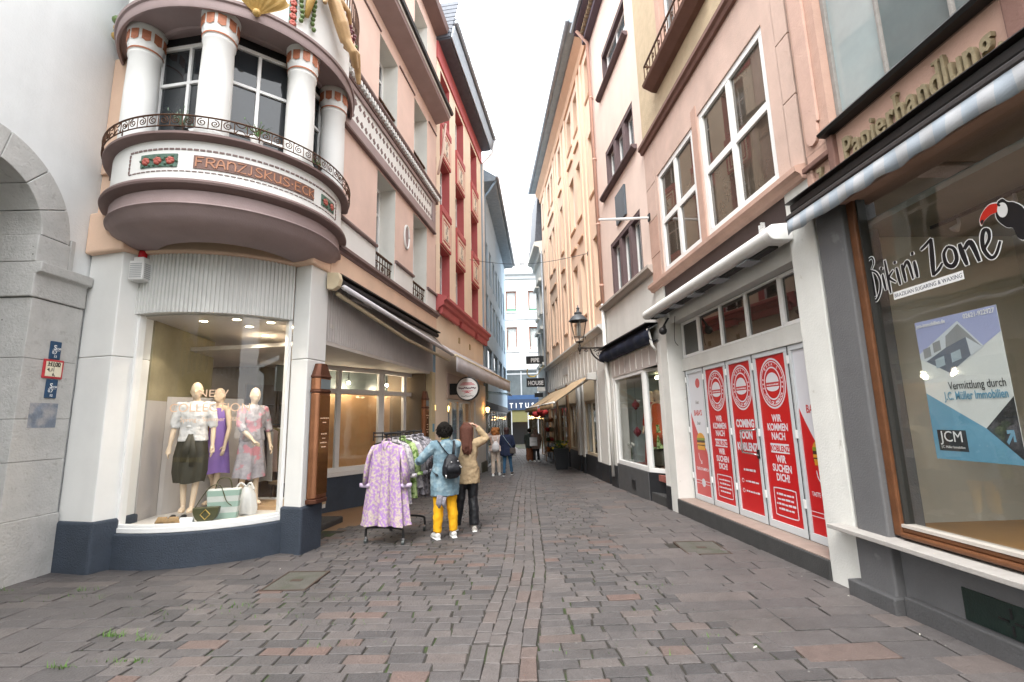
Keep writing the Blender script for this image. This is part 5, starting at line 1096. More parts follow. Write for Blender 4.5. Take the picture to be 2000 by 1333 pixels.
m.add(vs, [(3 * i + j, 3 * i + 3 + j, 3 * i + 4 + j, 3 * i + 1 + j) for i in range(n) for j in range(2)]); o = m.obj('valance', VAL, aw1, smooth=True); o.modifiers.new('t', 'SOLIDIFY').thickness = .004
# fascia with raised letters
OLIVE = M('weathered_olive_letters', (.25, .205, .125), .75, .25, 20, .3)
MB(p1).box((UE, -.3, 3.55), (-.27, .0, 4.24)).obj('fascia', SAND, p1, bev=.01)
MB(p1).box((-.70, -.01, 3.78), (-.62, .05, 4.235)).obj('fascia_frame', SANDD, p1, bev=.012); MB(p1).box((-.64, -.01, 4.06), (-.25, .06, 4.12)).obj('fascia_frame', SANDD, p1, bev=.012); MB(p1).box((-.36, -.01, 3.76), (-.27, .03, 4.06)).obj('fascia_frame', SAND, p1, bev=.01)
MB(p1).box((-2.35, -.01, 3.78), (-2.22, .06, 4.30)).obj('fascia_frame', SANDD, p1, bev=.015)
m = MB(p1)                      # lettering as thick raised slab-serif letters
def raised(body, u_end, u0, z, size, nm='letter'):
    c_ = bpy.data.curves.new('t', 'FONT'); c_.body = body; c_.size = size; o_ = bpy.data.objects.new('t', c_); COL.objects.link(o_)
    wtot = o_.dimensions.x or 1; bpy.context.view_layer.update(); wtot = o_.dimensions.x; bpy.data.objects.remove(o_)
    k = (u0 - u_end) / wtot; x = u0
    for chx in body:
        c_ = bpy.data.curves.new('t', 'FONT'); c_.body = chx; c_.size = size; o_ = bpy.data.objects.new('t', c_); COL.objects.link(o_); bpy.context.view_layer.update(); wd = o_.dimensions.x; bpy.data.objects.remove(o_)
        lo = text(chx, p1, OLIVE, x - wd * k / 2, .02, z, size, ext=.018, bold=.006, sx=k, name=nm)
        mm = MB(p1); xm = x - wd * k / 2; hw = wd * k / 2
        ser = {'P': [(.35, 0)], 'p': [(.35, -.21)], 'i': [(0, 0)], 'r': [(.25, 0)], 'h': [(.3, 0), (-.32, 0), (.42, .72)], 'n': [(.3, 0), (-.32, 0)], 'd': [(-.4, 0), (-.25, .72)], 'l': [(0, 0), (.25, .72)], 'u': [(-.4, 0)], 'a': [(-.4, 0)], '7': [(.0, 0)]}.get(chx, [])
        for sx_, sz_ in ser:
            w2 = min(hw * .55, .03) + .006; mm.box((xm + sx_ * 2 * hw * .9 - w2, .003, z + sz_ * size - .004), (xm + sx_ * 2 * hw * .9 + w2, .035, z + sz_ * size + .02))
        if ser: mm.obj('serif', OLIVE, lo)
        x -= (wd + size * .14) * k
raised('Papierhandlung.', -2.03, -.80, 3.885, .33); raised('7.', -.52, -.43, 3.84, .24)
# upper floor of the paper shop
MB(p1).vprism([(-.1, 4.24), (.10, 4.25), (.12, 4.28), (.06, 4.34), (-.1, 4.36)], UE, -.60).obj('window_ledge', BLACK, p1)
ops = [(UE, -.64, 4.33, 6.6)]
m = MB(p1); wall(m, UE - .3, -.27, 4.24, 9.5, ops, 0, .3); m.box((UE, -5, 4.2), (-.27, -.9, 9.5)); m.obj('wall', SAND, p1)
n = 10; pan = [(-.33, 9.3), (-.33, 4.42)] + [(-.42 + .09 * math.cos(math.pi * k / n), 4.42 - .13 * math.sin(math.pi * k / n)) for k in range(1, n)] + [(-.51, 4.42), (-.51, 4.50), (-.53, 4.50), (-.53, 9.3)]
MB(p1).face(pan, 0, .03).obj('panel', M('rose_sandstone', (.55, .37, .305), .9, .1, 4, .3, 55), p1, bev=.006)
window(p1, UE, -.64, 4.33, 6.6, -.08, M('weathered_grey_frame', (.26, .245, .23), .8, .2, 10, .3), M('pale_grey_window', (.30, .35, .355), .06, .3, .7, 0, spec=.7), .05, tuple(1 - (1.23 - .64) * (k + 1) / (-UE - .64) for k in range(6)), (), .06, mw=.03)
MB(p1).box((-2.4, .0, 4.32), (-2.2, .14, 4.6)).obj('console', SANDD, p1, bev=.03)

# ================================================================ sandstone house with red doors
sh_ = thing('sandstone_house', 'red sandstone house with large white upper windows over red shop doors', 'building', R2, (0, 0, -.1))
DKF = M('dark_brown_fascia', (.055, .042, .042), .35, .2, 4, .05)
PW = M('white_pillar_paint', (.66, .66, .63), .75, .08, 3, .2, 50, streak=.1, tint=((.5, .49, .45), 8, .68, .06))
MB(sh_).box((-.34, -.35, -.25), (.06, .0, 4.07)).obj('pillar', PW, sh_, bev=.012); MB(sh_).box((3.80, -.38, -.3), (4.13, .0, 3.66)).obj('pillar', PW, sh_, bev=.012)
MB(sh_).box((.05, -.55, -.3), (3.82, .02, .135)).obj('step', M('dark_step_stone', (.05, .05, .05), .75, .2, 6, .3), sh_, bev=.012); MB(sh_).box((.06, -.5, .136), (3.81, .0, .145)).obj('step_tread', M('tan_step_tiles', (.30, .235, .20), .7, .2, 7, .15), sh_)
MB(sh_).box((.05, -.36, 3.33), (3.82, -.12, 3.72)).obj('lintel', M('grey_white_lintel', (.60, .60, .58), .7, .08), sh_)
MB(sh_).box((.05, -.36, 2.42), (3.82, -.27, 2.65)).obj('transom_beam', PW, sh_, bev=.006)
MB(sh_).box((-.34, -.3, 3.66), (4.13, -.02, 4.06)).obj('fascia', DKF, sh_); MB(sh_).box((3.72, -.02, 3.66), (4.13, .012, 4.04)).obj('fascia_edge', PW, sh_)
tu = [3.76, 3.06, 2.29, 1.555, .77, .08]
for k in range(5): window(sh_, tu[k + 1] + .005, tu[k] - .005, 2.655, 3.32, -.285, FRAMEW, M('transom_pane', (.03, .027, .022), .02, .3, 1, 0, spec=1.), .05 if k in (0, 4) else .028, (), (), .06, name='transom_window')
RED = M('print_red', (.50, .010, .012), .32, .06, 2, 0); REDL = M('print_red_faded', (.50, .06, .06), .35, .06, 2, 0); PRW = M('print_white', (.62, .62, .66), .35, .03, 2, 0); ALU = M('white_door_profile', (.55, .58, .60), .35, .05, 4, 0)
BUN = M('print_bun', (.62, .30, .03), .4, .2, 20, 0); PAT = M('print_patty', (.05, .018, .008), .4, .2, 20, 0); LET = M('print_lettuce', (.20, .26, .02), .4, .2, 20, 0)
vd = -.29
def ringm(T_, cu_, cz, r0, r1, mat_, nm, parent, v, sx_=1., sz=1.):
    m = MB(T_); n = 32; vs = []
    for k in range(n):
        t = 6.2832 * k / n; c_, s_ = math.cos(t), math.sin(t)
        vs += [(cu_ + r0 * c_ * sx_, v, cz + r0 * s_ * sz), (cu_ + r1 * c_ * sx_, v, cz + r1 * s_ * sz)]
    m.add(vs, [(2 * k, 2 * k + 1, (2 * k + 3) % (2 * n), (2 * k + 2) % (2 * n)) for k in range(n)]); return m.obj(nm, mat_, parent)
def logo(T_, u, z, r, parent, v):
    for r0, r1 in ((.93 * r, r), (.84 * r, .88 * r), (.60 * r, .66 * r)): ringm(T_, u, z, r0, r1, PRW, 'logo_ring', parent, v, sz=1.2)
    n = 24; top_ = [(u + .5 * r * math.cos(math.pi * k / n), z + .05 * r + .46 * r * math.sin(math.pi * k / n)) for k in range(n + 1)]
    poly(T_, top_, v, PRW, 'logo_bun', parent, .0006); bot = [(u + .5 * r * math.cos(math.pi * (1 + k / n)), z - .16 * r + .22 * r * math.sin(math.pi * (1 + k / n))) for k in range(n + 1)]; poly(T_, bot, v, PRW, 'logo_bun', parent, .0006)
    MB(T_).box((u - .56 * r, v, z - .13 * r), (u + .56 * r, v + .0008, z + .02 * r)).obj('logo_band', REDL, parent); fine_print(T_, PRW, u, v + .001, z - .09 * r, .9 * r, .06 * r, parent)
    for wd, a0, a1, sg in (("BABA'S", 2.25, .9, 1), ('TASTE OF AMERICA', 3.75, 5.68, -1)):
        k = len(wd)
        for i, cx_ in enumerate(wd):
            if cx_ == ' ': continue
            t = a0 + (a1 - a0) * i / (k - 1); rr = .70 * r if sg > 0 else .82 * r
            x, y = rr * math.cos(t), 1.2 * rr * math.sin(t)
            text(cx_, T_, PRW, u - x, v + .0008, z + y, .19 * r, parent=parent, ext=.0002, rot=t - math.pi / 2 if sg > 0 else t + math.pi / 2, bold=.001)
    for s_ in (-1, 1):
        for k in range(3): t = s_ * (.28 * (k - 1)) + (0 if s_ > 0 else math.pi); ringm(T_, u - .75 * r * math.cos(t), z + .75 * r * math.sin(t), 0.001, .045 * r, PRW, 'logo_star', parent, v)
def burger(T_, u, z, w_, parent, v):
    n = 12
    poly(T_, [(u + w_ * math.cos(math.pi * k / n), z + .05 + .11 * math.sin(math.pi * k / n)) for k in range(n + 1)], v, BUN, 'bun', parent, .0005)
    for k, (m_, h) in enumerate(((LET, .04), (PAT, .0), (BUN, -.04), (PAT, -.075))):
        poly(T_, [(u - w_ * 1.02, z + h), (u - w_ * .4, z + h - .022), (u + w_ * .2, z + h - .005), (u + w_ * 1.02, z + h - .018), (u + w_ * 1.0, z + h + .03), (u - w_, z + h + .035)], v + .0006 * (k + 1), m_, 'filling', parent, .0005)
    poly(T_, [(u - w_ * .95, z - .06), (u - w_ * .9, z - .13), (u + w_ * .9, z - .13), (u + w_ * .95, z - .06)], v + .003, BUN, 'bun', parent, .0005)
names = ['white and red door leaf with burger picture at the left end', 'red door leaf with round logo, second from left', 'red COMING SOON door leaf with steel handle', 'red door leaf with round logo, fourth from left', 'white and red door leaf with burger picture beside the white pillar']
for k in range(5):
    ua, ub = tu[k + 1] + .012, tu[k] - .012
    dl = thing('door_leaf', names[k], 'door', R2, ((ua + ub) / 2, vd, .15), 'folding shop doors')
    fr_ = MB(dl); z0, z1 = .15, 2.415; fw = .062
    fr_.box((ua, vd - .05, z0), (ub, vd, z0 + fw + .03)); fr_.box((ua, vd - .05, z1 - fw), (ub, vd, z1)); fr_.box((ua, vd - .05, z0 + fw + .03), (ua + fw, vd, z1 - fw)); fr_.box((ub - fw, vd - .05, z0 + fw + .03), (ub, vd, z1 - fw))
    fr_.obj('frame', ALU, dl, bev=.005)
    a_, b_ = ua + fw, ub - fw; um = (a_ + b_) / 2; pv = vd - .018
    pane = MB(dl).box((a_, vd - .03, z0 + fw + .03), (b_, vd - .02, z1 - fw)).obj('film', RED if k in (1, 2, 3) else PRW, dl)
    pv = vd - .0195
    for g in (-.012, .012): MB(dl).box((ub - .004 + g, vd - .012, z0), (ub - .0015 + g, vd + .0015, z1)).obj('gasket', M('black_gasket', (.03, .03, .03), .7), dl)
    if k in (1, 3):
        logo(dl, um, 1.99, .275, pane, pv)
        for i, (t_, z) in enumerate((('WIR', 1.50), ('KOMMEN', 1.385), ('NACH', 1.27), ('WIR', .985), ('SUCHEN', .87), ('DICH!', .755))): text(t_, dl, PRW, um, pv, z, .125, parent=pane, ext=.0003, bold=.004, sx=.80)
        q = MB(dl).box((um - .19, pv, 1.10), (um + .19, pv + .0008, 1.22)).obj('text_box', PRW, pane); text('KOBLENZ', dl, RED, um, pv + .001, 1.122, .105, parent=q, ext=.0003, bold=.003, sx=.82)
        m = MB(dl)
        rr = curve([(um - .22, .36), (um - .22, .62), (um - .2, .655), (um, .66), (um + .2, .655), (um + .22, .62), (um + .22, .36), (um + .2, .325), (um, .32), (um - .2, .325), (um - .22, .36)], 3); strokes(m, [rr], .014, lambda x, y, d: (x, pv + d, y), .0006); m.obj('border', PRW, pane)
        for i in range(4): fine_print(dl, PRW, um, pv, .575 - .06 * i, (.34, .32, .38, .3)[i], .026, pane)
    elif k == 2:
        logo(dl, um, 1.99, .275, pane, pv)
        for i, t_ in enumerate(('COMING', 'SOON', 'KOBLENZ')): text(t_, dl, PRW, um, pv, 1.42 - .165 * i, .15, parent=pane, ext=.0003, bold=.007, sx=.78)
        fine_print(dl, PRW, um, pv, .80, .30, .034, pane)
        for i in range(2): fine_print(dl, PRW, um - .03, pv, .645 - .14 * i, .34, .026, pane); ringm(dl, um + .2, .655 - .14 * i, .02, .03, PRW, 'icon', pane, pv)
        h = MB(dl); h.tube(curve([(ua + .04, vd, 1.40), (ua + .04, vd + .07, 1.38), (ua + .30, vd + .075, 1.37), (ua + .32, vd + .075, 1.34), (ua + .32, vd + .075, 1.10), (ua + .30, vd + .075, 1.07), (ua + .04, vd + .07, 1.06), (ua + .04, vd, 1.04)], 3), .012, 8); h.obj('handle', M('brushed_steel', (.5, .5, .5), .25, .1, 10, 0, metal=.9), dl, smooth=True)
        MB(dl).box((ua + .02, vd, 1.0), (ua + .06, vd + .02, 1.12)).obj('lock', BLACK, dl)
    else:
        edge = curve([(a_, .78), (a_ + .06, 1.0), (um - .06, 1.14), (um + .06, 1.28), (b_ - .07, 1.52), (b_, 1.66)], 4)
        poly(dl, edge + [(b_, z0 + fw + .03), (a_, z0 + fw + .03)], pv - .0005, REDL if k == 0 else RED, 'red_wave', pane, .0008)
        if k == 0: ringm(dl, um - .08, 2.16, .0, .085, REDL, 'logo_disc', pane, pv)
        text('Great', dl, INK, um, pv, 1.80, .085, parent=pane, ext=.0003, shear=.35, sx=.62); text("BABA'S", dl, REDL, um, pv, 1.60, .13, parent=pane, ext=.0003, bold=.004, sx=.75); text('Smash', dl, INK, um, pv, 1.44, .08, parent=pane, ext=.0003, shear=.35, sx=.62)
        burger(dl, um - .03, 1.14, .15, pane, pv + .001)
        m = MB(dl); strokes(m, [curve([(um + .10, .95), (um + .08, .86), (um + .0, .78)], 4), [(um + .05, .78), (um, .775), (um + .005, .83)]], .014, lambda x, y, d: (x, pv + d, y), .0008); m.obj('arrow', PRW, pane)
        text('TASTE OF AMERICA', dl, PRW, um, pv + .0005, .66, .07, parent=pane, ext=.0003, bold=.001, sx=.72)
        for zz in (.43, .48): MB(dl).box((a_, pv, zz), (b_, pv + .001, zz + .008)).obj('rule', PRW, pane)
        ringm(dl, um, .455, .0, .07, PRW, 'logo_disc', pane, pv + .001)
    for z in (.5, 1.3, 2.2): MB(dl).box((ub - .02, vd, z), (ub + .012, vd + .018, z + .10)).obj('hinge', FRAMEW, dl, bev=.003)
MB(sh_).box((.05, -.45, .1), (3.82, -.36, 3.4)).obj('door_backing', DARKIN, sh_)
# white cassette awning
aw2 = thing('cassette_awning', 'closed white cassette awning above the red doors', 'awning', R2, (.1, .0, 3.55))
n = 12; prof = [(.0, 3.50), (.17, 3.50)] + [(.20 + .075 * math.sin(math.pi * k / n), 3.585 - .085 * math.cos(math.pi * k / n)) for k in range(n + 1)] + [(.0, 3.69)]
MB(aw2).vprism(prof, .10, 4.22).obj('cassette', M('white_aluminium', (.72, .72, .70), .4, .06, 3, .02, streak=.08), aw2, smooth=True, auto=30)
prof2 = [(a_ * 1.03, 3.595 + (z_ - 3.595) * 1.08) for a_, z_ in prof]; MB(aw2).vprism(prof2, -.02, .10).obj('end_cap', FRAMEW, aw2, bev=.012)
MB(aw2).box((.2, .04, 3.475), (4.1, .15, 3.50)).obj('arm_bay', M('dark_slot', (.03, .03, .03), .8), aw2)
for k in range(5): MB(aw2).box((.6 + .75 * k, .0, 3.46), (.85 + .75 * k, .19, 3.485)).obj('arm_joint', ZINC, aw2, bev=.005)
hd = thing('hand_emblem', 'small white hand shaped bracket on the dark fascia', 'emblem', R2, (.55, .0, 3.8))
m = MB(hd); m.box((.47, -.018, 3.74), (.60, .0, 3.86)); m.obj('palm', FRAMEW, hd, bev=.01)
for k in range(3): MB(hd).tube([(.49 + .045 * k, -.008, 3.86), (.49 + .045 * k, -.008, 3.93 - .02 * abs(k - 1))], .014, 6).obj('finger', FRAMEW, hd)
fl_ = thing('floodlight', 'small black camera lamp with dangling cable beside the red doors', 'lamp', R2, (3.65, .02, 3.1))
m = MB(fl_); m.tube([(3.62, .0, 3.40), (3.62, .08, 3.28), (3.62, .10, 3.2)], [.02, .02, .045], 8); m.obj('arm', BLACK, fl_, smooth=True); m = MB(fl_); m.ball((3.62, .12, 3.16), .075, 12); m.obj('head', BLACK, fl_, smooth=True); m = MB(fl_); m.tube(curve([(3.55, -.1, 3.42), (3.5, -.05, 3.2), (3.5, -.04, 2.95), (3.42, -.06, 2.85)], 4), .006, 4); m.obj('cable', BLACK, fl_)
# first floor
ops = [(2.06, 3.62, 4.27, 6.26), (.09, 1.84, 4.27, 6.31)]; m = MB(sh_); wall(m, -.12, 3.74, 4.05, 7.1, ops, 0, .12); m.box((-.34, -6, 4.06), (4.24, -.4, 12.6)); m.obj('wall', SANDL, sh_)
for z0, z1 in ((4.2, 5.05), (5.055, 5.8), (5.805, 6.45), (6.455, 7.06)):
    MB(sh_).box((-.34, -.1, z0), (-.125, .004, z1 - .006)).obj('stone_block', SANDL, sh_, bev=.006)
for z0, z1 in ((4.2, 4.75), (4.755, 5.5), (5.505, 6.2), (6.205, 7.06)): MB(sh_).box((3.745, -.1, z0), (4.22, .006, z1 - .006)).obj('stone_block', SAND if z0 < 5 else SANDL, sh_, bev=.006)
MB(sh_).box((1.86, -.05, 4.2), (2.04, .012, 6.5)).obj('mullion_pier', SAND, sh_, bev=.006)
RFL = M('bronze_tinted_pane', (.085, .070, .055), .02, .5, .6, 0, spec=1.)
for o in ops: window(sh_, *o, -.02, FRAMEW, RFL, .10, (.5,), (.5,), .08, mw=.11)
MB(sh_).vprism([(-.05, 4.04), (.05, 4.05), (.07, 4.10), (.12, 4.13), (.12, 4.19), (-.05, 4.24)], -.34, 4.24).obj('cornice', SANDD if 0 else SAND, sh_); MB(sh_).vprism([(-.05, 7.05), (.05, 7.06), (.07, 7.12), (.11, 7.15), (.11, 7.22), (-.05, 7.27)], -.34, 4.26).obj('cornice', SANDD, sh_)
ROUGH = M('beige_roughcast', (.52, .42, .285), .95, .14, 6, .7, 70)
ops = [(1.35, 3.05, 8.0, 10.2)]; m = MB(sh_); wall(m, -.34, 4.24, 7.2, 12.6, ops, 0, .2); m.obj('upper_wall', ROUGH, sh_)
for u in (1.35, 2.15, 2.93): MB(sh_).box((u - .06, -.1, 8.0), (u + .12, .02, 10.2)).obj('window_jamb', SAND, sh_, bev=.01)
for u0, u1 in ((1.47, 2.09), (2.27, 2.87)): window(sh_, u0, u1, 8.0, 10.2, -.10, FRAMEW, GREYP, .06, (), (.7,), .06)
MB(sh_).vprism([(-.05, 7.82), (.10, 7.84), (.26, 7.93), (.28, 7.98), (-.05, 8.0)], 1.1, 3.32).obj('window_sill', SANDD, sh_)
bg_ = thing('window_grille', 'dark iron balcony grille under the sandstone house top window', 'grille', R2, (2.2, .22, 8.0))
m = MB(bg_); m.box((1.15, .21, 8.34), (3.28, .24, 8.37)); m.box((1.15, .215, 8.02), (3.28, .235, 8.04)); m.box((3.26, .0, 8.34), (3.28, .24, 8.37)); m.obj('rail', IRON, bg_)
for k in range(15): MB(bg_).box((1.2 + .148 * k, .218, 8.02), (1.216 + .148 * k, .232, 8.36)).obj('bar', IRON, bg_)
for k in range(7): MB(bg_).tube([(1.3 + .3 * k + .055 * math.cos(t * .6) * (1 - t / 16), .225, 8.2 + .07 * math.sin(t * .6) * (1 - t / 16)) for t in range(13)], .008, 4).obj('scroll', IRON, bg_)
fa_ = thing('flag_bracket', 'white metal flag arm standing out from the sandstone house corner', 'bracket', R2, (4.1, .0, 5.6)); m = MB(fa_); m.tube([(4.15, .0, 5.62), (4.17, .5, 5.60), (4.2, 1.05, 5.60)], [.022, .03, .018], 6); m.obj('arm', FRAMEW, fa_); MB(fa_).box((4.1, .0, 5.55), (4.2, .03, 5.7)).obj('wall_plate', BLACK, fa_)

# ================================================================ pink house with dark window surrounds
ph = thing('pink_house', 'pale pink house with dark stone windows above a white dress shop', 'building', R3, (0, 0, -.15))
PNK = M('pale_pink_plaster', (.77, .62, .545), .9, .06, 2, .2, 55, streak=.08); DST = M('dark_plum_stone', (.125, .085, .088), .8, .12, 5, .15)
OFFW = M('offwhite_paint', (.70, .69, .66), .75, .07, 3, .12, 50, streak=.12); LILW = M('greyish_lilac_board', (.50, .45, .43), .8, .07, 3, .05)
wins = [(.42, 2.6, 4.66, 6.10, 3), (.42, 2.56, 7.56, 8.72, 3), (.5, 2.4, 10.5, 11.6, 1)]
m = MB(ph); wall(m, -.2, 3.55, 4.5, 13.2, [w_[:4] for w_ in wins], 0, .22, (ph, DST)); m.box((-.2, -6, 4.45), (3.55, -.3, 13.2)); m.obj('wall', PNK, ph)
for a, b, c, d, k in wins:
    l = (b - a) / k
    for i in range(k):
        if k > 1:
            window(ph, a + l * i + .09, a + l * (i + 1) - .09, c + .02, d - .1, -.12, FRAMEW, GREYP, .05, (.5,), (), .06)
            for uu in (a + l * i, a + l * (i + 1) - .09): MB(ph).box((uu, -.2, c + .02), (uu + .09, -.015, d - .1)).obj('stone_mullion', DST, ph, bev=.008)
        else: window(ph, a + .08, b - .08, c + .02, d - .1, -.12, FRAMEW, GREYP, .08, (.5,), (), .06)
    MB(ph).box((a, -.2, d - .1), (b, -.01, d)).obj('stone_lintel', DST, ph)
    if c > 5: MB(ph).vprism([(-.05, c - .10), (.07, c - .09), (.13, c - .03), (.13, c + .015), (-.05, c + .02)], a - .12, b + .38).obj('window_sill', DST, ph)
MB(ph).vprism([(-.05, 4.46), (.06, 4.47), (.10, 4.53), (.14, 4.57), (.14, 4.63), (-.05, 4.66)], -.14, 3.55).obj('cornice', M('grey_beige_cornice', (.42, .37, .33), .8, .1), ph)
m = MB(ph); m.box((-.2, -.35, 2.62), (3.55, -.01, 4.47)); m.obj('shop_wall', OFFW, ph)
MB(ph).box((1.2, .0, 6.33), (1.9, .05, 7.1)).obj('wall_plaque', M('slate_plaque', (.08, .10, .12), .5, .15), ph, bev=.008)
DKE = M('dark_plum_eave', (.11, .085, .11), .7, .12); MB(ph).vprism([(-.1, 13.0), (.2, 13.0), (.2, 13.25), (.45, 13.3), (.45, 13.45), (-2, 15.5), (-2, 13)], -.3, 3.62).obj('roof', DKE, ph)
m = MB(ph)
for k in range(26): m = MB(ph); u = -.2 + .147 * k; m.box((u, .2, 13.16), (u + .07, .30, 13.27)); m.obj('dentil', M('ochre_dentil', (.40, .30, .2), .8), ph)
m = MB(ph); m.tube([(-.3, .50, 13.42), (3.6, .50, 13.42)], .07, 8); m.obj('gutter', ZINC, ph, smooth=True)
dp = thing('downpipe', 'pink painted downpipe between the pink and orange houses', 'downpipe', R3, (3.42, .07, 0)); m = MB(dp); m.tube([(3.42, .40, 13.3), (3.42, .09, 12.9), (3.42, .07, 4.7)], .05, 8); m.obj('upper_pipe', M('pink_pipe', (.55, .33, .26), .6, .1), dp, smooth=True); m = MB(dp); m.tube([(3.42, .07, 4.7), (3.42, .07, 2.9), (3.30, .07, 2.6), (3.30, .07, .1)], .05, 8); m.obj('lower_pipe', OFFW, dp, smooth=True)
for z in (11, 9, 7, 5.2): m = MB(dp); m.tube([(3.42, .07, z), (3.42, .07, z + .06)], .062, 8); m.obj('clamp', M('pink_pipe', (.55, .33, .26)), dp, smooth=True)
# navy awning, dress shop
nv = thing('navy_awning', 'rolled navy awning over the dress shop window', 'awning', R3, (1.8, 0, 3.2)); m = MB(nv); k = 30; vs = []
for i in range(k + 1):
    u = -.06 + 3.62 * i / k; w_ = .03 * math.sin(i * 1.3) + .02 * math.sin(i * .5)
    for v, z in ((.0, 3.42), (.14, 3.40), (.20 + w_ * .5, 3.28), (.17 + w_, 3.12), (.06, 3.07), (.0, 3.12)): vs.append((u, v, z))
m.add(vs, [(i * 6 + j, i * 6 + 6 + j, i * 6 + 7 + j, i * 6 + 1 + j) for i in range(k) for j in range(5)]); m.obj('fabric', M('navy_canvas', (.020, .028, .055), .8, .2, 6, .3, 20), nv, smooth=True)
MB(nv).box((-.1, .0, 3.42), (3.62, .26, 3.445)).obj('top_plate', BLACK, nv); m = MB(nv); m.tube([(.0, .18, 3.34), (-.02, .12, 3.0), (-.05, .06, 2.9)], .03, 8); m.obj('bracket', OFFW, nv, smooth=True)
MB(ph).box((.0, -.3, 2.62), (3.1, .012, 3.06)).obj('sign_board', LILW, ph)
for k in range(8): MB(ph).box((.05 + .4 * k, .012, 2.66), (.075 + .4 * k, .022, 3.06)).obj('board_rib', OFFW, ph)
MB(ph).box((-.15, -.3, -.3), (.06, .01, 3.06)).obj('pillar', OFFW, ph, bev=.01); MB(ph).box((3.08, -.35, .0), (3.55, .02, 2.63)).obj('pillar', OFFW, ph, bev=.01); MB(ph).box((3.06, -.36, -.35), (3.56, .05, .38)).obj('plinth', M('black_granite', (.018, .019, .022), .45, .25, 12, .1), ph, bev=.01); MB(ph).box((-.2, -.31, -.35), (.02, .04, .3)).obj('plinth', M('black_granite', (.018, .019, .022)), ph, bev=.01)
MB(ph).box((.92, -.35, -.35), (3.06, .03, .45)).obj('plinth', GRYD, ph, bev=.01); MB(ph).box((.0, -.8, -.35), (.92, -.42, .45)).obj('plinth', M('black_granite', (.018, .019, .022)), ph, bev=.01); MB(ph).box((.06, -.6, -.3), (.9, -.0, .06)).obj('door_step', M('dark_step_stone', (.05, .05, .05)), ph, bev=.015); MB(ph).box((1.75, .03, -.02), (2.0, .036, .18)).obj('vent', BLACK, ph)
window(ph, .92, 3.06, .45, 2.64, .0, FRAMEW, GL, .10, (), (), .10, name='shop_window')
A = R3.world((.92, 0, 0)); B = R3.world((.1, -.42, 0)); d = A - B
fa2 = (Fr(A.x, A.y, phi=math.atan2(B.y - A.y, B.x - A.x), sgn=1), (0, 0, 0)); dl_ = d.length
A2 = (Fr(A.x, A.y, phi=math.atan2(B.y - A.y, B.x - A.x), sgn=-1), (0, 0, 0)); window(A2, .0, dl_, .45, 2.64, .0, FRAMEW, GL, .09, (), (), .07, name='side_window', parent=ph); MB(A2).box((0, -.3, -.3), (dl_, .02, .45)).obj('plinth', M('black_granite', (.018, .019, .022)), ph)
MB(ph).box((-.1, -1.9, -.3), (3.5, -1.8, 2.7)).obj('shop_back_wall', M('pale_teal_wall', (.36, .42, .42), .8, .1), ph); MB(ph).box((-.1, -1.9, 2.62), (3.5, -.05, 2.66)).obj('shop_ceiling', M('teal_ceiling', (.12, .16, .15), .6), ph); MB(ph).box((.2, -1.8, .3), (3.5, -.1, .42)).obj('display_floor', M('rose_rug', (.30, .10, .08), .9, .5, 10), ph); MB(ph).box((3.4, -1.9, .3), (3.5, -.3, 2.7)).obj('shop_side_wall', M('pale_teal_wall', (.36, .42, .42)), ph)
for i, u in enumerate((1.2, 1.35, 2.0, 2.15)):
    l = thing('shop_spotlight', ('first', 'second', 'third', 'fourth')[i] + ' warm spot lamp from the right in the dress shop ceiling', 'lamp', R3, (u, -.8, 2.55), 'spot lamps of the dress shop'); m = MB(l); m.ball((u, -.8, 2.53), .045, 8); m.obj('bulb', M('warm_bulb', (1, .55, .2)) if 0 else M('warm_white_bulb', (1, .85, .5), .5, 0, 1, 0, emit=6), l, smooth=True)
for i, (u, z) in enumerate(((2.35, 1.9), (2.35, 1.25))):
    h = thing('hanging_ornament', ('upper dark red bauble hanging in the dress shop window', 'lower dark red bauble hanging in the dress shop window')[i], 'ornament', R3, (u, -.3, z), 'baubles in the dress shop window'); m = MB(h); m.lathe([(.001, z + .12), (.03, z + .09), (.10, z), (.08, z - .06), (.001, z - .14)], 10, (u, -.3)); m.obj('bauble', M('dark_red_velvet', (.16, .015, .03), .8, .2, 20), h, smooth=True); m = MB(h); m.tube([(u, -.3, z + .1), (u, -.3, z + .55)], .004, 4); m.obj('cord', BLACK, h)
ohc = M('white_orchid', (.72, .72, .68), .7); orc = thing('orchid', 'white orchid low in the dress shop window', 'plant', R3, (2.75, -.25, .45)); 
for k in range(7): m = MB(orc); m.ball((2.75 + rnd.uniform(-.12, .12), -.25 + rnd.uniform(-.05, .05), .85 + rnd.uniform(-.06, .1)), .045, 7, (1, .5, 1)); m.obj('blossom', ohc, orc, smooth=True)
m = MB(orc); m.tube([(2.75, -.25, .42), (2.72, -.25, .7), (2.75, -.25, .85)], .008, 5); m.obj('stem', LAVG, orc); m = MB(orc); m.lathe([(.04, .42), (.06, .55)], 10, (2.75, -.25), cap=True); m.obj('pot', FRAMEW, orc)

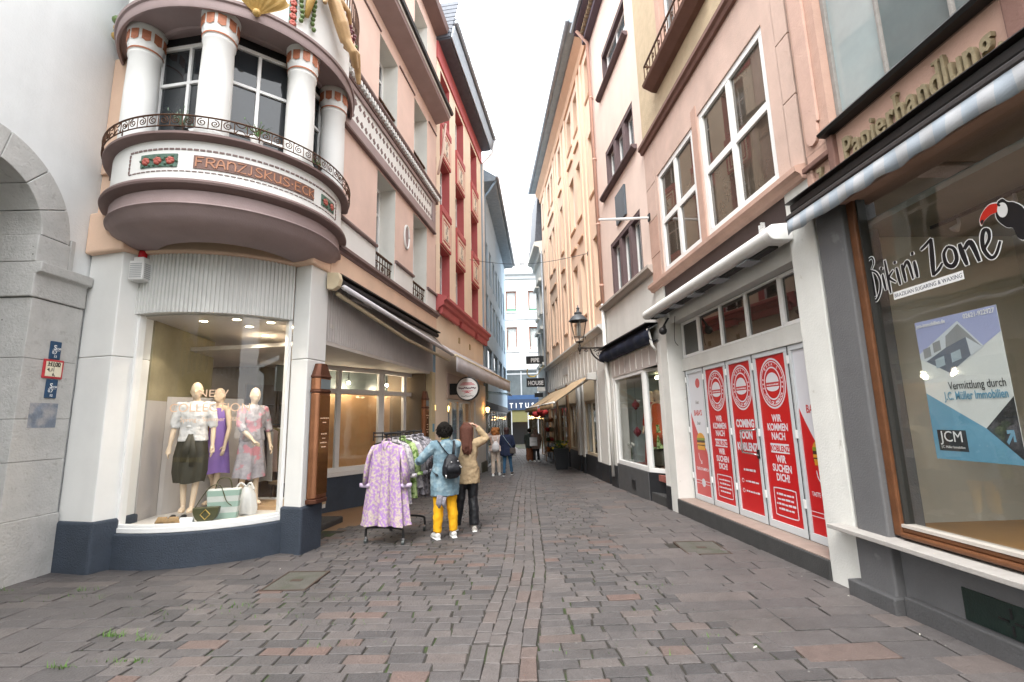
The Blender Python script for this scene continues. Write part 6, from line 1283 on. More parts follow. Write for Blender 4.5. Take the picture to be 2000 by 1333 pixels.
# ================================================================ orange house
oh = thing('orange_house', 'long orange plastered house with narrow windows and pilaster strips', 'building', R4, (0, 0, -.2))
ORG = M('orange_plaster', (.81, .60, .455), .9, .05, 2, .12, 60, streak=.07); ORD = M('deep_orange_trim', (.68, .43, .28), .85, .08, 3); ORP = M('light_orange_trim', (.80, .58, .43), .9, .05)
cols_ = [(.12, .62), (1.8, 2.45), (2.95, 3.7), (5.25, 5.8), (7.4, 7.95), (8.25, 8.95), (10.3, 10.8)]
rowz = [(4.95, 6.98), (8.35, 10.35), (11.6, 13.0)]
m = MB(oh); wall(m, -.05, 11.3, 4.1, 13.9, [(a, b, c, d) for a, b in cols_ for c, d in rowz], 0, .22, (oh, ORP)); m.box((-.05, -6, 4.1), (11.3, -.3, 13.9)); m.obj('wall', ORG, oh)
for a, b in cols_:
    for c, d in rowz: window(oh, a, b, c, d, -.15, FRAMEW, GREYP, .05, (), (.7,), .05); MB(oh).vprism([(0, c - .07), (.03, c - .07), (.05, c - .01), (0, c)], a - .05, b + .05).obj('window_sill', ORD, oh)
for a in (.95, 1.45, 3.95, 4.75, 6.3, 6.9, 9.4, 9.9): MB(oh).box((a, -.01, 4.2), (a + .22, .05, 13.4)).obj('pilaster_strip', ORG, oh, bev=.01)
for z in (7.55, 10.95):
    for a, b in ((1.75, 2.5), (2.9, 3.75), (7.35, 9.0), (5.2, 5.9)): MB(oh).vprism([(0, z), (.07, z + .02), (.07, z + .07), (0, z + .1)], a, b).obj('moulding', ORD, oh)
MB(oh).vprism([(-.1, 13.3), (.06, 13.3), (.1, 13.55), (.3, 13.75), (.3, 13.9), (-.1, 13.9)], -.05, 11.3).obj('eave_board', ORD, oh); MB(oh).vprism([(-.1, 13.88), (.55, 13.88), (.6, 14.0), (-2.5, 16.4), (-2.5, 14)], -.1, 11.35).obj('roof', M('blue_grey_zinc', (.30, .38, .43), .5, .2, 3), oh)
m = MB(oh); m.tube([(-.1, .62, 13.97), (11.4, .62, 13.97)], .085, 10); m.obj('gutter', ZINC, oh, smooth=True); MB(oh).vprism([(.25, 14.15), (.35, 14.2), (.05, 14.9), (-.05, 14.9)], 1.0, 11.4).obj('roof_edge', M('blue_grey_zinc', (.30, .38, .43), .5, .2, 3), oh)
MB(oh).vprism([(-.1, 4.0), (.06, 4.02), (.12, 4.1), (.18, 4.14), (.18, 4.2), (-.1, 4.26)], -.05, 11.35).obj('cornice', OFFW, oh)
MB(oh).box((-.05, -.4, 2.9), (11.35, .0, 4.02)).obj('fascia', OFFW, oh)
for k in range(18): MB(oh).box((.95 + .56 * k, .0, 3.0), (1.0 + .56 * k, .025, 3.98)).obj('board_joint', OFFW, oh)
for u in (.1, 1.05, 3.1, 3.9, 5.9, 8.5, 10.9): MB(oh).box((u, -.35, .3), (u + (.85 if u < 1 else .32), .02, 2.95)).obj('pier', OFFW if u < 4 else M('timber_pier', (.26, .15, .075), .6, .25, 3), oh, bev=.01); MB(oh).box((u - .02, -.36, -.5), (u + (.87 if u < 1 else .34), .03, .32)).obj('plinth', M('black_granite', (.018, .019, .022)), oh)
CREAMF = M('creamy_shop_frame', (.56, .46, .33), .6, .08)
for a, b in ((1.4, 3.08), (4.25, 5.85), (6.25, 8.45), (8.85, 10.85)):
    window(oh, a, b, .42, 2.15, -.06, CREAMF, GL, .09, (.5,), (), .07, name='shop_window'); MB(oh).box((a, -.3, -.5), (b, .0, .42)).obj('plinth', M('black_granite', (.018, .019, .022)), oh); MB(oh).box((a, -.3, 2.15), (b, -.04, 2.92)).obj('slatted_head', CREAMF, oh)
    for k in range(int((b - a) / .14)): MB(oh).box((a + .14 * k + .02, -.04, 2.17), (a + .14 * k + .10, -.015, 2.9)).obj('slat', CREAMF, oh)
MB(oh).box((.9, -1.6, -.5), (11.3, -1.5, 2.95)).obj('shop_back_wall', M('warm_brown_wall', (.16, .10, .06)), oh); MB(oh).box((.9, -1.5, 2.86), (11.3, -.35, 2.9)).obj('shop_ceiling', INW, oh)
TANF = M('tan_awning_canvas', (.46, .33, .20), .85, .1, 3, .15, 90)
awning('canvas_awning', 'tan canvas awning with valance on the orange house, nearer one', R4, 1.25, 4.3, (.15, 2.88), (1.3, 2.08), .17, TANF, OFFW, grp='tan awnings of the orange house')
awning('canvas_awning', 'tan canvas awning on the orange house, farther one', R4, 4.6, 9.2, (.15, 2.80), (1.35, 2.08), .17, TANF, OFFW, grp='tan awnings of the orange house')
MB((R4, (1.1, 0, 2.8))).vprism([(.03, 2.72), (.3, 2.74), (.3, 2.93), (.03, 2.95)], 1.0, 1.24).obj('awning_box', OFFW, label='white end box of the nearer tan awning', cat='awning box', bev=.01)
MB(oh).box((5.5, .0, 3.35), (6.6, .03, 3.65)).obj('faded_lettering', M('pale_grey_print', (.55, .55, .54), .8, .2, 30), oh)
# street lantern
lp = thing('street_lamp', 'dark glass street lantern on a scrolled iron wall bracket', 'street lamp', R4, (-.12, 0, 3.5))
lv, lu = .74, -.12
DKI = M('lamp_iron', (.035, .028, .024), .55, .25, 12, .1, metal=.4)
m = MB(lp); m.tube([(lu, .0, 3.52), (lu, lv, 3.52)], .026, 6); m.tube(curve([(lu, .02, 3.12), (lu, .22, 3.18), (lu, .38, 3.34), (lu, .44, 3.5)], 5), .022, 6); m.tube([(lu, .0, 3.08), (lu, .0, 3.62)], .035, 6); m.obj('bracket', DKI, lp, smooth=True)
for c_, r_, s_ in (((.56, 3.44), .05, 1), ((.2, 3.36), .085, -1), ((.3, 3.44), .045, 1)): m = MB(lp); m.tube([(lu, c_[0] + r_ * math.cos(t * .55) * (1 - t / 18), c_[1] + s_ * r_ * math.sin(t * .55) * (1 - t / 18)) for t in range(15)], .011, 5); m.obj('scroll', DKI, lp, smooth=True)
m = MB(lp); m.lathe([(.001, 3.34), (.02, 3.36), (.012, 3.40), (.045, 3.46), (.06, 3.52), (.03, 3.56), (.045, 3.6), (.02, 3.62), (.02, 3.66), (.10, 3.68), (.11, 3.70), (.001, 3.70)], 12, (lu, lv)); m.obj('base', DKI, lp, smooth=True)
m = MB(lp); m.lathe([(.10, 3.70), (.15, 3.82), (.16, 3.86), (.12, 3.855)], 6, (lu, lv)); m.obj('gallery', DKI, lp) if 0 else None
hexa = lambda r, z, k: (lu + r * math.sin(1.0472 * k + .3), lv - r * math.cos(1.0472 * k + .3), z)
for k in range(6):
    m = MB(lp); m.tube([hexa(.115, 3.70, k), hexa(.15, 3.82, k)], .009, 4); m.tube([hexa(.15, 3.84, k), hexa(.245, 4.28, k)], .011, 4); m.tube([hexa(.15, 3.83, k), hexa(.15, 3.83, k + 1)], .012, 4); m.tube([hexa(.25, 4.285, k), hexa(.25, 4.285, k + 1)], .014, 4); m.obj('rib', DKI, lp)
    m = MB(lp); m.tube([(hexa(.19, 3.83, k)), (hexa(.21, 3.80, k)), hexa(.19, 3.77, k)], .01, 4); m.obj('curl', DKI, lp)
    m = MB(lp); m.quad(hexa(.147, 3.845, k), hexa(.147, 3.845, k + 1), hexa(.24, 4.27, k + 1), hexa(.24, 4.27, k)); m.obj('pane', glass('lantern_glass', (.82, .82, .80)), lp)
m = MB(lp); m.lathe([(.27, 4.28), (.265, 4.30), (.17, 4.42), (.11, 4.46), (.10, 4.47), (.115, 4.50), (.115, 4.52), (.05, 4.55), (.035, 4.62), (.05, 4.65), (.02, 4.68), (.012, 4.74), (.001, 4.75)], 12, (lu, lv)); m.obj('roof', M('lamp_zinc', (.10, .11, .12), .5, .2, 8, .1, metal=.4), lp, smooth=True, auto=50)
m = MB(lp); m.lathe([(.001, 3.84), (.055, 3.86), (.065, 4.1), (.055, 4.24), (.001, 4.26)], 12, (lu, lv)); m.obj('mantle', M('frosted_globe', (.72, .70, .66), .5, .03), lp, smooth=True)
# planter and far shop front things
pl_ = thing('planter', 'tall dark planter with yellow flowers by the orange house', 'planter', FW, (1.72, 17.9, -.25)); x, y = 1.72, 17.9
m = MB(pl_); vs = [(x - .2, y - .2, -.26), (x + .2, y - .2, -.26), (x + .2, y + .2, -.26), (x - .2, y + .2, -.26), (x - .27, y - .27, .52), (x + .27, y - .27, .52), (x + .27, y + .27, .52), (x - .27, y + .27, .52)]
m.add(vs, [(0, 1, 2, 3), (4, 5, 6, 7), (0, 1, 5, 4), (1, 2, 6, 5), (2, 3, 7, 6), (3, 0, 4, 7)]); m.obj('pot', M('anthracite_pot', (.022, .025, .03), .6, .1), pl_, bev=.01)
for k in range(70):
    m = MB(pl_); a = rnd.uniform(0, 6.28); r_ = rnd.uniform(0, .32); z = .52 + rnd.uniform(.0, .28); c = (x + r_ * math.cos(a), y + r_ * math.sin(a), z); t = rnd.uniform(0, 6.28); e = .06
    m.add([(c[0] - e * math.cos(t), c[1] - e * math.sin(t), c[2]), (c[0], c[1], c[2] + .03), (c[0] + e * math.cos(t), c[1] + e * math.sin(t), c[2]), (c[0], c[1], c[2] - .04)], [(0, 1, 2, 3)]); m.obj('leaf' if k % 4 else 'flower', M('planter_leaf', (.045, .085, .02), .8, .3, 20, 0) if k % 4 else M('yellow_petal', (.55, .42, .03), .7), pl_)
for k, (xx, yy, zz, rr) in enumerate(((1.12, 24.0, 1.85, .2), (1.42, 24.2, 1.88, .2), (1.3, 23.8, 2.0, .17), (1.6, 24.4, 1.95, .17))):
    t = thing('paper_lantern', ('leftmost', 'second from left, lower', 'smaller middle upper', 'rightmost')[k] + ' red paper lantern hanging below the tan awnings', 'lantern', FW, (xx, yy, zz), 'red paper lanterns'); m = MB(t); m.lathe([(.05, zz - rr * .8)] + [(rr * math.sin(.4 + 2.34 * i / 10), zz - rr * .85 * math.cos(.4 + 2.34 * i / 10)) for i in range(11)] + [(.05, zz + rr * .8)], 14, (xx, yy)); m.obj('shade', M('lantern_red', (.55, .05, .05), .6, .15, 8), t, smooth=True); m = MB(t); m.tube([(xx, yy, zz + rr * .8), (xx, yy, zz + .5)], .008, 4); m.obj('cord', BLACK, t)
fs_ = thing('flower_stand', 'stand of goods and flowers beside the far shop front', 'stand', FW, (1.72, 22.6, -.3))
for k in range(4):
    z = -.3 + .45 * k; MB(fs_).box((1.45, 22.1, z + .4), (1.85, 23.2, z + .44)).obj('shelf', M('timber_pier', (.26, .15, .075)), fs_)
    for j in range(6): m = MB(fs_); m.ball((1.55 + .2 * (j % 2), 22.2 + .18 * j, z + .52), .1, 8); m.obj('goods', (M('orange_goods', (.5, .17, .04), .7), M('planter_leaf', (.045, .085, .02)), M('lantern_red', (.55, .05, .05)), M('ivory_cloth', (.6, .57, .48)))[(j + k) % 4], fs_, smooth=True)
for xx in (1.45, 1.85):
    for yy in (22.1, 23.2): MB(fs_).box((xx - .02, yy - .02, -.32), (xx + .02, yy + .02, 1.6)).obj('post', M('timber_pier', (.26, .15, .075)), fs_)

# ================================================================ far grey-white house with pipe signs
gh = thing('far_white_house', 'narrow off-white house with slate roof beyond the orange house', 'building', R5, (0, 0, -.4))
FWH = M('warm_white_plaster', (.70, .68, .63), .9, .07, 2, .1, streak=.1); ops = [(a, a + .9, c, d) for a in (.7, 2.2) for c, d in ((4.6, 6.3), (7.4, 9.0))]
m = MB(gh); wall(m, .05, 3.5, 2.9, 10.6, ops, 0, .18); m.box((.05, -6, 2.9), (3.5, -.25, 10.6)); m.obj('wall', FWH, gh)
for o in ops: window(gh, *o, -.1, FRAMEW, GREYP, .06, (.5,), (), .05); MB(gh).box((o[0] - .1, .0, o[2] - .15), (o[1] + .1, .14, o[2])).obj('window_sill', FWH, gh); MB(gh).box((o[0] - .15, .0, o[3] + .1), (o[1] + .15, .2, o[3] + .25)).obj('window_hood', FWH, gh)
MB(gh).vprism([(-.1, 10.4), (.15, 10.45), (.2, 10.8), (.45, 10.9), (.45, 11.1), (-.1, 11.2)], .0, 3.55).obj('cornice', FWH, gh); MB(gh).vprism([(.4, 11.1), (.1, 14.4), (-2, 15.5), (-2, 11.1)], .1, 3.5).obj('roof', SLT, gh)
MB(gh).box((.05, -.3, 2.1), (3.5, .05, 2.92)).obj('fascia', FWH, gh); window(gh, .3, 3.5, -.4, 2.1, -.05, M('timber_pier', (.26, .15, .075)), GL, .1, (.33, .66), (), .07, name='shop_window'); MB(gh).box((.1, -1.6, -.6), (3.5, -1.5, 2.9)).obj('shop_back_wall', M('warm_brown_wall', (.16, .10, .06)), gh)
m = MB(gh); m.tube([(.04, .06, 10.6), (.04, .06, -.3)], .05, 8); m.obj('downpipe', ZINC, gh, smooth=True)
sgf = (Fr(R5.world((.7, 0, 0)).x, R5.world((.7, 0, 0)).y, phi=0, sgn=-1), (0, 0, 0))     # signs face the viewer
ps = thing('pipe_shop_sign', 'black hanging PIPE HOUSE sign boards with a gold pipe emblem', 'sign', R5, (.7, .5, 3.3))
for t_, z0, z1 in (('PIPE', 4.52, 4.95), ('HOUSE', 3.30, 3.76)):
    b_ = MB(sgf).box((-1.0, -.04, z0), (-.04, .04, z1)).obj('board', BLACK, ps, bev=.008); text(t_, sgf, M('sign_white', (.72, .70, .68)), -.52, .042, z0 + .1, .30, parent=b_, bold=.012, sx=.85)
m = MB(sgf); m.tube(curve([(-.02, 0, 4.45), (-.2, 0, 4.25), (-.38, 0, 3.98), (-.6, 0, 3.86), (-.85, 0, 3.9)], 5), [.02] * 21, 6); m.obj('pipe_stem', M('gilt', (.55, .38, .10), .35, .1, 5, 0, metal=.6), ps, smooth=True)
m = MB(sgf); m.tube(curve([(-.5, 0, 3.86), (-.8, 0, 3.84), (-.95, 0, 4.0), (-.93, 0, 4.28)], 4), [.03] * 13, 6); m.obj('pipe_bowl', M('gilt', (.55, .38, .10)), ps, smooth=True)
for k, (u, z) in enumerate(((-.2, 3.05), (-.35, 2.75))): MB(sgf).box((u - .25, -.04, z), (u + .2, .04, z + .22)).obj('small_board', FWH if k == 0 else BLACK, ps)
m = MB(sgf); m.tube([(.02, 0, 3.0), (.02, 0, 5.0)], .02, 6); m.obj('bracket', BLACK, ps)
# cable spanning the street
wr = thing('span_wire', 'thin cable spanning the street between the red and orange houses', 'cable', FW, (0, 16, 7)); a = L1.world((9.0, .05, 7.2)); b = R4.world((1.2, .05, 6.75)); m = MB(wr)
m.tube([(a.x + (b.x - a.x) * q, a.y + (b.y - a.y) * q, a.z + (b.z - a.z) * q - .25 * math.sin(math.pi * q)) for q in [i / 12 for i in range(13)]], .008, 4); m.obj('cable', BLACK, wr); a = R4.world((1.2, 0, 6.75)); MB((R4, (1.2, 0, 6.75))).box((1.15, .0, 6.7), (1.25, .06, 6.8)).obj('cable_anchor', BLACK, label='small iron cable anchor on the orange house', cat='anchor')

# ================================================================ figures
def tubes(T, k, segs, name, mat, parent, vox, it=4, n=10, balls=()):
    ax, ay, az = TH[T.name][1]; m = MB(T)
    for pts, rad in segs: m.tube([(ax + p[0] * k, ay + p[1] * k, az + p[2] * k) for p in pts], [((r[0] * k, r[1] * k) if isinstance(r, tuple) else r * k) for r in rad], n)
    for c, r, s_ in balls: m.ball((ax + c[0] * k, ay + c[1] * k, az + c[2] * k), r * k, 14, s_)
    o = m.obj(name, mat, parent, smooth=True)
    return remesh(o, vox, it) if vox else o
def hand(w_, d, up):                     # wrist, pointing direction, back-of-hand normal -> palm and five fingers
    w_, d, up = Vector(w_), Vector(d).normalized(), Vector(up); sd_ = d.cross(up).normalized(); up = sd_.cross(d)
    segs = [([w_ - d * .02, w_ + d * .03, w_ + d * .085], [(.027, .022), (.036, .017), (.038, .014)])]
    for i, l in enumerate((.062, .074, .068, .052)):
        b = w_ + d * .08 + sd_ * (.027 - .018 * i); segs.append(([b, b + d * l * .5 - up * .006, b + d * l * .9 - up * .022], [.0095, .009, .0075]))
    b = w_ + d * .025 + sd_ * .03; segs.append(([b, b + sd_ * .026 + d * .025, b + sd_ * .032 + d * .055 - up * .01], [.012, .011, .009])); return segs
LEGS = dict(hip=.085, knl=(-.095, .02, .50), knr=(.095, .02, .50), anl=(-.10, -.02, .085), anr=(.10, -.02, .085))
def folds(o, strength=.02, size=.08):
    tx = bpy.data.textures.get('folds%g' % size) or bpy.data.textures.new('folds%g' % size, 'CLOUDS'); tx.noise_scale = size; tx.noise_depth = 2
    md = o.modifiers.new('folds', 'DISPLACE'); md.texture = tx; md.strength = strength; md.mid_level = .5; md.texture_coords = 'LOCAL'; return o
def strands(T, k, paths, mat, parent, r=.011):
    ax, ay, az = TH[T.name][1]; m = MB(T)
    for p in paths: m.tube([(ax + x * k, ay + y * k, az + z * k) for x, y, z in p], [r * k * (.35 + .65 * math.sin(math.pi * (i + .8) / (len(p) + .6))) for i in range(len(p))], 5)
    return m.obj('locks', mat, parent, smooth=True)
def short_hair(c, n, r):
    o = []
    for i in range(n):
        a = rnd.uniform(0, 6.28); e = rnd.uniform(-.35, 1.4); d = Vector((math.cos(a) * math.cos(e), math.sin(a) * math.cos(e), math.sin(e)))
        if d.y > .45 and d.z < .35: continue
        t = Vector((rnd.uniform(-.4, .4), rnd.uniform(-.3, .5), -1.1)); q = Vector(c) + d * r; s = [q]
        for j in range(4): q = q + (t - d * t.dot(d) * .8).normalized() * .022 + d * .003; s.append(q)
        o.append([tuple(p) for p in s])
    return o
def long_hair(c, n, r, z1, wave=.02):
    o = []
    for i in range(n):
        a = rnd.uniform(2.6, 6.8); top = Vector(c) + Vector((math.cos(a) * r * .55, math.sin(a) * r * .5, r * .88)); s = [top]; x = c[0] + math.cos(a) * r * 1.0; y = c[1] + math.sin(a) * r * .98 - .005; ph = rnd.uniform(0, 6); ze = z1 + rnd.uniform(-.06, .10)
        for j in range(9):
            q = j / 8; z = c[2] + .035 + (ze - c[2]) * q
            bx = x * (1 - .35 * q) + wave * math.sin(ph + q * 7) * q; by = y - .035 * q + wave * math.cos(ph + q * 6) * q * .6
            s.append(Vector((bx, min(by, c[1] - .0 if z < c[2] - .06 else 9), z)))
        o.append([tuple(p) for p in s])
    return o
def figure(T, k, skin, pose, vox, face=(0, 0)):
    P = {**LEGS, **pose}; tl, th = face
    hd = Vector(P.get('head', (0, .015, 1.585)))
    segs = [([(0, 0, .84), (0, 0, .93), (0, .005, 1.08), (0, .005, 1.25), (0, -.01, 1.37), (0, -.015, 1.43)], [(.14, .10), (.165, .115), (.13, .095), (.15, .105), (.165, .085), (.07, .06)]),
            ([(0, -.015, 1.40), (0, -.005, 1.47), tuple(hd - Vector((0, .0, .05)))], [.055, .05, .052]), (( (-.19, -.01, 1.37), (0, -.015, 1.40), (.19, -.01, 1.37)), [.05, .06, .05])]
    for s_, kn, an in ((-1, P['knl'], P['anl']), (1, P['knr'], P['anr'])):
        h = (s_ * P['hip'], 0, .90); km = tuple((Vector(kn) * .5 + Vector(an) * .5) + Vector((0, -.02, .06)))
        segs.append(([h, tuple((Vector(h) + Vector(kn)) / 2), kn, km, an], [.074, .062, .045, .044, .032]))
        f = Vector(an); t = Vector(P.get('toe', (.012 * s_ * 2, .17, -.055))); segs.append(([f + Vector((0, -.05, -.05)), f + Vector((0, 0, -.035)), f + t * .6, f + t], [(.026, .03), (.034, .045), (.042, .028), (.03, .018)]))
    for s_, e in ((-1, 'l'), (1, 'r')):
        sh, el, wr = (s_ * .18, -.01, 1.37), P['el' + e], P['wr' + e]
        segs.append(([sh, tuple((Vector(sh) + Vector(el)) / 2), el, tuple((Vector(el) + Vector(wr)) / 2), wr], [.048, .043, .036, .034, .024])); segs += hand(wr, P.get('hd' + e, tuple(Vector(wr) - Vector(el))), P.get('hu' + e, (s_, 0, 0)))
    fw = Vector((math.sin(tl) * -1, math.cos(tl), 0)); sdv = Vector((fw.y, -fw.x, 0))
    balls = [(tuple(hd), .1, (.78, .95, 1.12)), (tuple(hd + fw * .03 - Vector((0, 0, .055))), .065, (.85, .9, .9)), (tuple(hd + fw * .098 - Vector((0, 0, .02))), .017, (.8, 1.1, 1.3)), (tuple(hd + fw * .085 - Vector((0, 0, .06))), .02, (1.3, .6, .5))]
    balls += [(tuple(hd + sdv * q * .078 - fw * .005 - Vector((0, 0, .015))), .022, (.5, .8, 1.3)) for q in (-1, 1)]
    o = tubes(T, k, segs, 'body', skin, T, vox, 3, 10, balls)
    for q in (-1, 1) if skin is SKIN else (): tubes(T, k, [], 'eye', INK, T, 0, balls=[(tuple(hd + fw * .086 + sdv * q * .032 + Vector((0, 0, .005))), .009, (1, 1, 1))])
    return o
def trousers(T, k, mat, pose, vox, r=(.10, .085, .064, .066, .058), hem=.10, name='trousers'):
    P = {**LEGS, **pose}; segs = [([(0, 0, .80), (0, 0, .92), (0, 0, 1.02)], [(.15, .11), (.18, .128), (.15, .112)])]
    for s_, kn, an in ((-1, P['knl'], P['anl']), (1, P['knr'], P['anr'])):
        h = Vector((s_ * P['hip'], 0, .88)); kn, an = Vector(kn), Vector(an); e = an + Vector((0, 0, hem - .085)); km = (kn + e) / 2 + Vector((0, -.014, .03)); segs.append(([h, (h + kn) / 2, kn, km, e], [q + .008 for q in r]))
    return folds(tubes(T, k, segs, name, mat, T, vox), .022, .07)
def jacket(T, k, mat, pose, vox, hem=.70, flare=.05, slack=.02, name='jacket', cuff=.04, collar=True):
    P = pose; s = slack
    segs = [([(0, 0, hem), (0, 0, hem + .05), (0, 0, .93), (0, .0, 1.10), (0, .0, 1.26), (0, -.01, 1.38), (0, -.015, 1.44)], [(.19 + flare, .13 + flare * .8), (.19 + flare, .13 + flare * .8), (.185 + s + flare * .6, .13 + s), (.155 + s, .115 + s), (.17 + s, .12 + s), (.185 + s, .10 + s), (.085, .08)])]
    if collar: segs.append(([(0, -.015, 1.40), (0, -.012, 1.47)], [(.08, .08), (.075, .072)]))
    for s_, e in ((-1, 'l'), (1, 'r')):
        sh, el, wr = Vector((s_ * .175, -.01, 1.37)), Vector(P['el' + e]), Vector(P['wr' + e]); w2 = wr + (el - wr).normalized() * cuff
        segs.append(([sh + Vector((-s_ * .06, 0, .01)), sh, (sh + el) / 2, el, (el + w2) / 2, w2], [.07, .072 + s * .4, .065 + s * .4, .056 + s * .4, .052 + s * .4, .044 + s * .4]))
    return folds(tubes(T, k, segs, name, mat, T, vox, 5), .03, .085)
def shoes(T, k, mat, pose, sole=None):
    P = {**LEGS, **pose}
    for s_, an in ((-1, P['anl']), (1, P['anr'])):
        f = Vector(an); t = Vector(P.get('toe', (.024 * s_, .17, -.055))); f0 = Vector((f.x, f.y, 0))
        base = f.z - .085
        o = tubes(T, k, [([f0 + Vector((0, -.07, .045 + base)), f0 + Vector((0, -.03, .055 + base)), f0 + Vector((t.x * .5, t.y * .55, .045 + base)), f0 + Vector((t.x, t.y + .02, .032 + base))], [(.034, .04), (.043, .052), (.048, .042), (.032, .026)])], 'shoe', mat, T, .008, 2)
        tubes(T, k, [([f0 + Vector((0, -.085, .012 + base)), f0 + Vector((t.x * .5, t.y * .5, .012 + base)), f0 + Vector((t.x, t.y + .04, .014 + base))], [(.038, .012), (.05, .013), (.034, .012)])], 'sole', sole or FRAMEW, o, 0)
    return
SKIN = M('skin', (.50, .30, .22), .6, .06, 6, .05); MANQ = M('mannequin_resin', (.66, .52, .38), .5, .03, 4, 0)
def bumpy(name, col, rough, var, sc_, bump, bs, **k): return M(name, col, rough, var, sc_, bump, bs, **k)
DENIM = bumpy('washed_denim', (.155, .245, .30), .9, .25, 7, .5, 18, tint=((.27, .365, .41), 9, .50, .14)); YEL = bumpy('yellow_twill', (.78, .40, .010), .85, .1, 8, .5, 16); BEIGE = bumpy('beige_wool', (.37, .275, .165), .9, .14, 6, .4, 14); BLKJ = bumpy('black_leatherette', (.012, .013, .016), .5, .2, 6, .4, 14)
HAIRB = M('black_hair', (.010, .008, .007), .75, .3, 40, .8, 70, spec=.15); HAIRR = M('auburn_hair', (.085, .026, .014), .7, .3, 40, .6, 90); HAIRG = M('ginger_hair', (.36, .135, .035), .6, .35, 40, .8, 60)
# ---- woman in yellow trousers
w1 = thing('person', 'person in pale denim jacket and yellow trousers with a black backpack at the rack', 'person', FW, (-1.06, 7.36, gz(7.36)), yaw=R(24)); k1 = .985
ps1 = dict(knl=(-.10, .015, .50), knr=(.105, .015, .50), anl=(-.125, -.02, .085), anr=(.125, -.02, .085), ell=(-.38, .05, 1.15), wrl=(-.48, .24, 1.08), elr=(.20, .18, 1.13), wrr=(.03, .36, 1.24), hdl=(-.3, .8, -.1), hul=(0, .1, 1), hur=(0, 0, 1), head=(-.01, .03, 1.585))
figure(w1, k1, SKIN, ps1, .010, (.5, 0)); trousers(w1, k1, YEL, ps1, .010, (.105, .092, .072, .07, .056)); jacket(w1, k1, DENIM, ps1, .010, .62, .035, .028); shoes(w1, k1, M('white_leather', (.66, .66, .64), .6), ps1)
tubes(w1, k1, [([(-.01, -.02, 1.50), (-.01, -.055, 1.55)], [.055, .085])], 'hair', HAIRB, w1, .009, 3, balls=[((-.01, .015, 1.625), .108, (.92, 1.02, 1.0)), ((-.01, -.035, 1.58), .095, (.95, .8, 1.05)), ((-.03, .07, 1.66), .06, (1.2, .8, .7))])
strands(w1, k1, short_hair((-.01, .0, 1.60), 260, .098), HAIRB, w1, .009)
tubes(w1, k1, [([(0, -.02, 1.44), (0, .0, 1.49)], [(.08, .08), (.062, .062)])], 'scarf', M('olive_scarf', (.30, .27, .05), .9), w1, .012, 2)
tubes(w1, k1, [([(-.06 + .06 * q, -.17 - .02 * math.sin(q * 3), .62 - .03 * q), (-.09 + .06 * q, -.185, .53), (-.07 + .07 * q, -.185, .47)], [(.05, .018), (.045, .015), (.012, .008)]) for q in (-1, 0)], 'scarf_end', M('grey_print_scarf', (.22, .21, .24), .9, .5, 30), w1, 0)
bk = thing('backpack', 'small black backpack on the back of the denim jacket', 'backpack', FW, TH[w1.name][1], yaw=R(24)); NYL = M('black_nylon', (.010, .011, .015), .55, .25, 8, .5, 16)
tubes(bk, k1, [([(.04, -.19, .90), (.04, -.215, .95), (.04, -.225, 1.06), (.04, -.205, 1.17), (.04, -.18, 1.235)], [(.11, .05), (.15, .085), (.15, .09), (.11, .065), (.05, .03)])], 'bag', NYL, bk, .010, 3)
tubes(bk, k1, [([(.04, -.31, .97), (.04, -.315, 1.04), (.04, -.30, 1.10)], [(.10, .012), (.105, .02), (.09, .012)])], 'pocket', NYL, bk, 0)
for q in (-1, 1):
    tubes(bk, k1, [([(.04 + q * .03, -.19, 1.22), (q * .10, -.155, 1.36), (q * .12, -.05, 1.43), (q * .13, .07, 1.36), (q * .15, .12, 1.15), (q * .19, .0, 1.0), (q * .16, -.14, .93)], [(.022, .007)] * 7)], 'strap', NYL, bk, 0, n=6)
for q in ((-.03, 1.13), (.07, 1.14), (.10, 1.07), (.12, 1.05), (-.01, 1.06)): tubes(bk, k1, [], 'stud', M('silver_stud', (.6, .6, .6), .3, metal=.8), bk, 0, balls=[((.04 + q[0], -.305, q[1]), .012, (1, .6, 1))])
tubes(bk, k1, [([(-.07, -.30, .95), (-.07, -.305, .90)], [.012, .009])], 'tag', M('silver_stud', (.6, .6, .6)), bk, 0)
# ---- woman in beige coat
w2 = thing('person', 'person in beige coat and black trousers holding back long auburn hair', 'person', FW, (-.78, 7.82, gz(7.82)), yaw=R(10)); k2 = .985
ps2 = dict(knl=(-.10, .03, .50), knr=(.10, .0, .50), anl=(-.17, .10, .085), anr=(.11, -.06, .085), ell=(-.22, .20, 1.12), wrl=(-.10, .32, 1.28), elr=(.34, .04, 1.44), wrr=(.16, .06, 1.66), hdr=(-.8, -.2, .25), hur=(0, -.5, 1), hul=(0, 0, 1), head=(0, .03, 1.57))
figure(w2, k2, SKIN, ps2, .010, (.3, 0)); trousers(w2, k2, BLKJ, ps2, .010, (.10, .085, .07, .075, .075)); jacket(w2, k2, BEIGE, ps2, .010, .74, .025, .016, 'coat'); shoes(w2, k2, M('pale_sneaker', (.55, .52, .48), .6, .4, 25), ps2)
tubes(w2, k2, [([(0, .0, 1.66), (0, -.055, 1.58), (-.01, -.085, 1.46), (-.015, -.115, 1.33), (-.02, -.12, 1.22)], [(.06, .05), (.098, .07), (.09, .055), (.075, .045), (.03, .02)])] + [([(q * .05, -.09, 1.45), (q * .06, -.13, 1.28), (q * .045, -.125, 1.2)], [.035, .028, .012]) for q in (-1, 1)], 'hair', HAIRR, w2, .009, 2, balls=[((0, .015, 1.61), .108, (.92, 1.02, 1.0))])
strands(w2, k2, long_hair((0, .0, 1.585), 150, .108, 1.20), HAIRR, w2, .010)
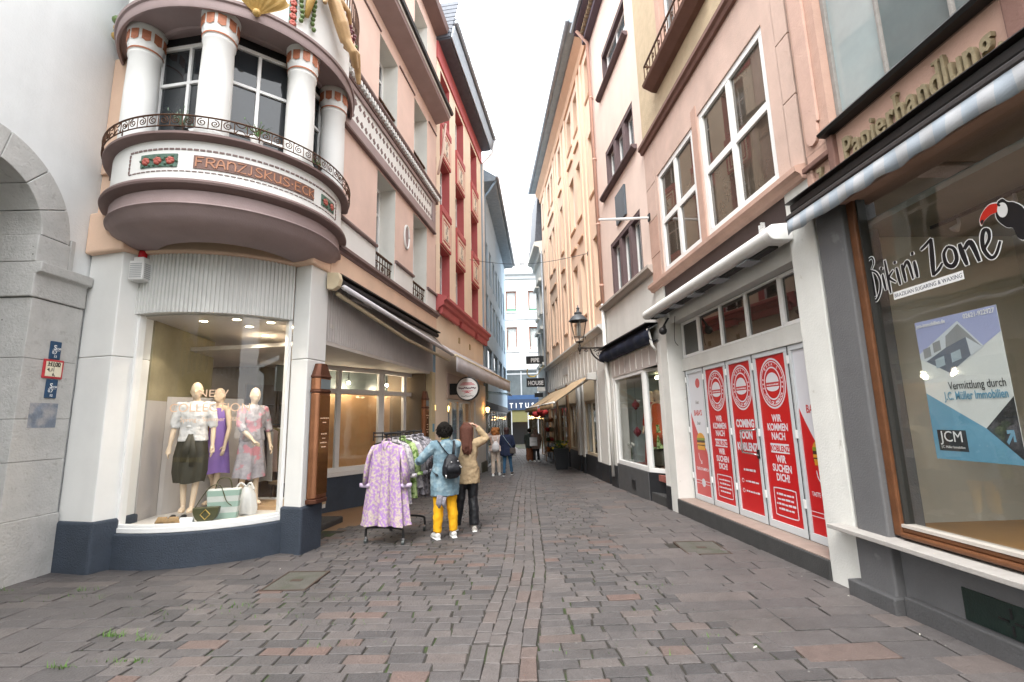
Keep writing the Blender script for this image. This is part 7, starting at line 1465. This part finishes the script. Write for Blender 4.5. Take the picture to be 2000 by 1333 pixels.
# ---- two walking away
w3 = thing('person', 'person with curly ginger hair, pale jacket and cream trousers walking away', 'person', FW, (-.64, 16.2, gz(16.2)), yaw=R(-3)); kk = .93
ps3 = dict(knl=(-.09, .02, .5), knr=(.10, .04, .5), anl=(-.09, -.08, .085), anr=(.12, .08, .10), ell=(-.36, .05, 1.30), wrl=(-.20, .12, 1.52), elr=(.24, .05, 1.10), wrr=(.16, .2, .95), hul=(0, 0, 1))
figure(w3, kk, SKIN, ps3, .016); trousers(w3, kk, M('cream_trousers', (.55, .47, .40), .9, .1, 8, .3, 14), ps3, .014); jacket(w3, kk, M('blush_jacket', (.60, .47, .42), .9, .08, 8, .3, 14), ps3, .014, .86, .06, .02); shoes(w3, kk, FRAMEW, ps3)
tubes(w3, kk, [], 'hair', HAIRG, w3, .016, 1, balls=[((.13 * math.sin(i * 2.4) * .75, -.03 + .05 * math.cos(i * 1.7), 1.60 - .16 * (i % 6) / 5 + .05), .07, (1, 1, 1)) for i in range(20)])
b3 = thing('backpack', 'soft white backpack on the ginger haired person', 'backpack', FW, TH[w3.name][1], yaw=R(-3)); tubes(b3, kk, [([(.02, -.18, .86), (.02, -.2, .95), (.02, -.2, 1.1), (.02, -.16, 1.22)], [(.10, .04), (.14, .07), (.13, .065), (.06, .03)])], 'bag', M('white_canvas', (.62, .62, .64), .9, .05), b3, .016, 3)
for q in (-1, 1): tubes(b3, kk, [([(q * .06, -.16, 1.2), (q * .1, -.1, 1.38), (q * .12, .02, 1.42)], [(.02, .008)] * 3)], 'strap', M('white_canvas', (.62, .62, .64)), b3, 0, n=6)
w4 = thing('person', 'person in navy coat and blue jeans with a shoulder strap walking away', 'person', FW, (-.26, 16.15, gz(16.15)), yaw=R(-6))
ps4 = dict(knl=(-.09, .0, .5), knr=(.11, .06, .5), anl=(-.10, -.10, .085), anr=(.15, .12, .11), ell=(-.25, .0, 1.10), wrl=(-.20, .2, .98), elr=(.25, .02, 1.10), wrr=(.22, .2, .96))
figure(w4, kk, SKIN, ps4, .016); trousers(w4, kk, M('blue_jeans', (.03, .09, .17), .9, .2, 8, .3, 14), ps4, .014, (.09, .075, .055, .05, .045)); jacket(w4, kk, M('navy_wool', (.012, .02, .05), .9, .15, 8, .3, 14), ps4, .014, .70, .06, .03, 'coat'); shoes(w4, kk, M('dark_shoe', (.06, .05, .045), .6), ps4)
tubes(w4, kk, [([(0, -.02, 1.52), (0, -.05, 1.44)], [.09, .06])], 'hair', M('dark_brown_hair', (.035, .014, .014), .5, .3, 40), w4, .016, 1, balls=[((0, 0, 1.60), .115, (.95, 1.02, 1.0))])
b4 = thing('shoulder_bag', 'dark shoulder bag with pale strap on the navy coat', 'bag', FW, TH[w4.name][1], yaw=R(-6)); tubes(b4, kk, [([(-.12, -.12, 1.42), (0, -.165, 1.25), (.13, -.155, 1.08), (.2, -.12, .98)], [(.016, .006)] * 4)], 'strap', M('pale_blue_strap', (.22, .30, .36), .8), b4, 0, n=6); tubes(b4, kk, [([(.22, -.12, .78), (.22, -.12, .98)], [(.12, .04), (.11, .03)])], 'pouch', M('dark_shoe', (.06, .05, .045)), b4, .014, 2)
# ---- couple by the far shop
w5 = thing('person', 'person in hooded pinkish beige coat near the far shop', 'person', FW, (.98, 21.9, gz(21.9)), yaw=R(-15)); k5 = .88
ps5 = dict(knl=(-.09, .0, .5), knr=(.09, .03, .5), anl=(-.09, -.06, .085), anr=(.10, .08, .09), ell=(-.22, .05, 1.08), wrl=(-.20, .15, .88), elr=(.24, .12, 1.10), wrr=(.10, .28, 1.02))
figure(w5, k5, SKIN, ps5, .018); trousers(w5, k5, BLKJ, ps5, .016); jacket(w5, k5, M('pinkish_beige_coat', (.36, .26, .225), .9, .1, 8, .3, 14), ps5, .016, .66, .05, .05, 'coat'); shoes(w5, k5, FRAMEW, ps5)
tubes(w5, k5, [([(0, -.02, 1.40), (0, -.06, 1.47), (0, -.04, 1.56), (0, 0, 1.68)], [(.14, .12), (.14, .12), (.13, .13), (.05, .06)])], 'hood', M('pinkish_beige_coat', (.36, .26, .225)), w5, .018, 3)
w6 = thing('person', 'person in dark green coat and rust brown trousers beside the hooded person', 'person', FW, (.70, 22.2, gz(22.2)), yaw=R(-10))
ps6 = dict(knl=(-.09, .0, .5), knr=(.09, .03, .5), anl=(-.10, -.04, .085), anr=(.10, .06, .09), ell=(-.24, .0, 1.10), wrl=(-.22, .1, .85), elr=(.24, .02, 1.10), wrr=(.22, .15, .88))
figure(w6, k5, SKIN, ps6, .018); trousers(w6, k5, M('rust_trousers', (.13, .045, .02), .9, .1, 8, .3, 14), ps6, .016, (.12, .11, .10, .10, .10)); jacket(w6, k5, M('dark_green_coat', (.025, .032, .028), .9, .1, 8), ps6, .016, .70, .04, .03, 'coat'); shoes(w6, k5, M('tan_shoe', (.25, .13, .06), .6), ps6); tubes(w6, k5, [], 'hair', HAIRB, w6, .018, 1, balls=[((0, -.01, 1.60), .112, (.95, 1.02, 1.05))])
sb = thing('shopping_bag', 'white paper shopping bag hanging behind the hooded person', 'bag', FW, (.86, 21.68, gz(21.68))); x, y = .86, 21.68; z = .42
MB(sb).box((x - .17, y - .05, z), (x + .17, y + .05, z + .38)).obj('bag', M('paper_white', (.66, .66, .68), .7), sb, bev=.01); m = MB(sb); m.tube(curve([(x - .08, y, z + .38), (x - .05, y, z + .55), (x + .05, y, z + .55), (x + .08, y, z + .38)], 4), .008, 5); m.obj('handle', BLACK, sb); MB(sb).box((x - .1, y - .053, z + .16), (x + .1, y - .0505, z + .2)).obj('print', M('grey_louvre', (.42, .43, .44)), sb)

# ================================================================ clothes rack in the street
rk = thing('clothes_rack', 'black wheeled clothes rack standing in front of the corner shop', 'clothes rack', FW, (-1.83, 7.5, gz(7.5))); g0 = gz(7.4)
FL_, FRr, BL_, BR_ = (-2.17, 7.14), (-1.60, 7.0), (-2.02, 7.98), (-1.46, 7.86)
fm = ((FL_[0] + FRr[0]) / 2, (FL_[1] + FRr[1]) / 2); bm_ = ((BL_[0] + BR_[0]) / 2, (BL_[1] + BR_[1]) / 2)
for a, b in ((FL_, FRr), (BL_, BR_)):
    A, B = Vector((*a, 0)), Vector((*b, 0)); d = (B - A).normalized(); m = MB(rk)
    m.tube(curve([(A.x, A.y, g0 + .06), (A.x, A.y, g0 + .16), (A.x + d.x * .06, A.y + d.y * .06, g0 + .225), (B.x - d.x * .06, B.y - d.y * .06, g0 + .225), (B.x, B.y, g0 + .16), (B.x, B.y, g0 + .06)], 4), .017, 8); m.obj('foot', BLACK, rk, smooth=True)
    for p in (a, b):
        m = MB(rk); m.tube([(p[0] - .02, p[1], g0 + .035), (p[0] + .02, p[1], g0 + .035)], .038, 12); c_ = m.obj('caster', M('grey_caster', (.05, .06, .06), .35), rk, smooth=True, auto=40); m = MB(rk); m.tube([(p[0], p[1], g0 + .04), (p[0], p[1], g0 + .10)], .02, 8); m.obj('fork', M('chrome', (.6, .6, .6), .2, metal=.9), c_)
m = MB(rk)
for p in (fm, bm_): m.tube([(p[0], p[1], g0 + .22), (p[0], p[1], 1.44)], .016, 8)
m.tube([(fm[0], fm[1] - .08, 1.44), (bm_[0], bm_[1] + .08, 1.44)], .016, 8); m.tube([(fm[0], fm[1], g0 + .225), (bm_[0], bm_[1], g0 + .225)], .014, 8); m.obj('frame', BLACK, rk, smooth=True)
for p in (fm, bm_):
    m = MB(rk); m.tube([(p[0] - .20, p[1] + .05, 1.455), (p[0] + .22, p[1] - .05, 1.455)], .012, 6); m.tube([(p[0] - .20, p[1] + .05, 1.40), (p[0] + .22, p[1] - .05, 1.40)], .01, 6)
    for q in (0, .33, .66, 1): m.tube([(p[0] - .20 + .42 * q, p[1] + .05 - .1 * q, 1.34), (p[0] - .20 + .42 * q, p[1] + .05 - .1 * q, 1.47)], .009, 5)
    m.obj('crossbar', BLACK, rk)
LILAC = M('lilac_floral_print', (.54, .46, .40), .85, .35, 40, .35, 12, tint=((.37, .215, .48), 26, .43, .14)); GRNF = M('green_print', (.36, .46, .20), .85, .3, 14, .3, 12, tint=((.09, .16, .03), 16, .50, .05)); GRYF = M('grey_print', (.32, .30, .33), .85, .4, 18, .3, 12, tint=((.12, .115, .13), 22, .52, .06)); PALF = M('pale_print', (.52, .49, .50), .85, .3, 14, .3, 12, tint=((.28, .25, .30), 18, .53, .06))
def garment(lb, x, y, z1, z0, hw, hemw, mat, ph_, sl=.42, yaw_=-.15, grp=None, cuffm=None):
    t = thing('hanging_dress', lb, 'garment', FW, (x, y, z0), 'garments on the street rack'); m = MB(t); H_ = z1 - z0
    cloth(m, (x, y), [(z1, .055, .035), (z1 - .03, .09, .04), (z1 - .06, hw * .82, .05), (z1 - .12, hw, .06), (z1 - .35 * H_, hw * .98, .075), (z1 - .65 * H_, (hw + hemw) / 2, .09), (z0 + .05, hemw, .11), (z0, hemw * 1.01, .115)], 8, .5, ph_, 96, yaw_); folds(m.obj('cloth', mat, t, smooth=True), .025, .12)
    cy_, sy_ = math.cos(yaw_), math.sin(yaw_)
    for q in (-1, 1):
        P_ = lambda a, b, zz: (x + a * cy_ - b * sy_, y + a * sy_ + b * cy_, zz)
        m = MB(t); m.tube([P_(q * hw * .80, 0, z1 - .08), P_(q * (hw + .01), -.01, z1 - sl * .35), P_(q * (hw + .05), -.02, z1 - sl * .7), P_(q * (hw + .06), -.025, z1 - sl)], [(.045, .03), (.07, .034), (.08, .034), (.078, .034)], 14, cap=False); s_ = m.obj('sleeve', mat, t, smooth=True); folds(s_, .02, .07); s_.modifiers.new('t', 'SOLIDIFY').thickness = .004
        m = MB(t); m.tube([P_(q * (hw + .058), -.024, z1 - sl + .005), P_(q * (hw + .062), -.026, z1 - sl - .05)], [(.082, .037), (.082, .038)], 14, cap=False); c_ = m.obj('cuff', cuffm or mat, s_, smooth=True); c_.modifiers.new('t', 'SOLIDIFY').thickness = .006
        m = MB(t); m.tube([P_(q * .01, -.05, z1 - .12), P_(q * .05, -.045, z1 - .03), P_(q * .045, .03, z1 + .015), P_(0, .05, z1 + .02)], [(.03, .006), (.03, .006), (.026, .006), (.024, .006)], 6); m.obj('collar', mat, t, smooth=True)
    m = MB(t); m.tube([(x + a * cy_, y + a * sy_, z1 - .02 - .25 * abs(a) + .02) for a in (-hw * .8, -.04, .04, hw * .8)], .012, 6); m.tube(curve([(x, y, z1), (x, y, z1 + .06), (x + .02, y, z1 + .10), (x, y, z1 + .115)], 3), .005, 5); m.obj('hanger', BLACK, t)
    return t
dr = garment('long lilac floral shirt dress hanging on the near end of the rack', -1.86, 7.02, 1.34, .17, .25, .315, LILAC, .4, .60, -.15, cuffm=M('pale_lilac', (.55, .45, .60), .85))
for lb, dy, z1, z0, hw, hm, mt in (('pale patterned dress next behind the lilac dress', .17, 1.35, .42, .21, .24, PALF), ('green leaf patterned dress on the rack, behind the pale one', .33, 1.36, .48, .2, .23, GRNF), ('light grey patterned blouse in the middle of the rack', .47, 1.36, .62, .19, .2, PALF), ('grey patterned dress near the far end of the rack', .62, 1.37, .5, .2, .22, GRYF), ('dark grey patterned dress at the far end of the rack', .78, 1.38, .45, .2, .22, GRYF)):
    garment(lb, -1.86 + dy * .42, 7.04 + dy, z1, z0, hw, hm, mt, dy * 9, .5)

# ================================================================ window display
def manq(lb, x, y, yaw_, pose, k):
    t = thing('mannequin', lb, 'mannequin', FW, (x, y, .405), 'mannequins in the bay window', yaw=yaw_); figure(t, k, MANQ, pose, .011); t.scale = (.88, .88, 1); return t
WBL = M('white_ruffle', (.68, .67, .66), .85, .06, 10, .5, 20); OLV = M('dark_olive_satin', (.045, .04, .026), .55, .25, 3, .3, 12); PUR = M('violet_cloth', (.25, .15, .45), .8, .08, 5, .2, 14); FLO = M('floral_silk', (.36, .34, .37), .7, .4, 9, .2, 14, tint=((.50, .22, .26), 7, .54, .06))
pm = dict(ell=(-.25, .0, 1.10), wrl=(-.27, .08, .86), elr=(.25, .0, 1.10), wrr=(.27, .06, .86), toe=(.0, .14, -.05))
m1 = manq('front mannequin in white ruffled blouse and dark olive skirt', -4.50, 6.72, R(200), {**pm, 'anl': (-.06, .04, .12), 'anr': (.06, -.02, .12)}, 1.08)
def robe(T_, k, nm, mat, prof, rip, amp, ph_=0.):
    ax, ay, az = TH[T_.name][1]; m = MB(T_); cloth(m, (ax, ay), [(az + z * k, a * k, b * k) for z, a, b in prof], rip, amp, ph_, 56); return m.obj(nm, mat, T_, smooth=True)
jacket(m1, 1.08, WBL, {**pm, 'ell': (-.24, 0, 1.2), 'wrl': (-.245, .0, 1.10), 'elr': (.24, 0, 1.2), 'wrr': (.245, .0, 1.10)}, .011, .96, .0, .018, 'blouse', 0, False)
tubes(m1, 1.08, [], 'ruffle', WBL, m1, .011, 2, balls=[((q * (.19 + .03 * math.cos(i)), .02 * math.sin(i * 2), 1.36 + .045 * math.sin(i * 1.3)), .045, (1, 1, .8)) for q in (-1, 1) for i in range(7)] + [((.03 * math.sin(i * 2), .11, 1.32 - .05 * i), .04, (1.2, .6, .6)) for i in range(6)])
robe(m1, 1.08, 'skirt', OLV, [(1.04, .14, .105), (.95, .185, .135), (.75, .22, .16), (.55, .22, .16), (.42, .19, .14)], 5, .16)
tubes(m1, 1.08, [([(0, .14, 1.02), (.04, .16, .85), (.06, .17, .68)], [(.03, .012), (.05, .014), (.04, .01)]), ([(0, .14, 1.02), (-.05, .16, .8), (-.04, .16, .62)], [(.03, .012), (.05, .014), (.03, .01)])], 'sash', OLV, m1, 0)
m2 = manq('middle mannequin in plain violet sleeveless dress', -4.58, 7.40, R(160), {**pm, 'anl': (-.06, .08, .12), 'anr': (.06, -.06, .12)}, 1.06); robe(m2, 1.06, 'dress', PUR, [(1.40, .10, .07), (1.36, .16, .095), (1.25, .165, .12), (1.08, .145, .11), (.92, .19, .135), (.7, .22, .16), (.48, .25, .18)], 4, .1)
m3 = manq('right-hand mannequin in grey and pink floral dress', -3.98, 7.28, R(235), {**pm, 'anl': (-.06, .12, .12), 'anr': (.07, -.1, .12), 'elr': (.22, .10, 1.10), 'wrr': (.12, .26, .95)}, 1.05); jacket(m3, 1.05, FLO, {**pm, 'ell': (-.25, 0, 1.15), 'wrl': (-.26, .03, 1.05), 'elr': (.23, .08, 1.15), 'wrr': (.20, .14, 1.06)}, .011, .90, .0, .018, 'bodice', 0, False); robe(m3, 1.05, 'skirt', FLO, [(1.06, .145, .11), (.92, .19, .14), (.7, .22, .17), (.5, .25, .2), (.42, .25, .2)], 6, .16, 1)
ob = thing('handbag', 'olive half-moon handbag at the front of the bay window', 'handbag', FW, (-3.93, 6.24, .41), 'bags in the bay window'); x, y = -3.93, 6.24; n = 14; LEA = M('olive_leather', (.07, .07, .028), .5, .12, 8, .1)
fr_o = (Fr(x, y, phi=R(15), sgn=-1, zo=-.06), (0, 0, 0)); MB(fr_o).face([(-.15, .66), (.15, .66)] + [(.15 * math.cos(math.pi * i / n), .65 - .19 * math.sin(math.pi * i / n)) for i in range(n + 1)], -.04, .04).obj('body', LEA, ob, bev=.015)
m = MB(fr_o); m.tube([(.055 * math.cos(1.5708 * i), .045, .575 + .06 * math.sin(1.5708 * i)) for i in range(5)], .007, 6); m.obj('clasp', M('gilt', (.55, .38, .10)), ob); m = MB(fr_o); m.tube(curve([(-.13, 0, .66), (-.02, -.1, .88), (.1, -.12, .9), (.2, -.05, .72), (.28, .0, .66)], 5), .006, 5); m.obj('strap', LEA, ob)
tb = thing('handbag', 'mint and white striped tote behind the olive bag', 'handbag', FW, (-3.86, 6.42, .47), 'bags in the bay window'); fr_t = (Fr(-3.86, 6.42, phi=R(15), sgn=-1, zo=-.06), (0, 0, 0)); MB(fr_t).face([(-.13, .47), (.2, .47), (.23, .86), (-.17, .86)], -.06, .06).obj('body', stripes('mint_stripes', ((.60, .62, .58), (.33, .45, .38)), 2, .14), tb, bev=.02); m = MB(fr_t); m.tube(curve([(-.08, 0, .85), (-.04, 0, .98), (.08, 0, .98), (.12, 0, .85)], 4), .008, 5); m.obj('handle', LEA, tb)
wb = thing('handbag', 'white drawstring pouch bag at the back of the bay window', 'handbag', FW, (-3.72, 6.78, .47), 'bags in the bay window'); wb.location.z -= .06; m = MB(wb); cloth(m, (-3.72, 6.78), [(.85, .03, .03), (.82, .06, .05), (.72, .11, .085), (.55, .14, .1), (.47, .13, .095)], 7, .12, 0, 36); m.obj('body', M('white_soft_leather', (.66, .65, .63), .5, .05), wb, smooth=True)
for q in (-1, 1): m = MB(wb); m.tube(curve([(-3.72, 6.75, .83), (-3.72 + q * .07, 6.72, .89), (-3.72 + q * .13, 6.70, .80)], 4), .014, 6); m.obj('ribbon', M('white_soft_leather', (.66, .65, .63)), wb)
for i, xx in enumerate((-4.42, -4.28)):
    s_ = thing('sandal', ('left tan slide sandal at the front of the bay window', 'right tan slide sandal at the front of the bay window')[i], 'shoe', FW, (xx, 6.20, .465), 'sandals in the bay window'); s_.location.z -= .06; m = MB(s_)
    m.tube([(xx, 6.12, .48), (xx, 6.2, .485), (xx + .01, 6.27, .52), (xx + .01, 6.33, .55)], [(.04, .012), (.045, .012), (.032, .012), (.035, .014)], 10); m.obj('sole', BLACK, s_, smooth=True)
    m = MB(s_); m.tube([(xx - .045, 6.15, .48), (xx - .03, 6.16, .525), (xx + .03, 6.16, .525), (xx + .045, 6.15, .48)], [(.012, .045), (.012, .05), (.012, .05), (.012, .045)], 8); m.obj('strap', M('tan_straw', (.42, .27, .13), .8, .25, 40, .4), s_, smooth=True); MB(s_).box((xx - .02, 6.31, .465), (xx + .03, 6.35, .545)).obj('heel', BLACK, s_)
m = MB((FW, (-4.14, 6.2, .465))); m.add([(-4.22, 6.14, .47), (-4.06, 6.16, .47), (-4.06, 6.20, .55), (-4.22, 6.18, .55), (-4.22, 6.22, .47), (-4.06, 6.24, .47)], [(0, 1, 2, 3), (3, 2, 5, 4)]); m.obj('price_card', SW, label='small white price card between sandals and olive bag', cat='card').location.z -= .06
# dresses in the dress shop window
for i, (u, v, z0, mt, lb) in enumerate(((1.95, -.55, .55, M('deep_red_satin', (.34, .035, .02), .5, .15, 5, .2, 14), 'mannequin in long deep red dress in the dress shop window'), (1.45, -.5, .5, M('coral_cloth', (.58, .10, .03), .7, .12, 5, .2, 14), 'mannequin in coral top and green skirt in the dress shop window'), (.55, -.9, .6, M('scarlet_cloth', (.45, .02, .03), .7, .1, 5, .2, 14), 'mannequin in scarlet dress in the angled dress shop window'))):
    p = R3.world((u, v, .42)); t = thing('mannequin', lb, 'mannequin', FW, tuple(p), 'mannequins of the dress shop', yaw=R(110)); figure(t, 1.05, MANQ, pm, .016)
    robe(t, 1.05, 'dress', mt, [(1.40, .10, .07), (1.36, .17, .10), (1.2, .17, .13), (1.05, .15, .12), (.9, .2, .15), (.5, .23, .18), (.15 if i != 1 else .78, .26, .2)], 5, .12)
    if i == 1: robe(t, 1.05, 'skirt', M('green_print', (.36, .46, .20)), [(.95, .19, .14), (.7, .23, .17), (.45, .25, .19)], 6, .15); robe(t, 1.05, 'underskirt', OLV, [(.5, .2, .16), (.1, .22, .17)], 5, .12)
    else: jacket(t, 1.05, mt, pm, .016, .95, 0, .018, 'sleeves', .06, False)

# ================================================================ houses across the square, only mirrored; grey one added so glass reflects less sky
for i, (x0, x1, y_, col_, lb) in enumerate(((-16, -2.5, -13, (.50, .38, .12), 'ochre yellow house across the square, mirrored in the bay window'), (-2.4, 9, -15, (.42, .38, .34), 'grey stone house across the square, mirrored in shop glass'))):
    f_ = Fr(x1, y_, phi=math.pi, sgn=-1); b_ = thing('opposite_house', lb, 'building', f_, (0, 0, 0)); l = x1 - x0
    ops = [(1.0 + 1.9 * k, 2.0 + 1.9 * k, c, c + 1.7) for k in range(int((l - 1) / 1.9)) for c in (4.2, 7.2)]
    m = MB(b_); wall(m, 0, l, -.1, 9.8, ops, 0, .2); m.box((0, -8, -.1), (l, -.25, 9.8)); m.obj('wall', M('opposite_plaster_%d' % i if 0 else ('ochre_plaster', 'grey_ashlar')[i], col_, .9, .1, 2, .1), b_)
    for o in ops: window(b_, *o, -.1, FRAMEW, DKP, .07, (.5,), (.6,), .05)
    MB(b_).vprism([(-.1, 9.7), (.4, 9.8), (.4, 10), (-4, 13), (-4, 10)], 0, l).obj('roof', SLT, b_)
    MB(b_).box((0, -.1, .3), (l, .02, 3.2)).obj('shop_glazing', DKP, b_)
